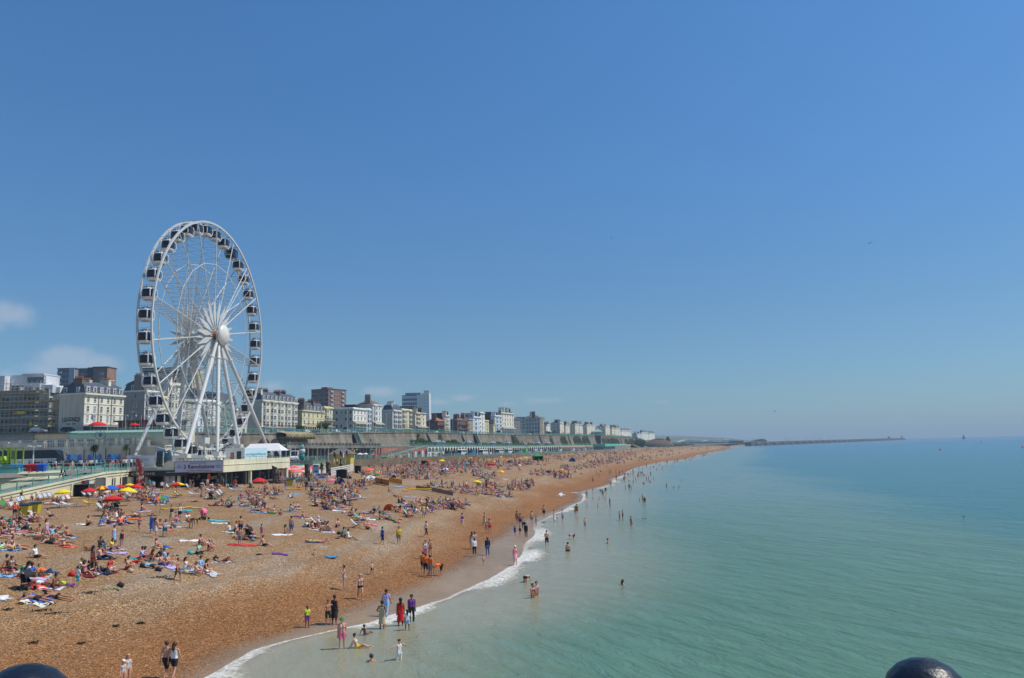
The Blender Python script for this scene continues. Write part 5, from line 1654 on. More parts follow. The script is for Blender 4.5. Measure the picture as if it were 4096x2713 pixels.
townhouse("tall ivory house with canopied balcony and brown hipped roof",1491,1527,1617,5,2,C_white,xs=1430,roof=2,roofm=R_brown,chim=1,bayw=2,veranda=1,balcony=(1,),sidemat=C_stone)
townhouse("white bow-fronted house with a grey slate roof and blank grey side",1571,1606,1640,5,2,C_white,xs=1530,roof=1,chim=2,bayw=1,sidemat=C_stone,balcony=(1,))
townhouse("cream bow-fronted house beside the white bow-fronted one",1607,1648,1638,5,3,C_cream,roof=0,chim=2,bayw=2,balcony=(1,))
townhouse("cream house with curved bay and dark iron balcony, left of the red brick one",1662,1705,1650,5,2,C_cream,xs=1649,roof=2,roofm=R_brown,chim=2,bayw=2,balcony=(1,),veranda=1,sidemat=C_stone)
townhouse("dark red brick house with orange hipped tile roof and white window",1752,1779,1684,3,2,BR_dark,xs=1706,roof=2,roofm=R_red,chim=1,balcony=(1,2),side=(2,1),cornice=.6)
townhouse("cream tall-fronted house squeezed behind the red brick one",1780,1799,1662,5,2,C_ivory,xs=1770,roof=0,chim=2,bayw=2,sidemat=C_blue,balcony=(1,))
townhouse("dark brown brick mansion with tile roof, tall chimneys and white balconies",1832,1874,1680,3,3,BR_dark,xs=1802,roof=2,roofm=R_brown,chim=3,balcony=(1,2),bayw=2,cornice=.5)
townhouse("beige narrow house right of the brown brick mansion",1875,1893,1678,4,2,C_beige,roof=3,chim=1)
townhouse("white villa with square corner turret and blue-white front",1894,1924,1668,4,2,C_blue,xs=1880,roof=3,chim=2,bayw=2)
townhouse("white turret tower of the corner villa",1922,1941,1651,5,1,C_white,xs=1914,roof=0,chim=0,side=(5,1),cornice=1.4)
townhouse("small pale yellow house right of the white turret",1942,1957,1683,4,1,C_yel,roof=0,chim=1)
townhouse("pale yellow house with grey-brown blind side wall",1975,1989,1697,3,1,C_yel,xs=1957,roof=2,roofm=R_brown,chim=1,sidemat=C_stone)
townhouse("bluish white bay-fronted house left of the grand ivory hotel",1981,2008,1663,5,2,C_blue,xs=1963,roof=0,chim=2,bayw=1,sidemat=C_gside)
townhouse("grand ivory hotel with arched upper windows and glazed veranda",2008,2058,1652,5,5,C_ivory,xs=1990,roof=3,chim=4,veranda=1,balcony=(1,),cat="hotel",name="hotel",cornice=1.3,awn=mat("white_veranda",(.62,.62,.58),.6,.1))
townhouse("dark timbered narrow house right of the grand ivory hotel",2059,2084,1676,4,2,stucco("timbered_grey",(.22,.22,.21),.3),roof=3,chim=1)
townhouse("huge pale grey hotel flank with scaffolded seaward end",2162,2178,1672,5,2,C_stone,xs=2088,roof=2,chim=2,side=(4,6),sidemat=stucco("blue_grey_render",(.60,.56,.48),.1),cat="hotel",name="hotel")
townhouse("low white canopied house right of the scaffolded hotel",2187,2203,1700,4,2,C_white,xs=2178,roof=0,chim=1,veranda=1)
FARH=[("tall cream-ended terrace with long grey flank, first beyond the low white house",2242,2257,1692,5,2,C_ivory,2204),("ivory terrace house stepped behind the first far one",2264,2281,1700,5,3,C_ivory,2257),("far white terrace with a grey flank and two dark windows rows",2303,2318,1697,5,2,C_ivory,2278),("far white terrace end brighter than its neighbour",2319,2331,1699,5,2,C_white,2312),("far terrace with a curved cream corner and chimney stacks",2350,2383,1700,5,5,C_ivory,2332),("wide far beige-grey terrace with a cream bow end, above the lift tower",2424,2441,1706,5,3,C_ivory,2384),("far cream terrace with a red-brown roof beside it",2449,2461,1711,4,3,C_ivory,2441),("far ivory terrace in front of the long white one",2462,2483,1713,4,4,C_ivory,2455),("long bright white far terrace with a glazed ground floor",2487,2526,1722,4,8,C_white,2484)]
for(lb,a,c,yt,s,nb_,m_,xs_)in FARH:
 townhouse(lb,a,c,yt,s,nb_,m_,xs=xs_,roof=3,chim=3,side=(4,2)if a-xs_>20 else(0,0),sidemat=C_stone,bayw=0,balcony=(1,),name="terraced_house",pots=False,veranda=1 if a==2487 else 0)
for k_,(a,c,yt)in enumerate([(2206,2264,1699),(2264,2320,1704),(2320,2386,1708),(2386,2450,1713),(2450,2490,1719)]):
 townhouse("rear terrace filling the far row, %s of five from the left"%["first","second","third","fourth","fifth"][k_],a,c,yt,5,5,C_ivory,roof=3,chim=2,name="terraced_house",pots=False,off=SB+15,cornice=.6)
for(lb,a,c,yt,s,nb_,m_,xs_)in[("low blue-white terrace before the last row",2549,2566,1736,3,4,C_blue,2528),("bright white porticoed terrace at the end of the row",2567,2595,1731,3,6,C_white,2560),("last white terrace block above the brown mound",2596,2620,1733,3,4,C_white,2594)]:
 townhouse(lb,a,c,yt,s,nb_,m_,xs=xs_,roof=3,chim=3,sidemat=C_stone,pots=False,basez=19)
def back_block(lb,x0,x1,yt,Y,m_,storeys,bays,name="building",roof=None,sidex=None,cat="building",windows=True,mt2=None,z0=12,group=None,wsz=(1.3,1.4),depth=14,face_ang=None):
 if Y==0:Y=max(bline(x0).y,bline(x1).y)+17
 a=at_Y(x0,yt,Y)
 ang=face_ang if face_ang is not None else 0.0
 t=empty(name,(a.x,Y,z0),ang,lb,cat,group)
 c=at_Y(x1,yt,Y);L=(c.x-a.x)
 if ang:
  lo,hi=1,200
  for _ in range(30):
   q=(lo+hi)/2
   if proj((a.x+math.cos(ang)*q,a.y+math.sin(ang)*q,20))[0]<x1:lo=q
   else:hi=q
  L=lo
 h=a.z-z0
 b=MB();b.box(0,L,0,depth,0,h);b.obj("wall",m_,t)
 b=MB();b.box(-.3,L+.3,-.3,depth+.3,h,h+.35);b.obj("roof",roof or mat("flat_roof_felt",(.10,.10,.10),.9,.2),t)
 if windows:
  sh=2.9
  for s in range(storeys):
   for k in range(bays):
    add_window(t,L*(k+.5)/bays-wsz[0]/2,h-(s+.78)*sh,wsz[0],wsz[1],0,-.03,False,True)
 return t,L,h
def tower_brown():
 Yt=520.0
 t,L,h=back_block("brown brick slab tower with pale balconies, west face in shade",1314,1384,1556,Yt,BR_tower,9,7,name="tower_block",cat="tower block",wsz=(1.0,1.4),z0=14,depth=15,face_ang=math.radians(62))
 for k in(0,1,5,6):
  pass
 w=MB()
 for s in range(10):
  for x0,x1 in((L*.10,L*.24),(L*.72,L*.86)):
   b=MB();z=h-(s+.75)*2.9;b.box(x0,x1,-.7,-.05,z,z+.9);b.obj("balcony",mat("balcony_grey_white",(.50,.50,.48),.7,.1),t)
 P=t.location
 d=MB();n=0
 for s in range(9):
  for k in range(4):
   z=h-(s+.8)*2.9
   y=15*(k+.35)/4
   o=add_window(t,-.04,z,2.4 if k in(0,3)else 1.2,1.5,-math.pi/2,y+1.5,False,True)
 b=MB();b.box(2,8,3,8,h+.35,h+1.6);b.obj("lift_house",BR_tower,t)
tower_brown()
def office():
 Yt=640.0
 t,L,h=back_block("white office slab with rows of blue-grey windows and a blank stair tower",1608,1690,1584,Yt,mat("office_white",(.78,.73,.62),.5,.04),0,0,name="office_block",cat="office block",windows=False,depth=16,z0=14)
 gm=mat("office_blue_glass",(.07,.10,.17),.25,.2)
 for s in range(8):
  z=h-3.2-s*3.4
  for k in range(12):
   b=MB();b.box(L*(k+.15)/12,L*(k+.85)/12,-.08,-.02,z-.9,z+.9);b.obj("window",gm,t)
 b=MB();b.box(L+.0,L+5.8,-3,8,0,h+1.6);b.obj("stair_tower",mat("stair_tower_white",(.88,.83,.72),.5,.03),t)
 e=MB();e.box(L-4.5,L+.0,-2.2,0,0,h+.3);e.obj("end_panel",MATS["stair_tower_white"],t)
 b=MB();b.box(L*.15,L*.9,1.5,14,h+.35,h+2.4);b.box(L+1,L+5,1,6,h+1.6,h+4);b.obj("plant_room",mat("office_grey",(.28,.31,.34),.5,.1),t)
 for k in range(14):
  b=MB();b.ball((L+1.8+2.2*(k%2),-3.05,h-1.5-2.6*(k//2)*1.0),.28,6,0,(1,.3,1));b.obj("porthole",M_dark,t)
office()
def flats_left():
 Yt=430.0
 g="slab blocks of flats behind the corner hotel"
 t,L,h=back_block("left grey-white wing of the far flats behind the corner hotel",231,300,1476,Yt,mat("flats_grey",(.22,.25,.29),.7,.15),7,4,name="tower_block",cat="tower block",z0=14,group=g,depth=10)
 b=MB();b.box(L*.68,L+.0,-.5,0,0,h+.2);b.obj("pale_panel",mat("flats_pale",(.42,.44,.45),.7,.1),t)
 for s in range(7):
  b=MB();z=h-2.9*(s+.9);b.box(.1,L*.25,-.9,-.05,z,z+.9);b.obj("balcony",mat("balcony_grey_white",(.50,.50,.48),.7,.1),t)
 t,L,h=back_block("dark middle wing of the far flats",300,373,1477,Yt+4,mat("flats_grey",(.22,.25,.29),.7,.15),7,5,name="tower_block",cat="tower block",z0=14,group=g,depth=10)
 t,L,h=back_block("brown brick end of the far flats with six small white windows",373,430,1470,Yt,BR_tower,0,0,name="tower_block",cat="tower block",z0=14,group=g,windows=False,depth=10)
 for s in range(5):
  for k in range(2):add_window(t,L*(.38+.22*k),h-4.2-2.9*s,1.2,1.4,0,-.03,True,False)
 b=MB();b.box(-3.0,0,-.2,.1,0,h);b.obj("dark_return",mat("flats_dark_return",(.08,.08,.10),.7,.2),t)
flats_left()
t_,L_,h_=back_block("tall pale grey tower block with a cream end, behind the wheel",567,720,1476,330,C_grey,3,11,name="tower_block",cat="tower block",z0=14)
b=MB();b.box(L_,L_+5.4,-.3,12,0,h_+.1);b.obj("cream_end_wall",stucco("cream_end",(.62,.55,.38),.12),t_)
back_block("dark grey roof storey with railings left of the wheel",506,572,1543,262,mat("dark_roof_storey",(.05,.045,.045),.8,.2),0,0,windows=False,z0=20,depth=8)
back_block("brown brick block with a flat roof behind the yellow mansard house",1165,1236,1611,0,brick("back_brown_brick",(.20,.10,.07),(.16,.08,.06)),2,7,z0=16,depth=8)
back_block("dark low roofline behind the pale-grey-sided house",1378,1420,1622,0,mat("dark_roof_storey",(.05,.045,.045),.8,.2),0,0,windows=False,z0=16,depth=8)
back_block("grey penthouse storey with a curved roof behind the cream bow fronts",1590,1655,1628,0,mat("penthouse_grey",(.22,.26,.30),.4,.2),1,5,z0=16,depth=8)
back_block("black gable roofs behind the red brick house",1726,1770,1655,0,mat("dark_roof_storey",(.05,.045,.045),.8,.2),0,0,windows=False,z0=16,depth=8)
back_block("white rear storey with chimneys behind the brown mansion",1845,1905,1656,0,C_gside,1,4,z0=16,depth=8)
back_block("dark brick rear block left of the bluish bay-fronted house",1936,1964,1650,0,mat("dark_roof_storey",(.05,.045,.045),.8,.2),0,0,windows=False,z0=16,depth=8)
back_block("pale grey hotel wing behind the timbered house",2062,2100,1670,0,C_stone,4,3,z0=16,depth=8)
# ---- modernist block under scaffolding, far left
def scaffold_block():
 Y=232.0
 def X(px,Yq=Y):return at_Y(px,1600,Yq).x
 def Z(py,px=150,Yq=Y):return at_Y(px,py,Yq).z
 wh=stucco("modern_white",(.66,.68,.70),.08);gc=concrete("bare_grey_block",(.6,.58,.52),.75)
 t=empty("scaffolded_block",(0,0,0),0,"modern white curved-balcony block wrapped in scaffolding, at the far left","apartment block")
 b=MB();b.box(X(-60),X(196),Y,Y+14,17,Z(1560));b.box(X(196),X(235),Y+2,Y+14,17,Z(1572));b.obj("unfinished_wall",gc,t)
 b=MB();b.box(X(98),X(160),Y-.6,Y+10,Z(1562),Z(1534));b.box(X(160),X(205),Y+.3,Y+10,Z(1572),Z(1540));b.box(X(205),X(222),Y+2,Y+10,Z(1575),Z(1548));b.obj("white_storey",wh,t)
 b=MB();b.box(X(14),X(148),Y+3,Y+11,Z(1536),Z(1495));b.box(X(60),X(150),Y+2.4,Y+11,Z(1495),Z(1491));b.obj("penthouse",wh,t)
 b=MB();b.box(X(-40),X(10),Y+.4,Y+8,Z(1560),Z(1500));b.obj("white_wing",wh,t)
 b=MB();b.box(X(80),X(146),Y+2.85,Y+3.0,Z(1533),Z(1505));b.obj("penthouse_glazing",mat("modern_glass",(.11,.15,.16),.2,.3,1),t)
 b=MB();b.tube([(X(145),Y+3,Z(1502)),(X(158),Y+2,Z(1502)),(X(166),Y+1.5,Z(1507)),(X(169),Y+1,Z(1516)),(X(170),Y+1,Z(1535))],.28,8);b.obj("roof_hoop",M_steelw,t)
 gm=MATS["modern_glass"]
 for(p0,p1,q0,q1)in((104,134,1547,1560),(145,158,1551,1563),(177,192,1555,1568),(101,156,1586,1605),(198,215,1594,1612),(-5,38,1626,1640),(100,190,1624,1638),(98,195,1648,1660),(0,60,1680,1696),(98,200,1682,1696),(0,60,1650,1664),(12,40,1590,1606),(0,70,1712,1722),(90,230,1708,1724),(196,228,1650,1664),(200,228,1680,1694)):
  b=MB();b.box(X(p0),X(p1),Y-.75,Y-.66,Z(q1),Z(q0))if 90<p0<160 and q0<1570 else b.box(X(p0),X(p1),Y-.12,Y-.04,Z(q1),Z(q0));b.obj("window",gm,t)
 for(q0,q1,r)in((1577,1565,62),(1612,1604,60),(1645,1638,60),(1672,1664,62),(1706,1698,62)):
  b=MB();cx=X(128);w=X(158)-X(98)
  pts=[(cx+w/2*math.cos(math.pi*(1+k/12)),Y-.3+2.4*math.sin(math.pi*(1+k/12)))for k in range(13)]
  b.prism(pts,Z(q0),Z(q1));b.obj("curved_balcony",wh if q0<1600 else gc,t)
 s=empty("scaffolding",(0,0,0),0,"grey tube scaffolding with timber decks in front of the modern block","scaffolding")
 st_=MB()
 xs_=[X(p)for p in range(-50,272,17)]
 zt=Z(1530)
 for i,x in enumerate(xs_):
  top=zt if x<X(205)else Z(1605)
  for y in(Y-1.7,Y-3.2):st_.beam((x,y,17.5),(x,y,top+random.uniform(-.5,.8)),.09)
  for z in np.arange(18.5,top,1.0):st_.beam((x,Y-1.7,z),(x,Y-3.2,z),.06)
 for z in np.arange(18.4,zt,1.3):
  xe=xs_[-1]if z<Z(1605)else X(205)
  for y in(Y-1.7,Y-3.2):st_.beam((xs_[0],y,z),(xe,y,z),.06)
 for k in range(0,len(xs_)-2,3):st_.beam((xs_[k],Y-3.25,18),(xs_[k+2],Y-3.25,18+4.2),.07);st_.beam((xs_[k],Y-3.25,24),(xs_[k+2],Y-3.25,28),.07)
 st_.obj("tubes",mat("scaffold_tube",(.5,.48,.43),.5,.2,2),s)
 lv=(1702,1673,1641,1610,1578,1568)
 for z_,col in zip(lv,(0,0,0,1,1,0)):
  z=Z(z_);xe=X(272)if z_>1600 else X(198)
  b=MB();b.box(X(-50),xe,Y-3.3,Y-1.6,z,z+.12);b.box(X(-50),xe,Y-3.34,Y-3.28,z+.12,z+.36)
  b.obj("deck_boards",mat("scaffold_boards",(.46,.38,.27),.8,.2,2)if not col else mat("scaffold_boards_new",(.46,.34,.18),.8,.2,2),s)
 b=MB();b.beam((X(262),Y-2.6,Z(1675)),(X(273),Y-2.6,Z(1622)),.5,.12);b.obj("ladder",MATS["scaffold_boards_new"],s)
 b=MB();b.box(X(85),X(132),Y-3.42,Y-3.36,Z(1657),Z(1647));b.obj("yellow_banner",mat("banner_yellow",(.70,.52,.02),.6,.05),s)
 lettering("SRG",.62,mat("banner_red",(.6,.03,.02),.6,.05),s,(X(93),Y-3.45,(Z(1657)+Z(1647))/2),bold=.02)
 for p in(157,235):b=MB();b.box(X(p)-.3,X(p)+.3,Y-3.45,Y-3.36,Z(1706),Z(1690));b.obj("yellow_notice",MATS["banner_yellow"],s)
scaffold_block()
def far_scaffold():
 P0,P1=bline(2160,SB-2),bline(2182,SB-2)
 s=empty("scaffolding",(0,0,0),0,"rusty scaffolding around the seaward end of the pale grey hotel","scaffolding")
 b=MB()
 for k in range(7):
  p=P0.lerp(P1,k/6);b.beam((p.x,p.y,20),(p.x,p.y,40),.16)
 for z in np.arange(22,40,2.2):b.beam((P0.x,P0.y,z),(P1.x,P1.y,z),.22,.3)
 b.obj("tubes",mat("scaffold_rust",(.22,.15,.10),.7,.3),s)
far_scaffold()
# ------------------------------------------------------------------ far shore
def far_shore():
 prof=[(2480,1747),(2560,1743),(2620,1742),(2660,1744),(2700,1743),(2760,1745),(2800,1747),(2860,1750),(2920,1754),(2960,1758),(3010,1763),(3040,1767)]
 b=MB();vs,fs=[],[]
 n=60
 for i in range(n+1):
  px=2480+560*i/n
  py=float(np.interp(px,[a for a,c in prof],[c for a,c in prof]))+.6*mnoise.noise(Vector((px*.07,0,0)))
  Y=4200
  P=at_Y(px,py,Y);Q=at_Y(px,1768,Y-1500)
  M_=(P+Q)/2;M_.z=P.z*.62
  vs+=[(Q.x,Q.y,0),(M_.x,M_.y,M_.z),(P.x,P.y,P.z),(P.x,P.y+500,0)]
 for i in range(n):
  for j in range(3):a=i*4+j;fs.append((a,a+4,a+5,a+1))
 b.add(vs,fs)
 hm=leafmat("downs_grass",(.07,.09,.045),(.17,.16,.085));hm.node_tree.nodes['Noise Texture'].inputs['Scale'].default_value=.006
 tag(b.obj("hills",hm,None,True),kind='structure')
 b=MB();vs,fs=[],[]
 for i in range(25):
  Y=1150+1400*i/24
  x=K(Y);h=float(np.interp(Y,[1150,1220,1300,1500,1900,2600],[20.5,19.5,16,12,8,6]))
  vs+=[(x+60,Y,5.2),(x+14,Y,5.6),(x-8,Y,h*.75),(x-40,Y,h),(x-900,Y,h+1)]
 for i in range(24):
  for j in range(4):a=i*5+j;fs.append((a,a+5,a+6,a+1))
 b.add(vs,fs)
 tag(b.obj("cliff_slope",leafmat("slope_grass",(.06,.09,.03),(.16,.15,.08)),None,True),kind='structure')
 b=MB();rnd=random.Random(11)
 P=at_Y(2638,1786,1240);w=(at_Y(2705,1780,1240).x-P.x)
 def fn():
  a=rnd.uniform(0,2*math.pi);r=rnd.random()**.5
  H=13.5*(1-r*r)**.9
  z=H*rnd.uniform(.75,1)
  return(P.x-2+r*w*math.cos(a),P.y+r*w*math.sin(a),4.8+z)
 leaves(b,fn,6000,.75,0,rnd)
 b.ball((P.x-2,P.y,4.6),1,24,1,(w*.97,w*.97,12.6))
 tag(b.obj("scrub_mound",[leafmat("scrub_leaves",(.09,.065,.035),(.16,.13,.07)),mat("mound_earth",(.11,.08,.05),.95,.3,.4)]),"brown scrub-covered mound behind the far beach, right of the last houses","mound")
 for k,(px,py,w,h,Y)in enumerate([(2692,1786,28,7,1350),(2730,1786,30,6,1450),(2672,1766,10,10,1500),(2560,1772,20,8,1180),(2760,1784,26,4,1600)]):
  g=at_Y(px,py,Y);b=MB();r_=random.Random(k)
  def f2():a=r_.uniform(0,6.28);q=r_.random()**.5;return(g.x+w*.5*q*math.cos(a),Y+w*.4*q*math.sin(a),g.z+h*(1-q*q)*r_.random())
  leaves(b,f2,700,.9,0,r_)
  b.ball((g.x,Y,g.z-1),1,12,1,(w*.42,w*.35,h*.8))
  tag(b.obj("bush",[M_bush,mat("bush_core",(.03,.05,.02),.95,.2)]),["long low bush right of the brown mound","flat bush farther right on the green slope","small dark round tree above the brown mound's right side","dark bush on the wall end left of the brown mound","last low bush before the chalk cliff"][k],"bush","bushes on the far slope")
 chalk=mat("chalk",(.62,.60,.50),.9,.15,.03)
 def slab(name,pts,Y,th,m_,lb,cat):
  b=MB();q=[at_Y(x,y,Y)for x,y in pts];n=len(q)
  b.add([tuple(p)for p in q]+[(p.x,p.y+th,p.z)for p in q],[tuple(range(n)),tuple(reversed(range(n,2*n)))]+[(i,(i+1)%n,(i+1)%n+n,i+n)for i in range(n)])
  return tag(b.obj(name,m_),lb,cat)
 slab("chalk_cliff",[(2718,1768),(2734,1763),(2752,1759),(2772,1760),(2790,1764),(2815,1765),(2838,1761),(2855,1763),(2858,1769),(2718,1770)],2600,60,chalk,"long low white chalk cliff below the distant downs","cliff")
 slab("chalk_cliff",[(2905,1760),(2925,1758),(2960,1762),(2965,1768),(2905,1768)],2700,60,chalk,"short pale cliff behind the marina sheds","cliff")
 slab("marina_buildings",[(2700,1771),(2860,1768),(2905,1769),(3000,1772),(3000,1782),(2700,1782)],2300,40,mat("marina_dark",(.10,.12,.15),.8,.3,.02),"dark low line of buildings behind the far beach","buildings")
 slab("white_hall",[(2868,1760),(2898,1758),(2898,1762),(2868,1763)],2280,20,mat("marina_white",(.72,.74,.76),.6,.05),"distant flat white-roofed hall near the marina","building")
 slab("brown_shed",[(2925,1764),(2976,1763),(2976,1774),(2925,1775)],2050,25,mat("shed_brown",(.20,.12,.08),.8,.2,.1),"brown flat-topped shed at the root of the breakwater","shed")
 slab("arched_hall",[(2984,1771),(3006,1765),(3030,1759),(3046,1756),(3058,1757),(3068,1763),(3068,1776),(2984,1776)],1950,40,mat("blue_grey_roof",(.16,.20,.23),.6,.1,.05),"blue-grey hall with a curved roof at the start of the breakwater","hall")
 A,B_=at_z(3000,1784.5),at_z(3617,1759.5)
 t=empty("breakwater",(0,0,0),0,"long dark concrete breakwater of caissons reaching out to sea","breakwater")
 d=(B_-A).normalized();nr=Vector((-d.y,d.x,0))
 if nr.y<0:nr=-nr
 L=(B_-A).length
 dk=mat("breakwater_dark",(.075,.075,.07),.9,.2,.02);lt=mat("breakwater_light",(.26,.25,.22),.9,.2,.05)
 b=MB()
 q0,q1=A+nr*4,B_+nr*4
 b.beam(q0+Vector((0,0,4)),q1+Vector((0,0,4)),14,8);b.obj("sea_face",dk,t)
 b=MB();b.beam(q0+Vector((0,0,8.4)),q1+Vector((0,0,8.4)),12,.9);b.obj("parapet",lt,t)
 n=31
 cs=MB()
 for k in range(n):
  c=MB()
  p=A.lerp(B_,(k+.55)/n)-nr*5
  for dz,r,mi in((1.5,12,0),(5.2,12.2,1)):
   for q in range(10):
    a0,a1=math.pi*(q/10),math.pi*((q+1)/10)
    e0=p+d*(-math.cos(a0)*r)-nr*(math.sin(a0)*r*.35);e1=p+d*(-math.cos(a1)*r)-nr*(math.sin(a1)*r*.35)
    z0,z1=(0,5)if mi==0 else(5,6.6)
    c.add([(e0.x,e0.y,z0),(e1.x,e1.y,z0),(e1.x,e1.y,z1),(e0.x,e0.y,z1)],[(0,1,2,3)],mi)
  c.obj("caisson",[dk,lt],t)
 for px,h in((3525,7),(3605,9)):
  s=MB();p=A.lerp(B_,(px-3000)/617*.98 if px<3600 else .985)+nr*4
  s.tube([(p.x,p.y,8.5),(p.x,p.y,8.5+h)],[5,3.5]if px==3525 else[3,2],8);s.obj("beacon",dk,t)
 rnd=random.Random(2)
 ms=MB()
 for k in range(26):
  p=A.lerp(B_,rnd.uniform(.08,.62))+nr*rnd.uniform(60,160)
  ms.beam((p.x,p.y,0),(p.x,p.y,rnd.uniform(14,24)),.5)
 tag(ms.obj("yacht_masts",mat("mast_grey",(.35,.38,.42),.5,.1)),"thin masts of moored yachts showing over the breakwater","masts",kind="stuff")
far_shore()
M_wht=mat("boat_white",(.75,.75,.75),.4,.05)
def boat(px,py,L,sail,lb,col=None):
 P=at_z(px,py)
 t=empty("sailing_boat",(P.x,P.y,0),random.uniform(0,3),lb,"boat")
 b=MB();n=9;vs=[]
 for i in range(n):
  u=i/(n-1);w=L*.16*math.sin(math.pi*min(1,u*.62+.38))*(1 if u<.97 else .1)+.02
  x=(u-.5)*L
  vs+=[(x,-w,.7+.2*u),(x,-w*.6,-.2),(x,w*.6,-.2),(x,w,.7+.2*u)]
 fs=[(i*4+j,i*4+4+j,i*4+5+j,i*4+1+j)for i in range(n-1)for j in range(3)]+[(i*4+3,i*4+7,i*4+4,i*4)for i in range(n-1)]+[(0,1,2,3)]
 b.add(vs,fs);b.obj("hull",M_wht,t)
 b=MB();b.box(-L*.15,L*.15,-L*.07,L*.07,.8,1.4);b.obj("cabin",mat("boat_cabin",(.25,.27,.3),.5,.1),t)
 b=MB();b.beam((L*.08,0,.7),(L*.08,0,L*1.25),.12);b.beam((L*.08,0,1.6),(-L*.42,0,1.5),.1);b.obj("mast",mat("mast_grey",(.35,.38,.42),.5,.1),t)
 if sail:
  b=MB();b.add([(L*.1,.0,1.3),(L*.1,0,L*1.22),(L*.2,.5,L*.7),(L*.5,.2,1.2)],[(0,3,2,1)])
  b.add([(L*.06,0,1.8),(-L*.4,0,1.7),(L*.06,0,L*1.2)],[(0,1,2)]);b.obj("sail",col,t,fix=False)
boat(3856,1757,13,True,"sailing boat with a tall purple sail near the horizon",mat("purple_sail",(.22,.12,.50),.6,.1))
boat(3928,1771,9,False,"small white yacht with bare mast, lowest of the far boats",None)
boat(3833,1754,8,False,"tiny white boat left of the purple sail",None)
for px,py,lb in((3762,1801,"small orange buoy far out on open water"),(4091,1791,"orange buoy at the right edge of the sea")):
 P=at_z(px,py);b=MB();b.lathe([(.02,-.3),(.75,-.1),(.85,.35),(.5,.8),(.12,1.3),(.05,2.2),(.01,2.25)],12,0,P);tag(b.obj("buoy",mat("buoy_orange",(.8,.18,.03),.5,.1),None,True),lb,"buoy")
# ------------------------------------------------------------------ vehicles
def place_on_road(px,off):
 lo,hi=165.0,1400.0
 for _ in range(40):
  c=(lo+hi)/2
  if proj((K(c)+off,c,7))[0]<px:lo=c
  else:hi=c
 d=K(lo+1)-K(lo)
 return Vector((K(lo)+off,lo,ZR(lo)+.01)),math.atan2(1,d)
M_tyre=mat("tyre_rubber",(.02,.02,.02),.8,.2)
M_vglass=mat("vehicle_glass",(.02,.025,.03),.12,.2)
M_lampw=mat("headlamp_glass",(.6,.6,.58),.2,.05)
def wheel_part(t,x,y,r=.5):
 b=MB();b.tube([(x,y-.14,r),(x,y+.14,r)],r,14);w=b.obj("wheel",M_tyre,t)
 b=MB();b.tube([(x,y-.16,r),(x,y+.16,r)],r*.55,10);b.obj("rim",M_galv,w)
def coach(loc,rz,body,lb,L=12.0,h=3.5,name="coach",cat="coach",low=None,group=None,word=None):
 t=empty(name,loc,rz,lb,cat,group)
 w=1.27
 b=MB()
 pr=[(-L/2,.45),(-L/2,h-.35),(-L/2+.3,h),(L/2-.9,h),(L/2-.35,h-.45),(L/2,1.5),(L/2,.45)]
 n=len(pr)
 b.add([(x,-w,z)for x,z in pr]+[(x,w,z)for x,z in pr],[tuple(range(n)),tuple(reversed(range(n,2*n)))]+[(i,i+n,(i+1)%n+n,(i+1)%n)for i in range(n)])
 b.obj("body",body,t)
 if low:
  b=MB();b.box(-L/2-.01,L/2-.3,-w-.012,w+.012,.45,1.98);b.obj("lower_panels",low,t)
 for s in(-1,1):
  b=MB();b.box(-L/2+.5,L/2-1.3,s*(w+.02)-.012,s*(w+.02)+.012,2.0,3.0);b.obj("side_windows",M_vglass,t)
 b=MB();b.add([(L/2+.012,-w+.12,1.6),(L/2+.012,w-.12,1.6),(L/2-.32,w-.12,h-.5),(L/2-.32,-w+.12,h-.5)],[(0,1,2,3)]);b.obj("windscreen",M_vglass,t,fix=False)
 b=MB();b.box(-L/2-.02,-L/2-.005,-w+.2,w-.2,1.9,2.9);b.obj("rear_window",M_vglass,t)
 for s in(-1,1):
  b=MB();b.box(L/2+.0,L/2+.03,s*.85-.2,s*.85+.2,.7,.95);b.obj("headlight",M_lampw,t)
  b=MB();b.beam((L/2-.2,s*w,h-.6),(L/2+.3,s*(w+.2),h-.9),.07);b.cbox((L/2+.3,s*(w+.2),h-1.1),.1,.2,.45);b.obj("mirror",M_dark,t)
 for x in(-L/2+2.6,L/2-2.4):
  for s in(-1,1):wheel_part(t,x,s*(w-.1))
 if word:lettering(word,.55,mat("coach_lettering",(.08,.08,.10),.5,.1),t,(L*.17,-w-.03,1.15))
 return t
VW=mat("vehicle_white",(.76,.76,.75),.3,.04);VS=mat("vehicle_silver",(.40,.42,.44),.3,.06,metal=.4);VB=mat("vehicle_blue",(.02,.12,.32),.3,.1)
VD=mat("vehicle_dark_blue",(.012,.02,.045),.25,.15);VK=mat("vehicle_black",(.015,.015,.017),.25,.2);VG=mat("vehicle_bright_green",(.03,.50,.10),.4,.1);VR=mat("vehicle_red",(.40,.02,.015),.3,.1)
RO=18
for px,L,m_,h,lb in((1848,11,VW,3.6,"white coach nearest the turquoise ramp end of the arcade"),(1934,11,VW,3.5,"white coach parked between the blue van and the coach pair"),(1998,11,VW,3.5,"left coach of the white pair in the middle of the row"),(2034,11,VW,3.7,"right coach of the white pair, slightly taller"),(2076,9,VS,3.1,"silver minibus left of the bright green truck")):
 p,a=place_on_road(px,RO)
 coach(p,a+math.pi,m_,lb,L,h,group="coaches along the lower road")
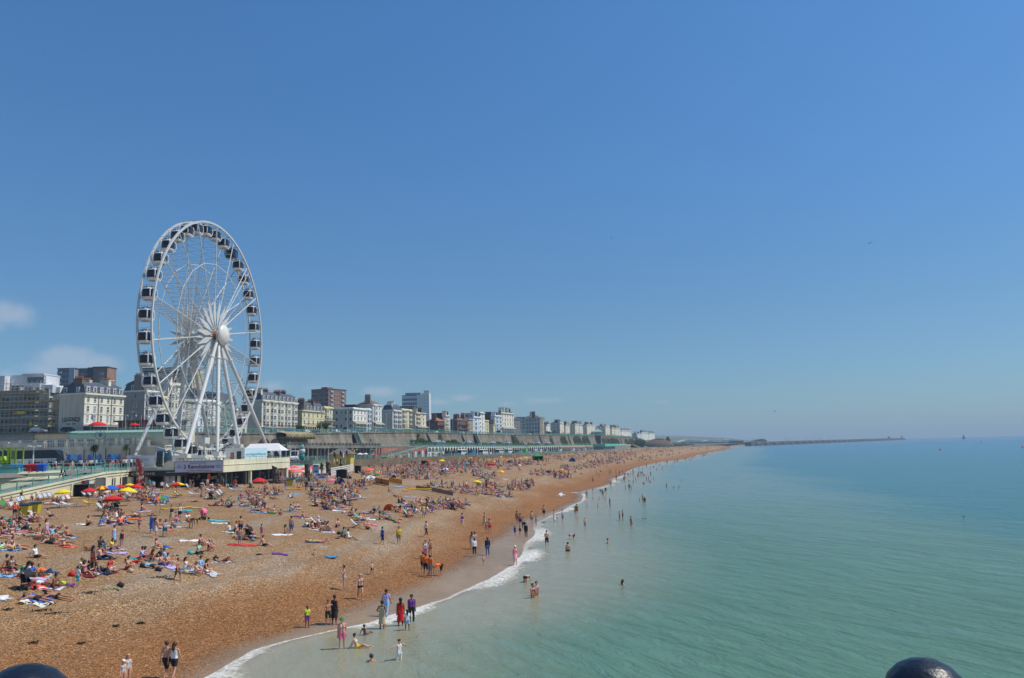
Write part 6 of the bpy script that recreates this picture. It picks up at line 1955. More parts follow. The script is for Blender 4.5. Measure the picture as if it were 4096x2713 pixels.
def van(loc,rz,body,lb,L=5.6,h=2.5,name="van",cat="van",group=None,box=None):
 t=empty(name,loc,rz,lb,cat,group);w=1.0
 pr=[(-L/2,.35),(-L/2,h-.1),(-L/2+.1,h),(L/2-1.7,h),(L/2-.95,1.35),(L/2-.1,1.1),(L/2,.8),(L/2,.35)]
 if box:pr=[(-L/2,.5),(-L/2,h),(L/2-1.6,h),(L/2-1.6,2.2),(L/2-.3,2.1),(L/2,1.2),(L/2,.4),(-L/2,.4)]
 n=len(pr);b=MB()
 b.add([(x,-w,z)for x,z in pr]+[(x,w,z)for x,z in pr],[tuple(range(n)),tuple(reversed(range(n,2*n)))]+[(i,i+n,(i+1)%n+n,(i+1)%n)for i in range(n)]);b.obj("body",body,t)
 for s in(-1,1):b=MB();b.box(L/2-2.1 if not box else L/2-1.4,L/2-1.35 if not box else L/2-.7,s*w-.015,s*w+.015,1.35,h-.45 if not box else 1.95);b.obj("side_window",M_vglass,t)
 b=MB();x0,x1=(L/2-1.68,L/2-.96)if not box else(L/2-.32,L/2-.02)
 z1=h-.08 if not box else 2.08
 b.add([(x1+.02,-.85,1.38),(x1+.02,.85,1.38),(x0+.02,.85,z1),(x0+.02,-.85,z1)],[(0,1,2,3)]);b.obj("windscreen",M_vglass,t,fix=False)
 for x in(-L/2+1.1,L/2-1.0):
  for s in(-1,1):wheel_part(t,x,s*(w-.1),.36)
 for s in(-1,1):b=MB();b.box(L/2,L/2+.02,s*.75-.15,s*.75+.15,.7,.9);b.obj("headlight",M_lampw,t)
 return t
for px,off,L,h,m_,bx,lb in((1790,RO+1,6,2.6,VK,None,"black van among the stalls left of the first coach"),(1815,RO,6,2.6,VD,None,"dark blue van just left of the first white coach"),(1890,RO,8,3.1,VB,1,"bright blue lorry between two white coaches"),(2102,RO,8,3.3,VG,1,"bright green box truck in the row of coaches"),(2140,RO,7,3.2,VW,1,"white lorry right of the green truck"),(2160,RO,6,2.7,VW,None,"white van behind the white lorry"),(2184,RO+2,6,2.7,VS,None,"silver van left of the far car row")):
 p,a=place_on_road(px,off);van(p,a+math.pi,m_,lb,L,h,box=bx,name="lorry" if bx else "van",cat="lorry" if bx else "van")
def car_proto(body):
 t=empty("car",(0,0,0),0);L,w=4.3,.88
 pr=[(-2.15,.3),(-2.15,.85),(-1.9,.98),(-1.45,1.42),(.3,1.45),(1.0,.95),(2.0,.78),(2.15,.55),(2.15,.3)]
 n=len(pr);b=MB()
 b.add([(x,-w*(1 if z<1 else .82),z)for x,z in pr]+[(x,w*(1 if z<1 else .82),z)for x,z in pr],[tuple(range(n)),tuple(reversed(range(n,2*n)))]+[(i,i+n,(i+1)%n+n,(i+1)%n)for i in range(n)])
 b.obj("body",body,t)
 for s in(-1,1):
  b=MB();q=[(-1.4,1.02),(-1.25,1.36),(.2,1.38),(.75,1.0)];b.add([(x,s*(w*.84+.06*(1.4-z)),z)for x,z in q],[(0,1,2,3)]);b.obj("side_window",M_vglass,t,fix=False)
  b=MB();b.box(2.13,2.17,s*.6-.14,s*.6+.14,.55,.7);b.obj("headlight",M_lampw,t)
 b=MB();b.add([(1.0,-.66,.99),(1.0,.66,.99),(.34,.62,1.42),(.34,-.62,1.42)],[(0,1,2,3)]);b.add([(-1.93,-.66,1.02),(-1.93,.66,1.02),(-1.5,.62,1.4),(-1.5,-.62,1.4)],[(0,1,2,3)]);b.obj("windscreen",M_vglass,t,fix=False)
 for x in(-1.3,1.35):
  for s in(-1,1):wheel_part(t,x,s*.8,.31)
 return t
CARC=[("white",VW),("silver",VS),("black",VK),("dark blue",VD),("red",VR),("blue",VB)]
PROT={}
def car(px,off,ci,lb,group,loc=None,rz=None):
 if ci not in PROT:PROT[ci]=o=car_proto(CARC[ci][1])
 else:o=copy_tree(PROT[ci])
 p,a=place_on_road(px,off)if loc is None else(loc,rz)
 o.location=p;o.rotation_euler=(0,0,a)
 return tag(o,lb,"car",group)
rnd=random.Random(21)
marks=[(2215,"after the silver van"),(2226,"before the arcade's far half"),(2240,"under the first far hotel"),(2252,"left of the dark beach wall panels"),(2266,"behind the dark beach wall panels"),(2280,"below the big creeper"),(2292,"below the gap of bare wall"),(2304,"below the second big creeper"),(2316,"in line with the blue windbreak"),(2328,"left of the pale van group"),(2340,"under the lift tower's left side"),(2352,"under the lift tower"),(2366,"left of the station roof"),(2380,"close to the station roof"),(2396,"in front of the station's left end")]
for i,(px,w_)in enumerate(marks):
 if i%4==2:
  p,a=place_on_road(px,RO+4);van(p,a+math.pi,[VW,VS][i%2],"%s van in the far parking row %s"%(["white","silver"][i%2],w_))
 else:
  ci=rnd.randrange(6);car(px,RO+rnd.uniform(1,6),ci,"%s car in the far parking row %s"%(CARC[ci][0],w_),"cars parked along the lower road")
for i,(px,off,ci,w_)in enumerate([(1765,20,2,"beside the striped stall left of the vans"),(1872,22,2,"behind the first white coach"),(1960,20,0,"low between two white coaches"),(2055,22,2,"left of the silver minibus"),(2116,21,0,"right of the green truck"),(2124,19,3,"left of the white lorry")]):
 car(px,off,ci,"%s car %s"%(CARC[ci][0],w_),"cars parked along the lower road")
def cliff_car(px,ci,w_):
 q=bline(px,9);d=K(q.y+1)-K(q.y)
 car(0,0,ci,"%s car on the cliff-top road %s"%(CARC[ci][0],w_),"cars on the cliff-top road",Vector((q.x,q.y,ZP(q.y)+.1)),math.atan2(1,d))
for px,ci,w_ in((1225,0,"left of the yellow porched house"),(1200,3,"in front of the terrace end"),(1160,5,"below the large cream terrace"),(1345,0,"before the arched door"),(1390,1,"beside the arched door wall"),(1265,2,"before the yellow porches"),(1610,1,"below the bow-fronted houses"),(1745,0,"in front of the red brick house"),(1850,0,"before the brown mansion"),(1110,1,"seen over the wheel's marquee"),(1440,2,"under the canopied balcony"),(2120,0,"below the grey hotel flank")):
 cliff_car(px,ci,w_)
for px,ci,w_ in((140,1,"seen over the flat roof, under the yellow notice"),(265,3,"seen over the flat roof below the lettered wall")):
 P=at_Y(px,1726,222);car(0,0,ci,"%s car %s"%(CARC[ci][0],w_),"cars on the cliff-top road",Vector((P.x,223.5,17.9)),0.05)
Pc=at_z(118,1872,8.6);Pc=at_Y(118,1872,172)
coach(Vector((Pc.x,172,8.6)),0.0,VD,"long coach with dark blue top and white lower panels behind the bins",13.6,3.8,low=VW,word="Kissing Tree")
def crane():
 P=at_Y(30,1890,150)
 lime=mat("lime_lorry_paint",(.48,.62,.02),.4,.08)
 t=empty("crane_lorry",(P.x,150,8.6),0,"lime green crane lorry with a cage body at the left edge","lorry")
 b=MB();b.box(-5,2.0,-1.2,1.2,.5,1.1);b.obj("chassis",M_dark,t)
 b=MB();pr=[(-3.2,.5),(-3.2,2.6),(-1.1,2.6),(-.7,1.6),(-.6,.5)];n=5;b.add([(x,-1.2,z)for x,z in pr]+[(x,1.2,z)for x,z in pr],[tuple(range(n)),tuple(reversed(range(n,2*n)))]+[(i,i+n,(i+1)%n+n,(i+1)%n)for i in range(n)]);b.obj("cab",lime,t)
 b=MB();b.box(-2.7,-1.3,-1.24,-1.2,1.5,2.3);b.obj("cab_window",M_vglass,t)
 b=MB();z1=4.1
 for x in(-3.2,-.4,.6,2.1):
  for y in(-1.1,1.1):b.beam((x,y,1.1),(x,y,z1),.2)
 for y in(-1.1,1.1):b.beam((-3.3,y,z1),(2.1,y,z1),.2);b.beam((-.4,y,1.4),(2.1,y,1.4),.16)
 for x in np.arange(.8,2,.22):b.beam((x,-1.1,1.4),(x,-1.1,z1),.05)
 b.obj("cage",lime,t)
 b=MB();b.tube([(0,0,1.1),(.1,0,3.0),(-.9,0,3.6),(-1.8,0,2.9)],[.3,.25,.2,.15],8);b.obj("crane_arm",M_dark,t)
 for x in(-2.4,.6,1.7):wheel_part(t,x,-1.05,.48);wheel_part(t,x,1.05,.48)
crane()
for px,Y,ci,rz,w_ in((292,168,2,0.1,"on the promenade below the blue posters"),(345,170,2,0.05,"with raised boot below the palm tree")):
 P=at_Y(px,1865,Y);car(0,0,ci,"black car %s"%w_,"cars on the upper promenade",Vector((P.x,Y,8.61)),rz)
Pv=at_Y(1178,1850,215);van(Vector((Pv.x,215,ZR(215)+.02)),-1.35,VW,"white van behind the crazy golf sign",6,2.8)
def bin_(loc,rz,body,lb,s=1.0,group=None,lid=None):
 t=empty("waste_bin",loc,rz,lb,"bin",group)
 b=MB();a,c=.55*s,.42*s
 b.add([(-a*.85,-c*.85,.12),(a*.85,-c*.85,.12),(a*.85,c*.85,.12),(-a*.85,c*.85,.12),(-a,-c,1.05*s),(a,-c,1.05*s),(a,c,1.05*s),(-a,c,1.05*s)],[(3,2,1,0),(0,1,5,4),(1,2,6,5),(2,3,7,6),(3,0,4,7),(4,5,6,7)])
 b.beam((-a-.03,0,.95*s),(a+.03,0,.95*s),.08,.1)
 b.obj("body",body,t)
 b=MB();b.add([(-a*1.05,-c*1.08,1.05*s),(a*1.05,-c*1.08,1.05*s),(a*1.05,c*1.08,1.05*s),(-a*1.05,c*1.08,1.05*s),(-a,-c*.9,1.15*s),(a,-c*.9,1.15*s),(a,c,1.28*s),(-a,c,1.28*s)],[(3,2,1,0),(0,1,5,4),(1,2,6,5),(2,3,7,6),(3,0,4,7),(4,5,6,7)]);b.obj("lid",lid or body,t)
 for x in(-a*.7,a*.7):
  w=MB();w.tube([(x,-c*.7,.08),(x+.03,-c*.7,.08)],.1*s,8);w.obj("castor",M_dark,t)
 return t
BB,BR_=mat("bin_blue",(.01,.12,.50),.4,.08),mat("bin_red",(.55,.015,.02),.4,.08)
for px,m_,lb in((56,BB,"blue wheeled bin, leftmost of the row behind the railing"),(80,BB,"second blue wheeled bin, left of the red ones"),(112,BR_,"red wheeled bin nearest the blue pair"),(142,BR_,"red wheeled bin right of the white lamp post"),(166,BB,"blue wheeled bin, rightmost of the row")):
 P=at_z(px,1889,8.6);bin_(P,random.uniform(-.15,.15),m_,lb,.98,"wheeled bins behind the railing")
Pp=at_z(37,1893,8.6)
def planter():
 t=empty("planter_box",(Pp.x,Pp.y-.6,8.6),.25,"turquoise painted planter box in front of the blue bins","planter")
 b=MB();b.box(-1.6,1.6,-.3,.3,0,.95);b.box(-1.7,1.7,-.36,.36,.9,1.0);b.obj("box",M_green,t)
planter()
# ------------------------------------------------------------------ lamp posts, poles, flags
def ornate_lamp(P,H,lb,group="ornate lamp posts along the lower road"):
 t=empty("lamp_post",P,0,lb,"lamp post",group)
 b=MB();b.tube([(0,0,0),(0,0,.8),(0,0,H*.42)],[.28,.22,.13],8);b.obj("green_base",M_green,t)
 b=MB();b.tube([(0,0,H*.42),(0,0,H*.78),(0,0,H)],[.11,.09,.07],8);b.obj("pole",mat("lamp_cream",(.62,.60,.52),.5,.08),t)
 b=MB()
 for s in(-1,1):
  pts=[(s*1.15*math.sin(k*math.pi/10),0,H*.80+1.0*(1-math.cos(k*math.pi/7))*.6)for k in range(7)]
  b.tube(pts,.06,5);b.tube([(s*.2,0,H*.98),(s*.75,0,H+.3),(s*1.2,0,H*.95)],.06,5)
  b.beam((s*1.15,0,H*.84),(s*1.15,0,H*.95),.05)
 b.ball((0,0,H*.95),.42,8,0,(1,.4,1.2));b.tube([(0,0,H),(0,0,H+.9)],[.1,.02],6)
 b.obj("scroll_bracket",mat("lamp_blue_grey",(.16,.22,.28),.5,.1),t)
 for s in(-1,1):
  b=MB();b.lathe([(.02,-.45),(.22,-.35),(.3,.1),(.1,.3),(.02,.35)],8,0,(s*1.2,0,H*.83));b.obj("lantern",mat("lantern_glass",(.42,.44,.44),.3,.1),t)
LM=[(1483,"nearest double-armed lamp post in front of the red brick wall"),(1642,"double-armed lamp post at the top of the turquoise ramp"),(1767,"double-armed lamp post before the large grey shelter"),(1867,"double-armed lamp post behind the first white coach"),(2027,"double-armed lamp post between the coach pair and the bushes"),(2090,"double-armed lamp post before the green truck"),(2146,"double-armed lamp post beside the white lorry"),(2233,"double-armed lamp post under the first far hotel"),(2279,"double-armed lamp post before the first big creeper"),(2313,"double-armed lamp post below the second big creeper"),(2346,"double-armed lamp post left of the lift tower")]
for px,lb in LM:
 p,a=place_on_road(px,30 if px<1700 else 26)
 ornate_lamp(p,max(5,z_of(1757 if px<1600 else(1760 if px<1800 else 1764 if px<2200 else 1769),p)-p.z),lb)
P=at_Y(395,1866,165);ornate_lamp(Vector((P.x,165,8.6)),7.0,"ornate blue-grey lamp post beside the palm tree","ornate lamp posts on the upper promenade")
P=at_Y(525,1720,226);ornate_lamp(Vector((P.x,226,17.5)),5.6,"ornate lamp post in front of the grey-sided building","ornate lamp posts on the cliff top")
for px,lb in((1090,"cliff-top lamp before the left of the large cream terrace"),(1146,"cliff-top lamp before the right of the large cream terrace"),(1284,"cliff-top lamp before the tall yellow house"),(1388,"cliff-top twin lamp near the arched door"),(1545,"cliff-top lamp in front of the blank grey side wall"),(1688,"cliff-top lamp left of the red brick house"),(1718,"cliff-top lamp on the red brick wall's left"),(1812,"cliff-top lamp before the brown mansion's side"),(1832,"cliff-top lamp before the brown mansion's balconies"),(2020,"cliff-top lamp before the grand hotel's veranda"),(2140,"cliff-top lamp before the grey hotel flank"),(2218,"cliff-top lamp at the first far hotel"),(2320,"far cliff-top lamp above the second creeper")):
 q=bline(px,3);t=empty("street_lamp",(q.x,q.y,ZP(q.y)),0,lb,"street lamp","lamp posts on the cliff top")
 H=8.5;b=MB();b.tube([(0,0,0),(0,0,1),(0,0,H)],[.16,.12,.07],6);b.obj("pole",mat("lamp_cream",(.62,.60,.52),.5,.08),t)
 b=MB();b.lathe([(.02,-.5),(.2,-.4),(.28,.1),(.08,.4),(.02,.6)],8,0,(0,0,H+.4));b.obj("lantern",mat("lantern_glass",(.42,.44,.44),.3,.1),t)
def mast(px,ytop,Y,z,lb,flag=None,r=.07,name="flagpole",cat="flagpole",group=None,fl=(1.4,2.0)):
 P=at_Y(px,1800,Y);zt=z_of(ytop,P);t=empty(name,(P.x,Y,z),0,lb,cat,group)
 b=MB();b.tube([(0,0,0),(0,0,zt-z)],[r*1.2,r*.7],6);b.obj("pole",M_steelw,t)
 if flag is not None:
  b=MB();w,h=fl;H=zt-z-.2
  vs=[]
  for i in range(7):
   for j in range(5):u,v=i/6,j/4;vs.append((w*u*.7-(.0),.15*math.sin(u*7),H-h*v*.8-u*w*.8))
  b.add(vs,[(i*5+j,i*5+j+1,i*5+j+6,i*5+j+5)for i in range(6)for j in range(4)]);b.obj("flag",flag,t,fix=False)
fw,fm,fk,fy=mat("flag_pale",(.55,.58,.65),.8,.1),mat("flag_maroon",(.14,.02,.03),.8,.1),mat("flag_black",(.02,.02,.02),.8,.1),mat("flag_yellow",(.6,.42,.02),.8,.1)
for px,yt,fl_,lb in((358,1650,fw,"white flagpole with a pale flag left of the red parasols"),(425,1655,None,"thin bare pole right of the red parasols"),(497,1658,None,"white pole before the glazed bar"),(561,1662,fm,"white flagpole with a dark maroon flag beside the bar")):
 mast(px,yt,219,14,lb,fl_)
for px,yt,fl_,lb,Y in((1160,1763,None,"white pole right of the marquee",196),(1181,1783,None,"white mast behind the white van",205),(1232,1758,None,"tall white mast right of the inflatable",220),(1271,1762,None,"tall white mast beside the golf course",225),(1300,1790,fm,"flagpole with a red flag at the golf course",190),(1314,1780,None,"white mast left of the yellow hut",230),(1333,1800,fk,"pole with a black flag left of the yellow hut",200),(1358,1795,fk,"pole with black flag in front of the yellow hut",205),(1367,1800,fw,"pole with a white flag in front of the yellow hut",210),(1410,1790,fy,"pole with a yellow flag right of the yellow hut",240),(1382,1795,fm,"pole with a maroon flag above the yellow hut",215)):
 mast(px,yt,Y,ZR(Y)-1,lb,fl_,.06,fl=(.9,1.6))
for px,lb,H in((1934,"thin flag mast standing on the shingle by the crowd",1825),):
 G=ground_at(px,1877);mast(px,H,G.y,G.z,lb,fy,.05,fl=(.8,1.2))
def feather(px,yb_,ytop,Y,m_,lb,w=.9,words=None):
 P=at_Y(px,yb_,Y);z0=ground_z(P.x,Y)if Y>130 or px>1000 else P.z
 zt=z_of(ytop,P);H=zt-z0
 t=empty("feather_flag",(P.x,Y,z0),0,lb,"feather flag")
 b=MB();b.tube([(0,0,0),(-.1,0,H*.5),(-.22,0,H*.92),(-.3,0,H)],[.05,.04,.03,.02],5);b.obj("pole",M_dark,t)
 b=MB();e=[]
 for i in range(9):
  v=i/8;z=H*(.12+.86*v)
  wr=w*(1 if v<.7 else max(.02,math.cos((v-.7)/.3*math.pi/2))**.7)
  e.append(((-.05-.25*v),z,wr))
 vs=[]
 for x,z,wr in e:vs+=[(x,0,z),(x+wr,.06*math.sin(z*3),z-.1)]
 b.add(vs,[(2*i,2*i+1,2*i+3,2*i+2)for i in range(8)]);b.obj("banner",m_,t,fix=False)
 if words:
  for k,(s,z)in enumerate(words):lettering(s,.26,M_steelw,t,(w*.38-.15,-.08,H*z),sx=.9)
def blotch(name,base,cols,sc):
 mt,nt,bs=new_mat(name);tcn=nd(nt,"ShaderNodeTexCoord");nz=noise_n(nt,tcn.outputs['Object'],sc,3,.5)
 nt.links.new(nramp(nt,nz,[(0,base),(.5,base)]+[(.52+.07*i,c)for i,c in enumerate(cols)],'CONSTANT'),bs.inputs['Base Color']);bs.inputs['Roughness'].default_value=.7
 MATS[name]=mt;return mt
feather(546,1935,1822,136.4,blotch("red_ice_banner",(.50,.03,.04),[(.62,.45,.35),(.75,.72,.68),(.6,.25,.05),(.5,.5,.48)],1.3),"tall red feather flag with ice cream pictures in front of the kiosk",1.35,[("Soft",.90),("Ice",.84)])
bl=blotch("dark_coffee_banner",(.055,.05,.04),[(.16,.10,.07),(.5,.48,.44),(.3,.05,.05)],1.0)
feather(1092,1930,1858,150,bl,"dark feather flag at the right end of the kiosk block",1.25)
feather(1222,1905,1848,165,bl,"dark feather flag among the pink parasols",1.1)
feather(1306,1890,1838,178,bl,"dark feather flag left of the white fence",1.1)
for px,yt,Y,z,lb in((135,1787,140,8.6,"white twin-headed lamp post with gulls on top, behind the bins"),(1145,1800,190,8.4,"white twin-headed lamp right of the marquee"),(1418,1800,260,7.8,"white lamp beside the white parasols"),(1497,1798,300,7.4,"white lamp left of the red brick ramp wall"),(1565,1800,310,7.2,"white lamp in front of the turquoise ramp"),(1645,1800,330,7.1,"white lamp at the foot of the arcade shops"),(1762,1798,370,6.9,"white lamp before the arcade, left of the vans"),(1806,1798,380,6.8,"white lamp left of the dark blue van")):
 P=at_Y(px,1800,Y);zt=z_of(yt,P);t=empty("street_lamp",(P.x,Y,z),.2,lb,"street lamp","white modern lamps on the promenade")
 b=MB();b.tube([(0,0,0),(0,0,zt-z)],[.13,.10],8);b.beam((-.7,0,zt-z),(.7,0,zt-z),.06);b.obj("pole",M_steelw,t)
 for s in(-1,1):q=MB();q.ball((s*.75,0,zt-z+.05),.5,10,0,(1,.6,.22));q.obj("lamp_head",M_steelw,t,smooth=True)
# ------------------------------------------------------------------ palms and small trees
def palm(P,H,lb):
 t=empty("palm_tree",P,0,lb,"palm tree","palm trees on the promenade")
 b=MB();b.tube([(0,0,0),(.05,0,H*.5),(0,0,H)],[.22,.17,.15],8);b.obj("trunk",M_wood,t)
 b=MB();r_=random.Random(int(P[0]*10))
 for k in range(150):
  a,e=r_.uniform(0,6.28),r_.uniform(-.7,1.4);L=r_.uniform(.8,1.35)
  d=Vector((math.cos(a)*math.cos(e),math.sin(a)*math.cos(e),math.sin(e)))
  s=d.cross(Vector((0,0,1))).normalized()*.045
  o=Vector((0,0,H))+Vector((r_.gauss(0,.12),r_.gauss(0,.12),r_.gauss(0,.15)))
  m1=o+d*L*.6;e1=o+d*L+Vector((0,0,-.35*L))
  b.add([o-s,o+s,m1+s*1.4,m1-s*1.4,e1],[(0,1,2,3),(3,2,4)])
 b.obj("crown",leafmat("palm_leaves",(.03,.06,.02),(.08,.12,.04)),t)
P=at_Y(372,1850,178);palm(Vector((P.x,178,8.6)),3.9,"palm tree in front of the blue arched posters")
P=at_Y(381,1850,182);palm(Vector((P.x,182,8.6)),4.2,"second palm just right of and behind the first")
P=at_Y(503,1850,182);palm(Vector((P.x,182,8.6)),4.0,"palm tree left of the wheel's outer leg")
P=at_Y(1286,1880,175);palm(Vector((P.x,175,5)),2.2,"small palm beside the crazy golf fence")
def tree(px,off,h,w,lb,m_=None):
 q=bline(px,off);z=ZP(q.y);t=empty("tree",(q.x,q.y,z),0,lb,"tree","small trees on the cliff-top road")
 b=MB();b.tube([(0,0,0),(.1,0,h*.4),(0,.1,h*.75)],[.22,.15,.06],6)
 for a in range(4):b.tube([(0,0,h*.4),(w*.5*math.cos(a*1.7),w*.5*math.sin(a*1.7),h*.8)],[.08,.03],5)
 b.obj("trunk",M_wood,t)
 b=MB();r_=random.Random(int(px))
 cl=[(r_.uniform(-.6,.6)*w,r_.uniform(-.6,.6)*w,h*r_.uniform(.5,.9),r_.uniform(.35,.6)*w)for _ in range(9)]
 def fn():
  c=r_.choice(cl);v=Vector((r_.gauss(0,1),r_.gauss(0,1),r_.gauss(0,1))).normalized()*c[3]*r_.random()**.4
  return(c[0]+v.x,c[1]+v.y,c[2]+v.z*.8)
 leaves(b,fn,900,.22,0,r_);b.obj("crown",m_ or M_bush,t)
for px,off,h,w,lb in((1196,14,4.2,1.5,"small slim tree left of the yellow porched house"),(1285,14,5.2,2.6,"dark bushy tree in front of the yellow porched house"),(1303,13,4.6,2.2,"dark tree below the white balconies"),(1995,13,3.6,2.5,"dark shrub tree before the bluish bay-fronted house"),(2128,13,3.0,2.6,"low dark tree before the grey hotel flank"),(2222,16,5.2,3.6,"dark tree before the first far hotel"),(2370,14,6.0,4.2,"round dark tree before the far curved terrace"),(2400,14,4,3,"small far tree left of the lift tower"),(2541,16,7,7,"dark green far trees beside the last terrace"),(2195,14,3.4,3,"low dark tree by the low white canopied house")):
 tree(px,off,h,w,lb)
# ------------------------------------------------------------------ people
V=Vector
def vnorm(v):return V(v).normalized()
BODY={}
def limb(root,d1,l1,d2,l2):a=V(root);b=a+vnorm(d1)*l1;c=b+vnorm(d2)*l2;return a,b,c
def pose(name):
 ph=.93;P=V((0,0,ph));up=V((0,0,1));lat=V((1,0,0));fwd=V((0,-1,0))
 tor=up;hd=None
 aL=((.12,.05,-1),(.05,-.15,-1));aR=((-.12,.05,-1),(-.05,-.15,-1))
 lL=((.06,-.02,-1),(.02,.06,-1));lR=((-.06,-.02,-1),(-.02,.06,-1));toe=None
 if name=='wk':lL=((.03,-.38,-1),(0,.02,-1));lR=((-.03,.28,-1),(0,.55,-1));aL=((.15,.4,-1),(.05,.05,-1));aR=((-.15,-.3,-1),(-.05,-.6,-1));P.z=.89
 if name=='hp':aL=((.6,.2,-1),(-.7,-.5,-.35));aR=((-.6,.2,-1),(.7,-.5,-.35))
 if name=='fa':aL=((.25,-.25,-1),(-1,-.7,.35));aR=((-.25,-.25,-1),(1,-.75,.3))
 if name=='ph':aL=((.35,-.5,-.8),(-.5,-.4,1));aR=((-.12,.05,-1),(-.05,-.15,-1));lR=((-.1,.12,-1),(0,.2,-1))
 if name=='wv':aL=((1,-.1,-.35),(.9,-.4,-.25));aR=((-1,-.1,-.45),(-.8,-.4,-.5));lL=((.15,-.2,-1),(.02,.1,-1))
 if name=='bd':P=V((0,.18,.84));tor=vnorm((0,-1,.12));aL=((.1,-.15,-1),(-.05,-.1,-1));aR=((-.1,-.2,-1),(.05,-.2,-1));lL=((.1,-.22,-1),(.02,.12,-1));lR=((-.1,.05,-1),(0,.1,-1));hd=(0,-.8,-.5)
 if name=='cr':P=V((0,.12,.32));tor=vnorm((0,-.55,1));aL=((.1,-.7,-.7),(0,-.5,-.8));aR=((-.1,-.7,-.7),(0,-.5,-.8));lL=((.3,-1,.25),(-.1,.55,-1));lR=((-.3,-1,.25),(.1,.55,-1))
 if name=='sk':P=V((0,.1,.13));tor=vnorm((0,.05,1));aL=((.15,-.8,-.7),(-.15,-1,-.1));aR=((-.15,-.8,-.7),(.15,-1,-.1));lL=((.15,-1,.85),(0,-.55,-1));lR=((-.15,-1,.95),(0,-.45,-1))
 if name=='sl':P=V((0,.1,.12));tor=vnorm((0,.38,1));aL=((.25,.6,-1),(.1,.35,-1));aR=((-.25,.6,-1),(-.1,.35,-1));lL=((.12,-1,.12),(0,-1,-.16));lR=((-.1,-1,.45),(0,-1,-.55))
 if name=='sc':P=V((0,.1,.12));tor=vnorm((0,-.12,1));aL=((.25,-.5,-1),(-.35,-1,-.2));aR=((-.25,-.5,-1),(.35,-1,-.2));lL=((.75,-.8,.12),(-1,-.35,-.1));lR=((-.75,-.8,.12),(1,-.35,-.1))
 if name=='lb':P=V((0,0,.13));tor=V((0,1,.03));fwd=up;aL=((.45,-.8,-.12),(.05,-1,-.05));aR=((-.45,-.8,-.12),(-.05,-1,-.05));lL=((.12,-1,-.02),(.06,-1,-.06));lR=((-.12,-1,-.02),(-.06,-1,-.06));toe=(0,-.3,1);hd=(0,1,.12)
 if name=='lk':P=V((0,0,.13));tor=V((0,1,.03));fwd=up;aL=((.8,.5,0),(-.6,.9,.05));aR=((-.45,-.8,-.12),(-.05,-1,-.05));lL=((.1,-.85,.9),(.0,-.5,-1));lR=((-.12,-1,.35),(-.02,-1,-.4));hd=(0,1,.2)
 if name=='lf':P=V((0,0,.12));tor=V((0,1,.02));fwd=-up;aL=((.9,.5,-.1),(-.6,.9,-.05));aR=((-.9,.5,-.1),(.6,.9,-.05));lL=((.1,-1,-.03),(.02,-1,-.02));lR=((-.1,-1,-.03),(-.02,-1,-.02));toe=(0,-1,-.1);hd=(.1,1,.05)
 if name=='lr':P=V((0,0,.14));tor=vnorm((0,.95,.42));fwd=vnorm((0,-.4,1));aL=((.2,.1,-1),(.1,-.9,-.25));aR=((-.2,.1,-1),(-.1,-.9,-.25));lL=((.12,-1,.02),(.02,-1,-.08));lR=((-.1,-.85,.75),(0,-.6,-1));hd=(0,.25,1)
 if name=='ch':P=V((0,.12,.33));tor=vnorm((0,.75,1));aL=((.2,-.35,-1),(-.2,-1,.1));aR=((-.2,-.35,-1),(.2,-1,.1));lL=((.12,-1,.25),(.02,-.55,-1));lR=((-.12,-1,.25),(-.02,-.9,-.7));hd=(0,.3,1)
 j={}
 lat=tor.cross(fwd).normalized()if abs(tor.dot(fwd))<.95 else V((1,0,0))
 if lat.x<0:lat=-lat
 fr=lat.cross(tor).normalized()
 if fr.dot(fwd)<0:fr=-fr
 j['P']=P;j['N']=P+tor*.51;j['lat']=lat;j['fr']=fr;j['tor']=tor
 h=vnorm(hd)if hd else(tor+up*.25).normalized()if name in('st','wk')else vnorm(tor)
 if name in('sk','sc','cr','ch','sl'):h=vnorm((0,-.12,1))
 j['H']=j['N']+h*.185;j['hd']=h
 for s,S,a,l in((1,'L',aL,lL),(-1,'R',aR,lR)):
  sh=j['N']-tor*.045+lat*.185*s
  def mx(v,s=s):return V(v)
  A,B,C=limb(sh,a[0],.29,a[1],.255)
  j['s'+S],j['e'+S],j['w'+S]=A,B,C;j['h'+S]=C+vnorm(a[1])*.09
  hp=P-tor*.03+lat*.09*s
  A,B,C=limb(hp,l[0],.43,l[1],.42)
  j['p'+S],j['k'+S],j['a'+S]=A,B,C
  td=vnorm(toe)if toe else vnorm((.12*s,-1,-.12))
  j['t'+S]=C+td*.155
 return j
def capsule(b,p,q,r0,r1,n=10,e=0):
 p,q=V(p),V(q);d=q-p
 if d.length<1e-4:d=V((0,0,.001))
 dn=d.normalized()
 b.tube([p-dn*r0*.8,p-dn*r0*.4,p,q,q+dn*r1*.4,q+dn*r1*.8],[r0*.5,r0*.88,r0,r1,r1*.88,r1*.5],n)
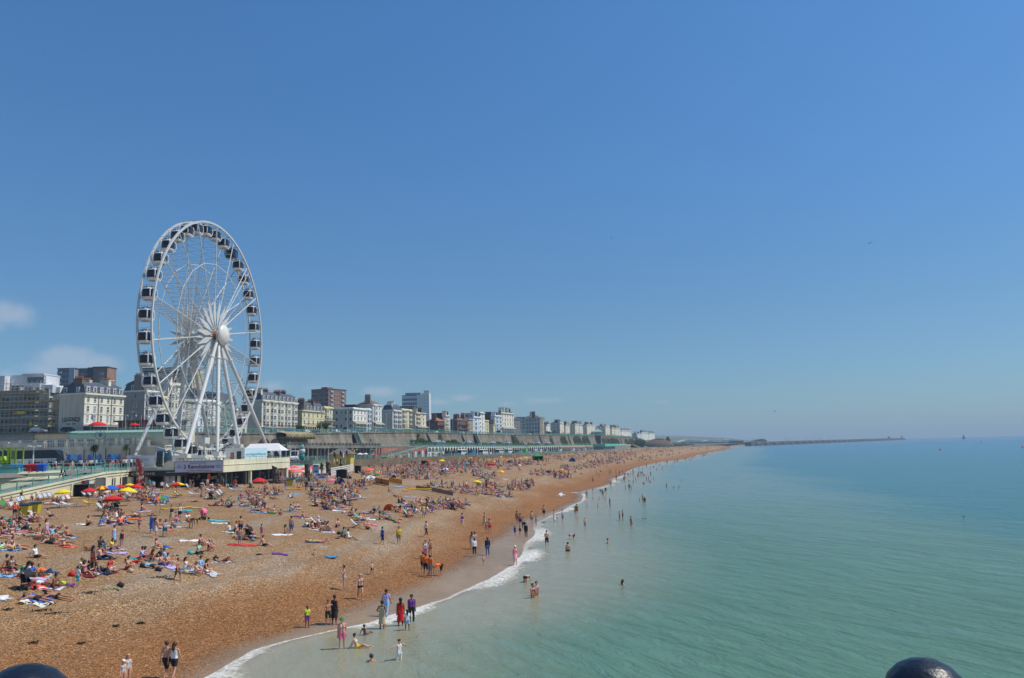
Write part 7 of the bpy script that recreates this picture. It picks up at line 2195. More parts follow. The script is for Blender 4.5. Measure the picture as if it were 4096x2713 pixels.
def bones(j,fem=True,wide=1.0):
 lat,t=j['lat'],j['tor']
 P,N=j['P'],j['N']
 B=[]
 for s in(1,-1):
  B.append(('t',P+lat*.075*s*wide,P+t*.20+lat*.05*s*wide,.105*wide,.092*wide))
  B.append(('t',P+t*.20+lat*.05*s*wide,N-t*.13+lat*.075*s,.092*wide,.10*wide))
  B.append(('t',N-t*.13+lat*.075*s,N-t*.05+lat*.12*s,.10,.062))
  if fem:B.append(('t',N-t*.16+lat*.08*s+j['fr']*.05,N-t*.17+lat*.08*s+j['fr']*.085,.05,.04))
  B.append(('t',P-t*.02+lat*.08*s-j['fr']*.03,P-t*.08+lat*.085*s-j['fr']*.03,.095,.08))
 B.append(('n',N-t*.05,j['H']-j['hd']*.06,.058,.052))
 B.append(('h',j['H']-j['hd']*.02,j['H']+j['hd']*.035,.088,.092))
 B.append(('h',j['H']-j['hd']*.07+j['fr']*.03,j['H']-j['hd']*.02+j['fr']*.03,.055,.075))
 for S in 'LR':
  B.append(('u'+S,j['s'+S],j['e'+S],.052,.040));B.append(('f'+S,j['e'+S],j['w'+S],.040,.027))
  B.append(('a'+S,j['w'+S],j['h'+S],.030,.034))
  B.append(('l'+S,j['p'+S],j['k'+S],.088*wide,.056));B.append(('c'+S,j['k'+S],j['k'+S].lerp(j['a'+S],.35),.055,.054));B.append(('c'+S,j['k'+S].lerp(j['a'+S],.35),j['a'+S],.054,.034))
  B.append(('o'+S,j['a'+S]-V((0,0,.02)),j['t'+S]-V((0,0,.03)),.040,.028))
 return B
def remesh(b,size,name):
 me=b.mesh(name,[])
 o=bpy.data.objects.new("tmp_body",me);COL.objects.link(o)
 md=o.modifiers.new("r",'REMESH');md.mode='VOXEL';md.voxel_size=size
 sm=o.modifiers.new("s",'SMOOTH');sm.iterations=3 if size<.04 else 1;sm.factor=.5
 dg=bpy.context.evaluated_depsgraph_get();dg.update()
 out=bpy.data.meshes.new_from_object(o.evaluated_get(dg))
 bpy.data.objects.remove(o)
 return out
def mesh_arrays(me):
 n=len(me.vertices);co=np.empty(n*3);me.vertices.foreach_get('co',co)
 no=np.empty(n*3);me.vertices.foreach_get('normal',no)
 fs=[tuple(p.vertices)for p in me.polygons]
 return co.reshape(-1,3),no.reshape(-1,3),fs
def seg_dist(co,a,b):
 a,b=np.array(a),np.array(b);d=b-a;L=d@d+1e-9
 t=np.clip((co-a)@d/L,0,1);q=a+t[:,None]*d
 return np.linalg.norm(co-q,axis=1),t
def build_pose(name,lod=0):
 key=(name,lod)
 if key in BODY:return BODY[key]
 j=pose(name);B=bones(j)
 b=MB()
 for(_,p,q,r0,r1)in B:capsule(b,p,q,r0,r1,10)
 me=remesh(b,.022 if lod==0 else .052,"person")
 co,no,fs=mesh_arrays(me)
 best=np.full(len(co),9.0);lab=np.array(['t ']*len(co));tt=np.zeros(len(co))
 for(k,p,q,r0,r1)in B:
  d,t=seg_dist(co,p,q);d=d-(r0+(r1-r0)*t)
  m_=d<best;best[m_]=d[m_];lab[m_]=k;tt[m_]=t[m_]
 T=(co-np.array(j['P']))@np.array(j['tor'])/.51
 leg=np.zeros(len(co));arm=np.zeros(len(co))
 for S in 'LR':
  for kk,a_,b_,s0 in(('l','p','k',0.0),('c','k','a',1.0)):
   d,t=seg_dist(co,j[a_+S],j[b_+S]);m_=lab==kk+S;leg[m_]=s0+t[m_]
  leg[lab=='o'+S]=2.2
  for kk,a_,b_,s0 in(('u','s','e',0.0),('f','e','w',1.0)):
   d,t=seg_dist(co,j[a_+S],j[b_+S]);m_=lab==kk+S;arm[m_]=s0+t[m_]
  arm[lab=='a'+S]=2.2
 k0=np.array([s[0]for s in lab])
 if lod==0:
  f=MB()
  H,hd,fr,lat=j['H'],j['hd'],j['fr'],j['lat']
  fr=(fr-hd*fr.dot(hd)).normalized()
  f.tube([H+fr*.085+hd*.015,H+fr*.112-hd*.018,H+fr*.088-hd*.026],[.008,.013,.007],6)
  for s in(1,-1):
   f.ball(H+lat*.092*s-hd*.005,.022,6,0,(.5,1,1))
   f.ball(H+fr*.084+lat*.032*s+hd*.012,.011,6)
  f.tube([H+fr*.09-hd*.05-lat*.02,H+fr*.094-hd*.052,H+fr*.09-hd*.05+lat*.02],.006,5)
  for S in 'LR':
   w_,h_=j['w'+S],j['h'+S];d=(h_-w_).normalized()
   side=d.cross(fr if abs(d.dot(fr))<.9 else hd).normalized();nn=side.cross(d)
   for q,(o_,L_)in enumerate(((-.028,.062),(-.010,.074),(.009,.07),(.027,.055))):
    k1=h_+side*o_+d*.01
    f.tube([k1,k1+d*L_*.5+nn*.008,k1+d*L_*.85+nn*.028],[.0095,.009,.007],5)
   f.tube([w_+d*.03+side*.03,w_+d*.06+side*.055,w_+d*.085+side*.058+nn*.012],[.011,.010,.008],5)
  bm=bmesh.new();bm.from_mesh(me);me2=f.mesh("feat",[]);bm.from_mesh(me2);bmesh.ops.recalc_face_normals(bm,faces=bm.faces);bm.to_mesh(me);bm.free()
 me.polygons.foreach_set('use_smooth',[True]*len(me.polygons));me.name="person"
 BODY[key]=dict(j=j,me=me,co=co,no=no,fs=fs,k=k0,T=T,leg=leg,arm=arm)
 return BODY[key]
def g_mask(D,kind):
 k,T,leg,arm=D['k'],D['T'],D['leg'],D['arm']
 t,n,h,u,f_,l,c,o_=(k=='t'),(k=='n'),(k=='h'),(k=='u'),(k=='f'),(k=='l'),(k=='c'),(k=='o')
 co=D['co'];j=D['j']
 if kind=='briefs':return(t&(T<.13))|(l&(leg<.16))
 if kind=='shorts':return(t&(T<.17))|(l&(leg<.62))
 if kind=='longshorts':return(t&(T<.17))|(l&(leg<.98))
 if kind=='trousers':return(t&(T<.17))|l|(c&(leg<1.9))
 if kind=='leggings':return(t&(T<.17))|l|(c&(leg<1.55))
 if kind=='bikini':return t&(T>.58)&(T<.76)
 if kind=='top':return t&(T>.10)&(T<.90)
 if kind=='tee':return(t&(T>.07))|(u&(arm<.68))
 if kind=='shirt':return(t&(T>.05))|u|(f_&(arm<1.9))
 if kind=='swimsuit':return(t&(T<.82))|(l&(leg<.14))
 if kind=='wetsuit':return t|u|(f_&(arm<1.8))|l|(c&(leg<1.9))
 if kind=='dress':return(t&(T<.90))|(l&(leg<.95))
 if kind=='skirt':return(t&(T<.18))|(l&(leg<.45))
 if kind=='hair' or kind=='cap':
  H,hd,fr=np.array(j['H']),np.array(j['hd']),np.array((j['fr']-j['hd']*j['fr'].dot(j['hd'])).normalized())
  q=co-H;a=q@hd;b=q@fr
  if kind=='cap':return h&(a>.015)
  return h&((a>.045)|((b<.03)&(a>-.06)))
 return t
GAR={}
def garment(name,lod,kind):
 key=(name,lod,kind)
 if key in GAR:return GAR[key]
 D=build_pose(name,lod);m_=g_mask(D,kind)
 off={'hair':.022,'cap':.03,'tee':.016,'shirt':.018,'trousers':.018,'longshorts':.022,'shorts':.018,'dress':.022}.get(kind,.008)
 if lod:off+=.006
 co=D['co']+D['no']*off
 keep=[f for f in D['fs']if sum(m_[i]for i in f)>=max(2,len(f)-1)]
 used=sorted({i for f in keep for i in f});mp={i:n for n,i in enumerate(used)}
 b=MB();b.add([tuple(co[i])for i in used],[tuple(mp[i]for i in f)for f in keep])
 j=D['j']
 if kind in('dress','skirt')and name in('st','wk','hp','fa','ph','wv','bd'):
  P=j['P'];R=[(.165,.02),(.19,-.1),(.20,-.3),(.23,-.52)]if kind=='dress' else[(.15,.06),(.18,-.04),(.20,-.16),(.23,-.34)]
  vs=[];n=14
  for r,z in R:
   for q in range(n):th=2*math.pi*q/n;vs.append((P.x+r*math.cos(th),P.y+r*.8*math.sin(th),P.z+z))
  b.add(vs,[(i*n+q,i*n+(q+1)%n,(i+1)*n+(q+1)%n,(i+1)*n+q)for i in range(3)for q in range(n)])
 if kind=='skirt':pass
 if kind=='cap':
  H,hd=j['H'],j['hd'];fr=(j['fr']-hd*j['fr'].dot(hd)).normalized()
  p0=H+hd*.03;pts=[p0+fr*.1+j['lat']*s*.085 for s in(-1,1)];b.add([pts[0],pts[1],p0+fr*.2+j['lat']*.06,p0+fr*.2-j['lat']*.06],[(0,1,2,3)])
 if kind=='hair' and lod==0:pass
 me=b.mesh(kind,[bpy.data.materials.get("fabric_base")or mat("fabric_base",(.5,.5,.5))],True)
 GAR[key]=me
 return me
def longhair(name,lod):
 key=(name,lod,'long')
 if key in GAR:return GAR[key]
 j=build_pose(name,lod)['j'];H,hd=j['H'],j['hd'];fr=(j['fr']-hd*j['fr'].dot(hd)).normalized()
 b=MB();base=garment(name,lod,'hair')
 co,no,fs=mesh_arrays(base);b.add([tuple(c)for c in co],fs)
 dn=V((0,0,-1))if abs(hd.z)>.5 else hd
 b.tube([H-fr*.07+hd*.02,H-fr*.095+dn*.1,H-fr*.09+dn*.22,H-fr*.085+dn*.32],[.075,.085,.07,.03],8)
 me=b.mesh("hair",[bpy.data.materials.get("fabric_base")or mat("fabric_base",(.5,.5,.5))],True)
 GAR[key]=me;return me
CL={'white':(.78,.78,.76),'black':(.018,.018,.02),'grey':(.25,.25,.26),'pale grey':(.5,.5,.5),'navy':(.012,.02,.07),'blue':(.02,.12,.50),'light blue':(.25,.48,.75),'teal':(.02,.28,.30),'turquoise':(.05,.50,.52),'green':(.03,.28,.06),'lime':(.50,.70,.03),'yellow':(.85,.62,.01),'orange':(.90,.17,.01),'red':(.62,.015,.015),'maroon':(.17,.01,.02),'pink':(.85,.18,.32),'pale pink':(.80,.42,.45),'coral':(.85,.15,.09),'purple':(.16,.04,.26),'lilac':(.50,.42,.68),'beige':(.55,.44,.27),'khaki':(.30,.26,.15),'brown':(.16,.08,.04),'denim':(.08,.14,.27),'cream':(.75,.70,.55),'mint':(.35,.70,.45)}
def cloth(c):
 return mat("cloth_"+c.replace(' ','_'),CL[c],.85,.10,6)
SKIN={0:mat("skin_pale",(.62,.33,.22),.5,.06,4),1:mat("skin_tanned",(.48,.22,.12),.5,.08,4),2:mat("skin_brown",(.24,.105,.055),.5,.08,4),3:mat("skin_dark",(.09,.04,.025),.5,.08,4)}
HAIR={'dark':mat("hair_dark",(.02,.014,.01),.6,.2,9),'brown':mat("hair_brown",(.09,.045,.02),.6,.2,9),'blond':mat("hair_blond",(.45,.30,.11),.6,.2,9),'ginger':mat("hair_ginger",(.35,.12,.03),.6,.2,9),'grey':mat("hair_grey",(.35,.34,.32),.6,.2,9)}
def gn(P,eps=.8):
 a,c=ground_z(P.x+eps,P.y)-ground_z(P.x-eps,P.y),ground_z(P.x,P.y+eps)-ground_z(P.x,P.y-eps)
 return V((-a/(2*eps),-c/(2*eps),1)).normalized()
POSTURE={'st':'standing','wk':'walking','hp':'standing hands on hips','fa':'standing with folded arms','ph':'standing with a hand to the face','wv':'standing with arms out','bd':'bending over','cr':'crouching','sk':'sitting with knees up','sl':'sitting leaning back','sc':'sitting cross-legged','lb':'lying on the back','lk':'lying with knees bent','lf':'lying face down','lr':'propped on the elbows','ch':'reclining in a chair'}
GNAME={'tee':'t-shirt','top':'top','shirt':'shirt','longshorts':'long shorts','briefs':'swim briefs','bikini':'bikini top','swimsuit':'swimsuit'}
LANDMARKS=[]
PEOPLE=[]
class Pn:
 pass
def parse(px,py,spec,**kw):
 p=Pn();p.px,p.py=px,py
 tk=spec.split()
 p.pose=tk[0];p.scale=1.0;p.head=None;p.skin=0;p.hair='brown';p.long=False;p.g=[];p.sink=0.0;p.dz=None;p.extra='';p.Y=None
 for s in tk[1:]:
  if s[0]=='s' and s[1:].replace('.','').isdigit():p.scale=float(s[1:])
  elif s[0]=='h' and s[1:].lstrip('-').isdigit():p.head=float(s[1:])
  elif s[0]=='k' and s[1:].isdigit():p.skin=int(s[1:])
  elif s[0]=='w' and s[1:].replace('.','').isdigit():p.sink=float(s[1:])
  elif s[0]=='z' and s[1:].replace('.','').isdigit():p.dz=float(s[1:])
  elif s[0]=='Y' and s[1:].isdigit():p.Y=float(s[1:])
  elif s in('dark','blond','ginger','grey_hair','brownh'):p.hair=s.replace('_hair','').replace('brownh','brown')
  elif s=='long':p.long=True
  elif ':' in s:
   a,c=s.split(':');p.g.append((a,c.replace('_',' ')))
 for k_,v_ in kw.items():setattr(p,k_,v_)
 return p
def locate(p):
 if p.dz is not None:p.P=at_z(p.px,p.py,p.dz)if p.Y is None else V((at_Y(p.px,p.py,p.Y).x,p.Y,p.dz))
 elif p.sink:p.P=at_z(p.px,p.py,.03)
 else:p.P=ground_at(p.px,p.py)
 p.dist=p.P.y
 return p
SHARED={}
def mkperson(p,label,group=None):
 lod=0 if p.P.y<130 else 1
 rz=math.radians(p.head if p.head is not None else 90)
 lying=p.pose in('lb','lk','lf','lr','sl','sc','sk','ch')
 Z=V((0,0,1))
 rot=Matrix.Rotation(rz,4,'Z').to_quaternion()
 if lying and p.dz is None and not p.sink:
  rot=Z.rotation_difference(gn(p.P))@rot
 D=build_pose(p.pose,lod)
 me=D['me']
 if not me.materials:me.materials.append(SKIN[0])
 o=link("person",me)
 o.location=p.P-V((0,0,p.sink*p.scale))
 if p.sink==0 and p.dz is None:o.location.z=ground_z(p.P.x,p.P.y)+(.015 if lying else 0)
 o.rotation_mode='QUATERNION';o.rotation_quaternion=rot
 o.scale=(p.scale*getattr(p,'fat',1.0),p.scale*getattr(p,'fat',1.0),p.scale)
 o.material_slots[0].link='OBJECT';o.material_slots[0].material=SKIN[p.skin]
 tag(o,label,"person",group)
 def part(nm,m2,mt_):
  q=link(nm,m2,o);q.material_slots[0].link='OBJECT';q.material_slots[0].material=mt_
 capped=any(g in('cap','hat','hood')for g,c in p.g)
 part("hair",longhair(p.pose,lod)if p.long else garment(p.pose,lod,'hair'),HAIR[p.hair])
 for g,c in p.g:
  kd=g
  if g in('hat','hood'):kd='cap'
  nm={'tee':'t_shirt','longshorts':'shorts','briefs':'swim_briefs','bikini':'bikini_top'}.get(g,g)
  part(nm,garment(p.pose,lod,kd),cloth(c))
 return o
def words_of(p):
 gs=[]
 for g,c in p.g:
  if g in('cap','hat'):continue
  gs.append("%s %s"%(c,GNAME.get(g,g)))
 bare=not any(g in('tee','top','shirt','swimsuit','dress','bikini','wetsuit')for g,c in p.g)
 s=("bare-chested in " if bare and gs else "in ")+" and ".join(gs[:2])if gs else "in swimwear"
 for g,c in p.g:
  if g in('cap','hat'):s+=" with %s %s"%(c,g)
 return s
def label_for(p,used):
 kind="child" if p.scale<.8 else "person"
 base="%s %s"%(kind,words_of(p))
 post=POSTURE[p.pose]
 if p.sink>=1.2:post="swimming with head out of the water"
 elif p.sink>=.75:post="standing waist-deep in the sea"
 elif p.sink>0:post=POSTURE[p.pose]+" in the shallows"
 if p.extra:cand=["%s %s, %s"%(base,post,p.extra),"%s, %s"%(base,p.extra)]
 else:cand=[]
 q=sorted(LANDMARKS,key=lambda l:math.hypot(l[0]-p.px,(l[1]-p.py)*1.6))[:7]
 for l in q:
  dx,dy=p.px-l[0],p.py-l[1]
  rel=("right of" if dx>0 else "left of")if abs(dx)>abs(dy)*1.2 else("in front of" if dy>0 else "behind")
  cand.append("%s %s %s the %s"%(base,post,rel,l[2]))
  cand.append("%s %s the %s"%(base,rel,l[2]))
 for c in cand:
  if len(c.split())<=16 and c not in used:used.add(c);return c
 return None
# ------------------------------------------------------------------ things on the beach
def ground_h(px,py,h):
 v=ray(px,py);Y=20.0;prev=Y
 while Y<2500:
  P=CO+v*(Y/v.y)
  if P.z<=ground_z(P.x,P.y)+h:
   a,b=prev,Y
   for _ in range(16):
    c=(a+b)/2;Q=CO+v*(c/v.y)
    if Q.z<=ground_z(Q.x,Q.y)+h:b=c
    else:a=c
   Q=CO+v*(b/v.y);return V((Q.x,Q.y,ground_z(Q.x,Q.y)))
  prev=Y;Y*=1.01
 return V((0,2000,5))
def cmat(c):return cloth(c)
def parasol(px,py,wpx,cols,lb,short,h=2.2,tilt=.12,P=None,group="parasols on the beach"):
 P=P or ground_h(px,py,h)
 R=wpx/2*P.y/FPX
 t=empty("parasol",P,px*.37,lb,"parasol",group)
 b=MB();b.tube([(0,0,-.1),(0,0,h)],.022,6);b.obj("pole",M_wood,t)
 n=8;b=MB()
 prof=[(.02,0),(R*.35,-.07*R-.05),(R*.7,-.2*R-.05),(R,-.42*R-.02),(R*1.0,-.42*R-.12)]
 b.M=Matrix.Translation((0,0,h))@Matrix.Rotation(tilt,4,'X')
 b.lathe(prof,16,0,(0,0,0),lambda k:(k//2)%len(cols))
 b.obj("canopy",[cmat(c)for c in cols],t,fix=False)
 LANDMARKS.append((px,py+12,short))
 return t
YR_,RD=['yellow'],['red']
PAR="""250 1957 62 yellow|yellow parasol left of the dark storage box|left yellow parasol
357 1951 52 red|red parasol behind the row of deckchairs
408 1943 44 yellow,red|yellow and red parasol left of the blue one
440 1941 62 blue|royal blue parasol in the cluster before the kiosk|royal blue parasol
482 1938 46 red|red parasol right of the blue one
519 1933 40 yellow|yellow parasol farthest back in the cluster
549 1936 52 red|red parasol touching the red feather flag
515 1949 68 yellow|wide yellow parasol at the front of the cluster|wide yellow parasol
452 1981 76 red|low red parasol over the pushchair group|low red parasol
707 1928 58 red,red,yellow,yellow|red and yellow parasol by the ice cream counter|red-yellow kiosk parasol
642 1981 66 green,blue,orange,yellow,red|rainbow parasol on the open shingle|rainbow parasol
1036 1911 54 red|red parasol by the right end of the kiosk block|red kiosk-end parasol
1323 1913 36 pink|crimson-pink parasol left of the blue tent|crimson parasol
1475 1872 40 orange,coral|orange square parasol in the middle crowd|orange parasol
1478 1901 44 grey,white|grey and white striped parasol behind the plaid windbreak
1505 1893 26 green|green parasol among the middle crowd
1767 1838 24 yellow|yellow parasol at the beach wall|wall-side yellow parasol
1712 1841 16 red,orange|small red-orange parasol by the dark storage box
1880 1829 20 red,yellow|red and yellow parasol close to the beach wall
1899 1834 18 red|small red parasol tilted by the wall
1868 1849 24 teal|pale teal parasol below the red pair|teal parasol
1782 1871 27 blue,white|blue and white parasol in the dense crowd|blue-white parasol
1855 1866 28 green,blue,orange,red|small rainbow parasol in the distance crowd|small rainbow parasol
1808 1870 18 red|red parasol beside the blue-white one
1909 1920 40 yellow|single bright yellow parasol on the mid beach|mid-beach yellow parasol
1963 1850 38 red|wide red parasol on open shingle|wide red parasol
1976 1843 22 red,yellow|red-yellow parasol behind the wide red one
2003 1825 18 yellow,red|small yellow-red parasol near the wall
2025 1836 22 orange,red|orange parasol left of the green tent
2058 1828 17 red|small red parasol right of the green tent
2079 1833 18 red,yellow|red-yellow parasol left of the gazebo
2102 1827 17 yellow|yellow parasol left of the green gazebo
2128 1818 11 light_blue|tiny light blue parasol touching the gazebo
2006 1881 30 orange,yellow|orange parasol above the sitting group|far orange parasol
1940 1887 20 grey|dark grey parasol over a seated pair|dark grey parasol
2079 1858 18 white|see-through pale parasol on the far beach
2249 1877 26 red,orange,yellow|flame-coloured parasol beyond the purple tent|flame-coloured parasol
1512 1888 18 orange|little orange parasol behind the grey striped one
1606 1868 10 coral|small coral parasol right of the crowd
2470 1850 14 blue|tiny blue parasol far along the beach|tiny far blue parasol
2640 1803 14 navy|dark shelter parasol far along the beach|far dark shelter
2700 1803 10 pale_grey|pale parasol far along the beach|far pale parasol"""
for ln in PAR.split('\n'):
 q=ln.split('|');a=q[0].split()
 parasol(float(a[0]),float(a[1]),float(a[2]),[c.replace('_',' ')for c in a[3].split(',')],q[1],q[2]if len(q)>2 else q[1].split(' by ')[0].split(' in ')[0].split(' at ')[0])
for i,(px,py,w)in enumerate([(1128,1866,50),(1160,1870,44),(1178,1860,46),(1190,1875,54),(1228,1866,52),(1256,1860,40)]):
 Y=168+(i%3)*6;P=at_Y(px,py,Y);g=ground_z(P.x,Y)
 parasol(px,py,w,['coral','pink','coral','pale pink']if i%2 else['pink','coral'],["leftmost pink cafe parasol, beside the dark flag","second pink cafe parasol in the low front row","pink cafe parasol peaking highest, under the golf sign","broad pink cafe parasol in the middle of the front row","pink cafe parasol behind the second dark flag","rightmost pink cafe parasol before the blue price board"][i],"pink cafe parasols",h=P.z-g,tilt=.05,P=V((P.x,Y,g)),group="pink parasols of the beach cafe")
for px,py,w,lb in((393,1686,66,"large red parasol on the roof terrace"),(538,1692,38,"red parasol in front of the glazed bar")):
 P=at_Y(px,py,218.5);parasol(px,py,w,['red'],lb,"terrace parasol",h=P.z-17.0,tilt=0,P=V((P.x,218.5,17.0)),group="red parasols on the roof terrace")
for px,py,w,c,lb in((1398,1817,26,'orange',"long orange parasol left of the white pair"),(1440,1812,26,'white',"left white parasol before the red brick wall"),(1462,1812,22,'white',"right white parasol before the red brick wall"),(1490,1815,18,'orange',"small orange parasol before the brick ramp"),(445,1842,24,'pink',"pink umbrella in the promenade crowd")):
 Y=300 if px>1000 else 160;P=at_Y(px,py,Y);z=ZR(Y)+.05;parasol(px,py,w,[c],lb,lb.split(' before')[0],h=P.z-z,tilt=0,P=V((P.x,Y,z)),group="umbrellas on the promenade")
def cloth_sheet(P,w,l,rz,m_,lb,name="towel",cat="towel",group="towels on the shingle",seed=0):
 r_=random.Random(seed);b=MB();n=8;vs=[]
 for i in range(n+1):
  for j in range(n+1):
   x,y=(i/n-.5)*w+r_.uniform(-.05,.05),(j/n-.5)*l+r_.uniform(-.05,.05)+.12*math.sin(i*.8+seed)
   vs.append((x,y,.02+.07*r_.random()))
 fs=[(i*(n+1)+j,(i+1)*(n+1)+j,(i+1)*(n+1)+j+1,i*(n+1)+j+1)for i in range(n)for j in range(n)]
 k=len(vs);b.add(vs+[(x,y,0)for x,y,z in vs],fs+[tuple(q+k for q in reversed(f))for f in fs])
 e=[i*(n+1)for i in range(n)];b.add([vs[i*(n+1)]for i in range(n+1)]+[(vs[i*(n+1)][0],vs[i*(n+1)][1],0)for i in range(n+1)],[(i,i+1,i+n+2,i+n+1)for i in range(n)])
 o=b.obj(name,m_,fix=False)
 o.rotation_mode='QUATERNION';o.rotation_quaternion=V((0,0,1)).rotation_difference(gn(P))@Matrix.Rotation(rz,4,'Z').to_quaternion()
 o.location=V((P.x,P.y,ground_z(P.x,P.y)+.005))
 return tag(o,lb,cat,group)
TOW="""15 2395 1.0 white|crumpled white towel at the left edge
145 2398 1.5 blue|blue towel under the two people lying by the pushchair
180 2350 1.4 red|bright red towel beside the dark pushchair
272 2340 .9 purple|magenta blanket in the middle of the family group
450 2355 .9 khaki|dark olive towel with clothes heaped on it
330 2100 1.0 white|white towel left of the two sitting men
540 2078 1.6 orange|orange towel under the people below the rainbow parasol
758 2165 1.4 white|white towel lying empty above the green-shirted sitter
870 2085 2.0 turquoise|turquoise patterned towel below the yellow mattresses
878 2095 1.4 white|white towel next to the turquoise patterned one
745 2044 1.4 turquoise|turquoise towel between the two yellow mattresses
730 2050 1.2 blue|blue towel by the walking couple
1120 2218 1.1 purple|purple towel lying alone on open shingle
1195 2068 1.1 purple|magenta towel beside the tanned seated man
970 2183 2.2 red|red and patterned rug of the family with the pushchair
1250 2170 1.2 blue|blue towel under the two orange bikinis
1120 2142 1.3 white|white towel beside the man in denim shorts
1310 2130 1.3 white|white and blue towel below the small pink umbrella
1490 2100 1.2 pink|bright pink towel right of the deckchairs
1475 2080 1.5 white|white towel right of the blue deckchair
1545 2056 1.5 light_blue|pale striped towel right of the orange half tent
1640 1990 1.6 light_blue|pale blue towel below the yellow kayaks
1700 1998 1.8 coral|salmon towel beside the pale blue one
1595 1948 1.8 light_blue|light blue board-like towel right of the orange windbreak
1355 2045 1.5 white|white towel in the crowd of families
1380 2048 1.2 pink|pink towel right of the white one in the crowd
1180 1978 1.5 light_blue|light blue and white towel before the bins
1400 1985 .8 blue|small blue heap of cloth right of the crowd
1620 1965 .8 coral|coral towel left of the seated pair by the tape
2020 1918 1.5 white|white towel near the yellow parasol
2300 1972 1.4 white|white towel by the three sitting people near the cusp
1890 1968 1.4 pale_pink|pale pink towel in the mid-beach group"""
for i,ln in enumerate(TOW.split('\n')):
 a,lb=ln.split('|');a=a.split();P=ground_at(float(a[0]),float(a[1]));s=float(a[2])
 c=a[3].replace('_',' ');m_=cmat(c)
 cloth_sheet(P,1.1*s,.5*min(s,1.6),.25*((i*7)%5-2),m_,lb,"towel","towel",seed=i)
 if i%2==0:LANDMARKS.append((float(a[0]),float(a[1]),("%s towel"%c)))
def half_tent(px,py,wpx,c,lb,short,c2=None):
 P=ground_at(px,py);w=wpx*P.y/FPX
 t=empty("beach_tent",P,.5,lb,"beach tent","pop-up beach tents")
 b=MB();n=10;vs=[]
 for i in range(n+1):
  a=math.pi*i/n
  for k in range(5):
   s=k/4;r=w/2*math.cos(s*1.45)
   vs.append((-r*math.cos(a),w*.55*s,r*1.15*math.sin(a)+.02))
 b.add(vs,[(i*5+k,(i+1)*5+k,(i+1)*5+k+1,i*5+k+1)for i in range(n)for k in range(4)])
 for q in range(len(b.mi)):b.mi[q]=(q//12)%2 if c2 else 0
 b.obj("canopy",[cmat(c),cmat(c2 or c)],t,fix=False)
 b=MB();b.tube([(-w/2*math.cos(math.pi*i/n),0,w/2*1.15*math.sin(math.pi*i/n)+.02)for i in range(n+1)],.02,5);b.obj("hoop",M_dark,t)
 LANDMARKS.append((px,py,short))
for a in((1358,1938,44,'blue',"bright blue pop-up tent in the crowd, right of the crimson parasol","bright blue tent",'light blue'),(1556,2044,46,'orange',"orange pop-up half tent on the open shingle","orange half tent",'coral'),(2192,1893,19,'purple',"dark purple pop-up tent far along the beach","dark purple tent"),(2036,1852,18,'teal',"green pop-up tent near the far orange parasol","green pop-up tent"),(1612,1900,24,'maroon',"dark tent with orange flap behind the crowd","dark flapped tent",'orange'),(1574,1912,20,'maroon',"small maroon and grey tent behind the orange windbreak","maroon tent",'grey'),(1978,1896,18,'white',"white and red tent right of the dark grey parasol","white-red tent",'red'),(2290,1848,28,'blue',"low bright blue shelter far along the beach","low blue shelter"),(1397,1916,20,'navy',"dark blue rounded tent right of the bright blue one","navy tent"),(2362,1850,10,'navy',"small dark far shelter","small dark shelter")):
 half_tent(*a)
def gazebo():
 P=ground_at(2151,1842);w=36*P.y/FPX;g=cmat('green')
 t=empty("gazebo",P,.2,"dark green square gazebo with side curtains","gazebo");h=2.0
 b=MB();b.add([(-w/2,-w/2,h),(w/2,-w/2,h),(w/2,w/2,h),(-w/2,w/2,h),(0,0,h+1.1)],[(0,1,4),(1,2,4),(2,3,4),(3,0,4)]);b.box(-w/2,w/2,-w/2-.02,-w/2,h-.3,h);b.obj("roof",g,t)
 for k,(x,y)in enumerate(((-1,-1),(1,-1),(1,1),(-1,1))):b=MB();b.beam((x*w/2,y*w/2,0),(x*w/2,y*w/2,h),.08);b.obj("leg",M_dark,t)
 b=MB();b.box(-w/2,-w/2+.03,-w/2,w/2,0,h);b.box(w/2-.03,w/2,-w/2,w/2,0,h);b.box(-w/2,w/2,w/2-.03,w/2,0,h);b.obj("curtain",g,t)
 LANDMARKS.append((2151,1838,"green gazebo"))
gazebo()
def windbreak(p0,p1,h,m_,lb,words=None,n=5,short=None):
 A,B_=ground_at(*p0),ground_at(*p1)
 t=empty("windbreak",A,math.atan2(B_.y-A.y,B_.x-A.x),lb,"windbreak","cloth windbreaks");L=(V((B_.x,B_.y,0))-V((A.x,A.y,0))).length
 dz=B_.z-A.z
 b=MB();b.add([(0,0,.1),(L,0,.1+dz),(L,0,h+dz),(0,0,h),(0,.02,.1),(L,.02,.1+dz),(L,.02,h+dz),(0,.02,h)],[(0,1,2,3),(7,6,5,4),(3,2,6,7),(0,4,5,1)]);b.obj("cloth",m_,t)
 for k in range(n):b=MB();x=L*k/(n-1);b.beam((x,.04,0),(x,.04,h+.1+dz*k/(n-1)),.035);b.obj("stake",M_wood,t)
 if words:
  lt=cmat('maroon')
  for i,w in enumerate(words):lettering(w,h*.36,lt,t,(L*.5,-.02,h*(.74-.42*i)+dz/2),rot=(math.pi/2,0,0),bold=.01)
 if short:LANDMARKS.append((p0[0],p0[1],short))
wb=mat("windbreak_orange",(.50,.17,.02),.8,.1);wo_=mat("windbreak_ochre",(.70,.36,.03),.8,.1)
windbreak((1498,1934),(1555,1946),1.15,wb,"brown-orange lettered windbreak of the beach patrol",["LIFE","GUARD"],short="lettered orange windbreak")
windbreak((1556,1930),(1607,1940),1.0,wo_,"plain ochre windbreak adjoining the lettered one")
windbreak((1440,1929),(1492,1924),.9,stripes("plaid_cloth",[CL['beige'],CL['brown'],CL['khaki'],CL['beige']],.3),"brown plaid windbreak left of the lettered one",short="plaid windbreak")
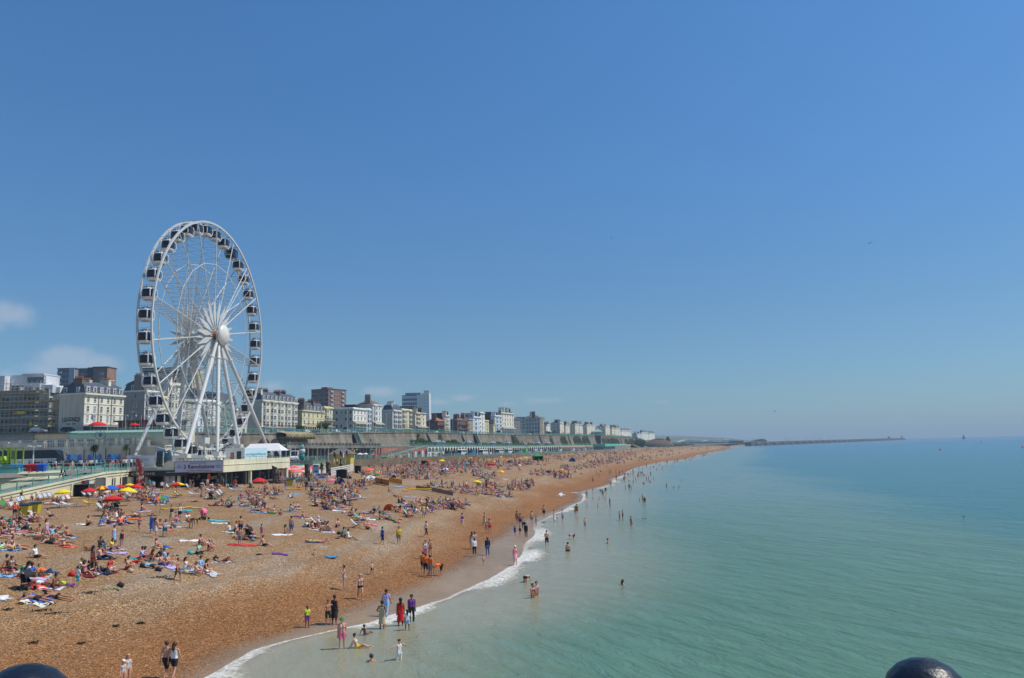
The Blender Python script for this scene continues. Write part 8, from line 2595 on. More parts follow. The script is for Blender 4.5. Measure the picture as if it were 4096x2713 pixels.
windbreak((1664,1957),(1725,1964),.65,M_wood,"left half of the dark boarded screen on the mid beach",short="boarded screen")
windbreak((1727,1968),(1812,1986),.8,M_wood,"right half of the dark boarded screen with a yellow notice")
def board(px,py,L,w,rz,m_,lb,name="surfboard",cat="board",h=.12,roll=0):
 P=ground_at(px,py);b=MB();n=11;vs=[]
 for i in range(n):
  u=i/(n-1)*2-1;hw=w/2*(1-abs(u)**3)+.01
  for(y,z)in((-hw,.05),(0,0),(hw,.05),(hw*.7,h),(-hw*.7,h)):vs.append((u*L/2,y,z+.12*u*u))
 b.add(vs,[(i*5+k,(i+1)*5+k,(i+1)*5+(k+1)%5,i*5+(k+1)%5)for i in range(n-1)for k in range(5)])
 o=b.obj(name,m_,None,True);o.location=V((P.x,P.y,ground_z(P.x,P.y)));o.rotation_euler=(roll,0,rz)
 tag(o,lb,cat)
yb=mat("mattress_yellow",(.80,.48,.01),.5,.06)
board(1652+36,1962,7.0,.75,-.42,yb,"long yellow rescue kayak in front of the boarded screen","kayak","kayak",.3)
for px,py,L,rz,lb in((690,2040,2.6,.25,"yellow mattress left of the walking couple"),(725,2034,2.2,.3,"yellow mattress behind the walking couple"),(795,2035,2.8,-.3,"yellow mattress right of the turquoise towel"),(308,1995,2.2,0,"yellow mattress at the foot of the dark storage box"),(715,1982,2.0,.1,"yellow lounger mattress by the striped deckchair"),(1175,1959,3.0,.1,"yellow mattress beside the standing man in pale trousers"),(1120,1925,4.0,.05,"yellow bench board at the cafe's edge")):
 board(px,py,L,.7,rz,yb,lb,"beach_mattress","mattress")
board(1326,2233,1.1,.5,-.1,mat("board_cyan",(.03,.35,.75),.4,.05),"cyan bodyboard lying alone on grey shingle","bodyboard","board")
canv={'b':stripes("deck_blue",[CL['light blue'],CL['white'],CL['navy'],CL['white']],.06),'r':stripes("deck_red",[CL['pale pink'],CL['white'],CL['coral'],CL['white']],.06),'g':cmat('green'),'w':cmat('pale grey'),'t':cmat('turquoise'),'k':stripes("deck_green_stripe",[CL['cream'],CL['green'],CL['cream'],CL['black']],.06)}
DCM={}
def deckchair(px,py,rz,c,lb,P=None):
 if 'f' not in DCM:
  b=MB()
  for s in(-.29,.29):
   b.beam((s,.62,.92),(s,-.45,.05),.045);b.beam((s*.9,.35,.05),(s*.9,-.42,.42),.045);b.beam((s*.95,.1,.48),(s*.95,.62,.03),.035)
  b.beam((-.29,.62,.92),(.29,.62,.92),.05);b.beam((-.27,-.42,.42),(.27,-.42,.42),.05);b.beam((-.27,.35,.05),(.27,.35,.05),.04);b.beam((-.29,-.45,.05),(.29,-.45,.05),.04)
  DCM['f']=b.mesh("frame",M_wood)
 t=empty("deckchair",P or ground_at(px,py),math.radians(rz),lb,"deckchair","deckchairs on the beach")
 link("frame",DCM['f'],t)
 if c not in DCM:
  b=MB();vs=[];n=8
  for i in range(n+1):
   u=i/n;y=.62-1.04*u;z=.93-.51*u-.26*math.sin(math.pi*u)
   vs+=[(-.25,y,z),(.25,y,z)]
  b.add(vs,[(2*i,2*i+1,2*i+3,2*i+2)for i in range(n)]);DCM[c]=b.mesh("canvas",canv[c])
 link("canvas",DCM[c],t)
DCH="""51 2039 60 b|front blue-striped deckchair at the far left
69 2034 60 b|deckchair with faded stripes beside the front left one
79 2017 60 b|blue-striped deckchair behind the front left pair
93 2013 60 b|blue-striped deckchair right of the far-left row
15 2034 60 g|bright green deckchair at the left edge
165 2004 60 b|blue-striped deckchair left of the family by the ramp
184 1999 60 b|second blue-striped deckchair near the ramp wall
202 1996 60 b|blue-striped deckchair close to the ramp wall
216 1984 60 b|pale blue deckchair under the yellow parasol's shade
256 2010 60 b|blue-striped deckchair left of the pink-striped one
277 2007 60 r|pink and white striped deckchair
342 1992 70 b|blue-striped deckchair in front of the dark storage box
362 1991 70 b|blue-striped deckchair right of the one before the storage box
384 1983 70 b|blue-striped deckchair under the leftmost red parasol
135 2080 75 w|wooden deckchair under the woman in pink
405 2045 75 w|bare wooden deckchair by the pushchair group
520 1995 75 w|wooden deckchair under the wide yellow parasol
674 1957 70 b|deckchair left of the red-yellow kiosk parasol
755 1958 70 b|blue deckchair right of the red-yellow kiosk parasol
880 1990 70 b|blue-striped deckchair by the black pushchair
888 1982 70 w|grey deckchair behind the blue-striped one by the pushchair
712 1990 80 k|green and black striped high chair near the rainbow parasol
1262 2104 75 w|grey deckchair under the man in a white cap
1436 2084 75 t|turquoise-topped deckchair on the open shingle
1424 2112 75 w|white deckchair in front of the turquoise one
1636 2072 75 b|blue and white striped deckchair near the orange half tent
1868 1974 80 w|white plastic-like chair in the mid-beach group
1905 1982 80 w|low folding chair in the mid-beach group
1352 1925 90 b|striped deckchair stored before the black box
1366 1926 90 b|second striped deckchair stored before the black box"""
for ln in DCH.split('\n'):
 a,lb=ln.split('|');a=a.split();deckchair(float(a[0]),float(a[1]),float(a[2]),a[3],lb)
def lounger(px,py,rz,m_,lb):
 P=ground_at(px,py);t=empty("sun_lounger",P,rz,lb,"sun lounger","plastic sun loungers")
 b=MB();pts=[(-.95,.34),(.35,.36),(.95,.62)]
 for i in range(2):(x0,z0),(x1,z1)=pts[i],pts[i+1];b.add([(x0,-.32,z0),(x1,-.32,z1),(x1,.32,z1),(x0,.32,z0),(x0,-.32,z0-.06),(x1,-.32,z1-.06),(x1,.32,z1-.06),(x0,.32,z0-.06)],[(0,1,2,3),(7,6,5,4),(0,4,5,1),(2,6,7,3),(0,3,7,4),(1,5,6,2)])
 b.obj("bed",m_,t)
 for x in(-.7,.4):
  for y in(-.28,.28):q=MB();q.beam((x,y,.32),(x-.1,y,0),.06);q.obj("leg",M_wht,t)
for px,py,m_,lb in((245,2030,M_wht,"white plastic lounger, left one of the empty pair"),(275,2027,M_wht,"white plastic lounger, right one of the empty pair"),(365,2022,yb,"white lounger with yellow mattress left of the low red parasol"),(782,1985,M_wht,"white lounger behind the family by the black pushchair"),(940,1966,M_wht,"white lounger with a sunbather, right of the pushchair"),(850,1970,M_wht,"white lounger beside the turquoise bag")):
 lounger(px,py,.1+math.pi,m_,lb)
for px,py,s,c,lid,lb in((96,2066,1.02,'lime',1,"front yellow beach bin with black bag lid"),(135,2058,1.02,'lime',1,"yellow beach bin behind the front one"),(1160,1946,1.0,'lime',1,"yellow beach bin beside the man in pale trousers"),(1168,1943,1.0,'lime',1,"yellow beach bin half hidden behind another")):
 P=ground_at(px,py);bin_(P,.15,mat("bin_yellow",(.55,.45,.01),.5,.06),lb,s,"yellow bins on the beach",mat("bin_bag_black",(.015,.015,.015),.35,.2))
def storage(px0,px1,py,h,lb,short):
 A,B_=ground_at(px0,py),ground_at(px1,py);L=B_.x-A.x
 t=empty("storage_box",A,0,lb,"storage box","dark beach storage boxes");dk=mat("storage_dark",(.045,.05,.05),.6,.15)
 b=MB();b.box(0,L,1.4,1.5,0,h);b.box(0,.08,0,1.4,0,h);b.box(L-.08,L,0,1.4,0,h);b.box(0,L,0,1.5,h,h+.08);b.obj("box",dk,t)
 b=MB();b.add([(L,0,0),(L+.5,-1.1,0),(L+.5,-1.1,h),(L,0,h)],[(0,1,2,3)]);b.add([(-.05,-.02,0),(.1,-.02,0),(.1,-.02,h),(-.05,-.02,h)],[(0,1,2,3)]);b.obj("door",mat("storage_door_grey",(.20,.21,.22),.5,.1),t,fix=False)
 LANDMARKS.append(((px0+px1)/2,py,short))
for a in((292,338,1988,1.7,"open dark storage box against the ramp wall","ramp-side storage box"),(1345,1378,1914,1.8,"dark storage box behind the blue tent","storage box behind the tent"),(1418,1440,1893,1.8,"dark storage box at the end of the white fence","storage box by the white fence"),(1685,1708,1866,1.8,"dark storage box near the beach wall","far storage box")):storage(*a)
def rescue_board():
 P=at_Y(340,1945,120);P.z=0
 t=empty("rescue_board",(P.x,119.5,4.8),-.3,"red rescue board with a lifebuoy emblem on the ramp wall","sign")
 b=MB();b.box(-.35,.35,0,.06,.9,2.3);b.obj("panel",cmat('red'),t)
 b=MB();b.tube([(.22*math.cos(k*math.pi/6),-.03,1.5+.22*math.sin(k*math.pi/6))for k in range(13)],.05,5);b.obj("lifebuoy",M_wht,t)
 b=MB();b.box(.4,1.1,0,.05,1.3,2.4);b.obj("notice",mat("notice_grey_blue",(.22,.24,.32),.6,.2),t)
 t=empty("notice_board",(at_Y(408,1940,122).x,121.5,4.8),-.3,"tall map notice board on the cream wall","sign")
 b=MB();b.box(-.95,.95,0,.06,.6,2.6);b.obj("frame",M_dark,t);b=MB();b.box(-.85,.85,-.03,0,.7,2.5);b.obj("map_sheet",blotch("map_sheet",(.42,.50,.46),[(.55,.5,.35),(.3,.4,.5),(.5,.55,.5)],2.2),t)
rescue_board()
def sign(px0,px1,py0,py1,Y,base,words,lb,name="sign",post=True):
 a,c=at_Y(px0,py0,Y),at_Y(px1,py1,Y);zt,zb_=z_of(py0,a),z_of(py1,a);w=c.x-a.x
 zg=max(ground_z(a.x,Y),4)
 t=empty(name,(a.x,Y,zg),0,lb,"sign")
 b=MB();b.box(0,w,0,.08,zb_-zg,zt-zg);b.obj("board",base,t)
 if post:b=MB();b.beam((.2,.1,0),(.2,.1,zt-zg),.12);b.beam((w-.2,.1,0),(w-.2,.1,zt-zg),.12);b.obj("posts",M_galv,t)
 for(s,sz,c_,fx,fz)in words:lettering(s,sz*(zt-zb_),cmat(c_),t,(w*fx,-.02,zb_-zg+(zt-zb_)*fz),bold=.02*(zt-zb_))
sign(1168,1253,1843,1858,190,mat("sign_grey",(.36,.38,.37),.6,.05),[("CRAZY",.85,'red',.28,.5),("GOLF",.85,'green',.74,.5)],"long grey sign reading crazy golf behind the pink parasols")
sign(1263,1312,1894,1916,152,cmat('white'),[("FISH",.46,'blue',.26,.72),("CHIPS",.46,'red',.72,.72),("\u00a35.00",.44,'blue',.5,.28)],"white board advertising fish and chips at the cafe's edge")
sign(1250,1275,1860,1895,158,mat("menu_grey_blue",(.36,.45,.52),.6,.05),[("FISH",.2,'blue',.5,.85),("5.00",.22,'blue',.6,.25)],"tall grey-blue price board behind the fish and chips board")
sign(1160,1250,1858,1880,196,mat("golf_grey_wall",(.24,.27,.27),.7,.1),[],"grey panel wall under the golf sign","panel_wall",False)
def golf():
 A,B_=at_Y(1275,1895,172),at_Y(1412,1880,228)
 t=empty("white_fence",(0,0,0),0,"white painted rail fence of the golf course beside the shingle","fence");b=MB()
 zA,zB=ground_z(A.x,172),ground_z(B_.x,228)
 A.z,B_.z=zA,zB
 for z in(.35,.8,1.25,1.7):b.beam(A+V((0,0,z)),B_+V((0,0,z)),.06,.26)
 b.beam(A+V((0,0,.1)),B_+V((0,0,.1)),.06,.5);b.obj("rails",M_wht,t)
 for k in range(12):b=MB();p=A.lerp(B_,k/11);b.beam(p,p+V((0,0,1.8)),.12);b.obj("post",M_wht,t)
 Y=236;x0,x1=at_Y(1322,1850,Y).x,at_Y(1402,1850,Y).x;z0=5.2
 t=empty("yellow_hut",(x0,Y,z0),0,"yellow walled hut with a grey shingled roof at the golf course","hut");w=x1-x0;h=z_of(1818,(x0,Y))-z0;hr=z_of(1795,(x0,Y))-z0
 b=MB();b.box(0,w,0,5,0,h);b.obj("wall",mat("hut_yellow",(.62,.50,.08),.7,.12),t)
 b=MB();b.add([(-.8,-.8,h),(w+.8,-.8,h),(w+.8,5.8,h),(-.8,5.8,h),(w*.3,2.5,hr),(w*.7,2.5,hr)],[(0,1,5,4),(1,2,5),(2,3,4,5),(3,0,4),(3,2,1,0)]);b.obj("roof",mat("hut_grey_shingle",(.15,.145,.12),.9,.3,2),t)
 for f in(.12,.6,.82):b=MB();b.box(w*f,w*f+.7,-.05,0,.8,h*.8);b.obj("window",mat("hut_window",(.5,.5,.2),.5,.3,2),t)
 b=MB();b.box(w*.45,w*.57,-.06,0,0,h*.7);b.obj("door",M_dark,t)
 LANDMARKS.append((1362,1850,"yellow hut"))
 P=at_Y(1207,1850,205);z=ZR(205)
 t=empty("inflatable",(P.x,205,z),0,"big white and teal inflatable balloon figure with a bobble cap","inflatable");S=(z_of(1778,P)-z)/5.0
 b=MB();b.ball((0,0,1.3*S),1.0*S,14,0,(.9,.8,1.15));b.obj("teal_body",cmat('teal'),t,True)
 b=MB();b.ball((0,0,3.0*S),1.05*S,16,0,(1,.9,.95));b.ball((-.7*S,-.3,1.6*S),.45*S,10);b.obj("white_head",mat("inflatable_white",(.62,.62,.58),.5,.04),t,True)
 b=MB();b.ball((.1,0,3.9*S),.8*S,12,0,(1,1,.7));b.obj("teal_cap",cmat('teal'),t,True)
 b=MB();b.ball((.2,0,4.6*S),.32*S,8);b.obj("bobble",MATS["inflatable_white"],t,True)
 tag(railing("golf_railing",[(at_Y(1155,1862,180).x,180,7.4),(at_Y(1300,1862,214).x,214,7.3)],1.1,M_green,None,lattice=True),"turquoise lattice railing above the golf course","railing")
 b=MB();A,B_=V((at_Y(1150,1862,178).x,178,0)),V((at_Y(1302,1862,214).x,214,0))
 b.add([(A.x,A.y,4),(B_.x,B_.y,4),(B_.x,B_.y,7.35),(A.x,A.y,7.45),(A.x,A.y+.4,4),(B_.x,B_.y+.4,4),(B_.x,B_.y+.4,7.35),(A.x,A.y+.4,7.45)],[(0,1,2,3),(3,2,6,7),(7,6,5,4),(0,3,7,4),(1,5,6,2)]);tag(b.obj("golf_terrace_wall",MATS["kiosk_cream_paint"]),"low cream wall behind the crazy golf course","wall")
 r_=random.Random(4)
 for i in range(9):
  px=1120+17*i;Y=150+(i%3)*6;P=at_Y(px,1900,Y);g=ground_z(P.x,Y)
  t=empty("picnic_table",(P.x,Y,g),.2*i,"grey-green picnic table, %s under the pink cafe parasols"%["first from the left","second from the left","third from the left","fourth from the left","fifth from the left","fourth from the right","third from the right","second from the right","rightmost"][i],"table","cafe tables")
  b=MB();b.box(-.9,.9,-.4,.4,.7,.76);b.obj("top",mat("table_grey_green",(.25,.31,.29),.6,.1),t)
  for s in(-.65,.65):b=MB();b.box(-.9,.9,s-.13,s+.13,.42,.46);b.obj("bench",MATS["table_grey_green"],t)
  for s in(-.7,.7):b=MB();b.beam((s,-.6,0),(s,.1,.7),.06);b.beam((s,.6,0),(s,-.1,.7),.06);b.obj("leg",M_dark,t)
golf()
def pushchair(px,py,c,lb,rz=1.2,s=1.0):
 P=ground_at(px,py);t=empty("pushchair",P,rz,lb,"pushchair","pushchairs on the shingle")
 m_=cmat(c)
 b=MB();b.add([(-.22,-.15,.45),(.22,-.15,.45),(.22,.2,.4),(-.22,.2,.4),(-.22,.32,.95),(.22,.32,.95)],[(0,1,2,3),(3,2,5,4),(0,3,4),(1,5,2)]);b.obj("seat",m_,t,fix=False)
 b=MB();vs=[]
 for i in range(6):
  a=math.pi*.55*i/5
  vs+=[(-.26,.32-.5*math.sin(a),.8+.38*math.cos(a)*1),(.26,.32-.5*math.sin(a),.8+.38*math.cos(a))]
 b.add(vs,[(2*i,2*i+1,2*i+3,2*i+2)for i in range(5)]);b.obj("hood",m_,t,fix=False)
 b=MB()
 for x in(-.25,.25):b.beam((x,.5,1.0),(x,-.35,.15),.03);b.beam((x,.35,.12),(x,-.05,.6),.03)
 b.beam((-.25,.5,1.0),(.25,.5,1.0),.04);b.obj("frame",M_dark,t)
 for x in(-.27,.27):
  for y in(-.38,.36):b=MB();b.tube([(x-.02,y,.13),(x+.02,y,.13)],.13,10);b.obj("wheel",M_tyre,t)
 b=MB();b.box(-.2,.2,-.1,.25,.15,.35);b.obj("basket",M_dark,t)
 LANDMARKS.append((px,py,lb.split(' with')[0].split(' beside')[0].split(' at')[0].split(' in')[0]))
for a in((105,2360,'black',"black pushchair beside the family on the red towel"),(467,2045,'black',"small black buggy under the low red parasol"),(997,2160,'black',"draped black pushchair in the family on the red rug"),(845,1999,'navy',"navy pushchair beside the striped deckchairs"),(816,2080,'pink',"pink pushchair standing alone on open shingle"),(1003,1953,'grey',"grey pushchair left of the red kiosk-end parasol"),(1712,2020,'black',"black buggy above the family with the toddlers"),(1812,2040,'black',"black hooded buggy by the purple bag")):pushchair(*a)
def bag(px,py,c,lb,s=.34):
 P=ground_at(px,py);b=MB();r_=random.Random(int(px))
 b.ball((0,0,s*.4),s*.5,10,0,(1.35,.7,.78));b.cbox((s*.1,0,s*.3),s*1.1,s*.6,s*.6);b.tube([(-s*.25,0,s*.8),(-s*.12,0,s*1.05),(s*.12,0,s*1.05),(s*.25,0,s*.8)],.02,5)
 b.v=[(x+.03*mnoise.noise(V((x*5,y*5,z*5))),y,max(0,z+.05*mnoise.noise(V((x*6,z*6,y*6)))))for x,y,z in b.v]
 o=b.obj("bag",cmat(c),None,True);o.location=V((P.x,P.y,ground_z(P.x,P.y)));tag(o,lb,"bag","bags on the shingle")
for a in((392,2240,'navy',"dark blue bag with red top beside the back-turned sitter"),(570,2270,'black',"black printed bag, left of the pair by the boys"),(632,2285,'black',"black printed bag, right of the pair by the boys"),(625,2237,'black',"large upright black bag behind the boys in blue"),(520,2290,'beige',"beige carrier bag beside the red-shorted sitter"),(760,2218,'turquoise',"turquoise bag left of the green-shirted sitter"),(862,2240,'black',"black bag under the leaning pale windbreak"),(740,2295,'beige',"paper carrier bag left of the white-topped sitter"),(285,2305,'red',"red rucksack in the magenta blanket group"),(247,2342,'lime',"lime green bag in front of the bare-backed sitter"),(480,2348,'black',"black bag on the dark olive towel"),(475,2092,'red',"red and yellow bag near the seated pair in white"),(1010,2165,'grey',"grey holdall by the family on the red rug"),(1580,2092,'green',"green rucksack on open shingle"),(1595,2094,'pink',"pink bag right of the green rucksack"),(1355,2138,'black',"black suitcase-like bag by the two seated men"),(1264,2106,'red',"red bag under the grey deckchair"),(1470,2118,'black',"spotted black bag beside the white deckchair"),(1372,2054,'pale grey',"pale straw bag in the crowd"),(1640,2042,'pink',"small pink bucket-like bag near the toddlers")):bag(*a)
for i,(px,py)in enumerate([(175,2350+70),(150,2445),(90,2415),(215,2455),(350,2372),(640,2310),(325,2575),(135,2573),(465,2505),(560,2495),(700,2225),(1035,2220),(30,2440),(1350,2155),(1600,2080)]):
 P=ground_at(px,py);b=MB();r_=random.Random(i)
 leaves(b,lambda:(r_.gauss(0,.35 if i<6 else .12),r_.gauss(0,.09),r_.uniform(.01,.07)),70,.06,0,r_)
 o=b.obj("seaweed",mat("seaweed_dark",(.045,.035,.015),.8,.3,5));o.location=(P.x,P.y,ground_z(P.x,P.y));o.rotation_euler=(0,0,.3);tag(o,"dry dark seaweed scraps on the near shingle","seaweed","seaweed scraps on the shingle")
def gull(P,rz,bank,s,lb,c=None):
 t=empty("gull",P,rz,lb,"gull","gulls in the air");b=MB()
 b.ball((0,0,0),.12*s,8,0,(2.4,1,1));b.ball((.3*s,0,.03),.07*s,6)
 for d in(1,-1):b.add([(.1*s,0,.03),(.18*s,d*.35*s,.16*s+bank*d),(-.02*s,d*.75*s,.06*s+bank*d*2),(-.12*s,d*.35*s,.12*s+bank*d),(-.12*s,0,.03)],[(0,1,3,4),(1,2,3)])
 b.add([(-.25*s,0,0),(-.45*s,-.09*s,0),(-.45*s,.09*s,0)],[(0,1,2)]);b.obj("body",c or M_wht,t,fix=False)
gd=mat("gull_shadow_grey",(.12,.12,.13),.6,.1)
for px,py,Y,s,c,lb in((2243,1982,110,1.6,None,"white gull gliding low over the shingle near the waterline"),(2445,953,120,.5,gd,"tiny dark gull in the upper sky right of centre"),(3480,973,110,.55,gd,"tiny dark gull high in the right of the sky"),(1433,1462,190,1,None,"pale gull speck above the brown tower"),(3100,1646,300,.9,gd,"gull speck low over the breakwater"),(451,1525,150,1,None,"white gull speck against the roofs left of the wheel"),(124,1786,139.6,.9,None,"white gull perched on the twin-headed lamp"),(1195,1738,200,1.1,None,"white gull flying along the turquoise railing")):
 gull(at_Y(px,py,Y),(px%7)-3,.08,s,lb,c)
def finial(px,py,wpx,lb):
 d=1.32;v=ray(px,py).normalized();R=wpx/2/FPX*d
 P=CO+v*d
 t=empty("railing_post",(P.x,P.y,P.z-1.25),0,lb,"railing post","knobbed posts of the pier rail");pm=mat("glossy_navy_paint",(.008,.012,.022),.38,.5,30,bump=.006)
 b=MB();n=32;pr=[(.001,R*.74),(R*.35,R*.69),(R*.65,R*.54),(R*.88,R*.3),(R,0),(R*.93,-R*.3),(R*.7,-R*.55),(R*.4,-R*.7),(R*.35,-R*.95),(R*.6,-R*1.1),(R*.35,-R*1.3)]
 b.lathe(pr,n,0,(0,0,1.25-R*.74));b.obj("knob",pm,t,True)
 b=MB();b.tube([(0,0,0),(0,0,1.25-R*1.9)],R*.34,12);b.obj("post",pm,t)
 return P
A=finial(3692,2634,258,"glossy dark blue ball finial of the pier rail, bottom right");B_=finial(95,2660,290,"glossy dark blue ball finial of the pier rail, bottom left")
b=MB()
for dz in(-.28,-.75,-1.1):b.beam(A+V((1.5*(A-B_).normalized().x,0,dz)),B_+V((-.8,0,dz)),.03,.04)
tag(b.obj("pier_rail",mat("glossy_navy_paint",(.012,.02,.04))),"dark painted iron pier rail running under the two finials","railing")
b=MB();b.box(-12,12,-30,1.7,8.6,8.8);tag(b.obj("pier_deck",M_wood),kind='structure')
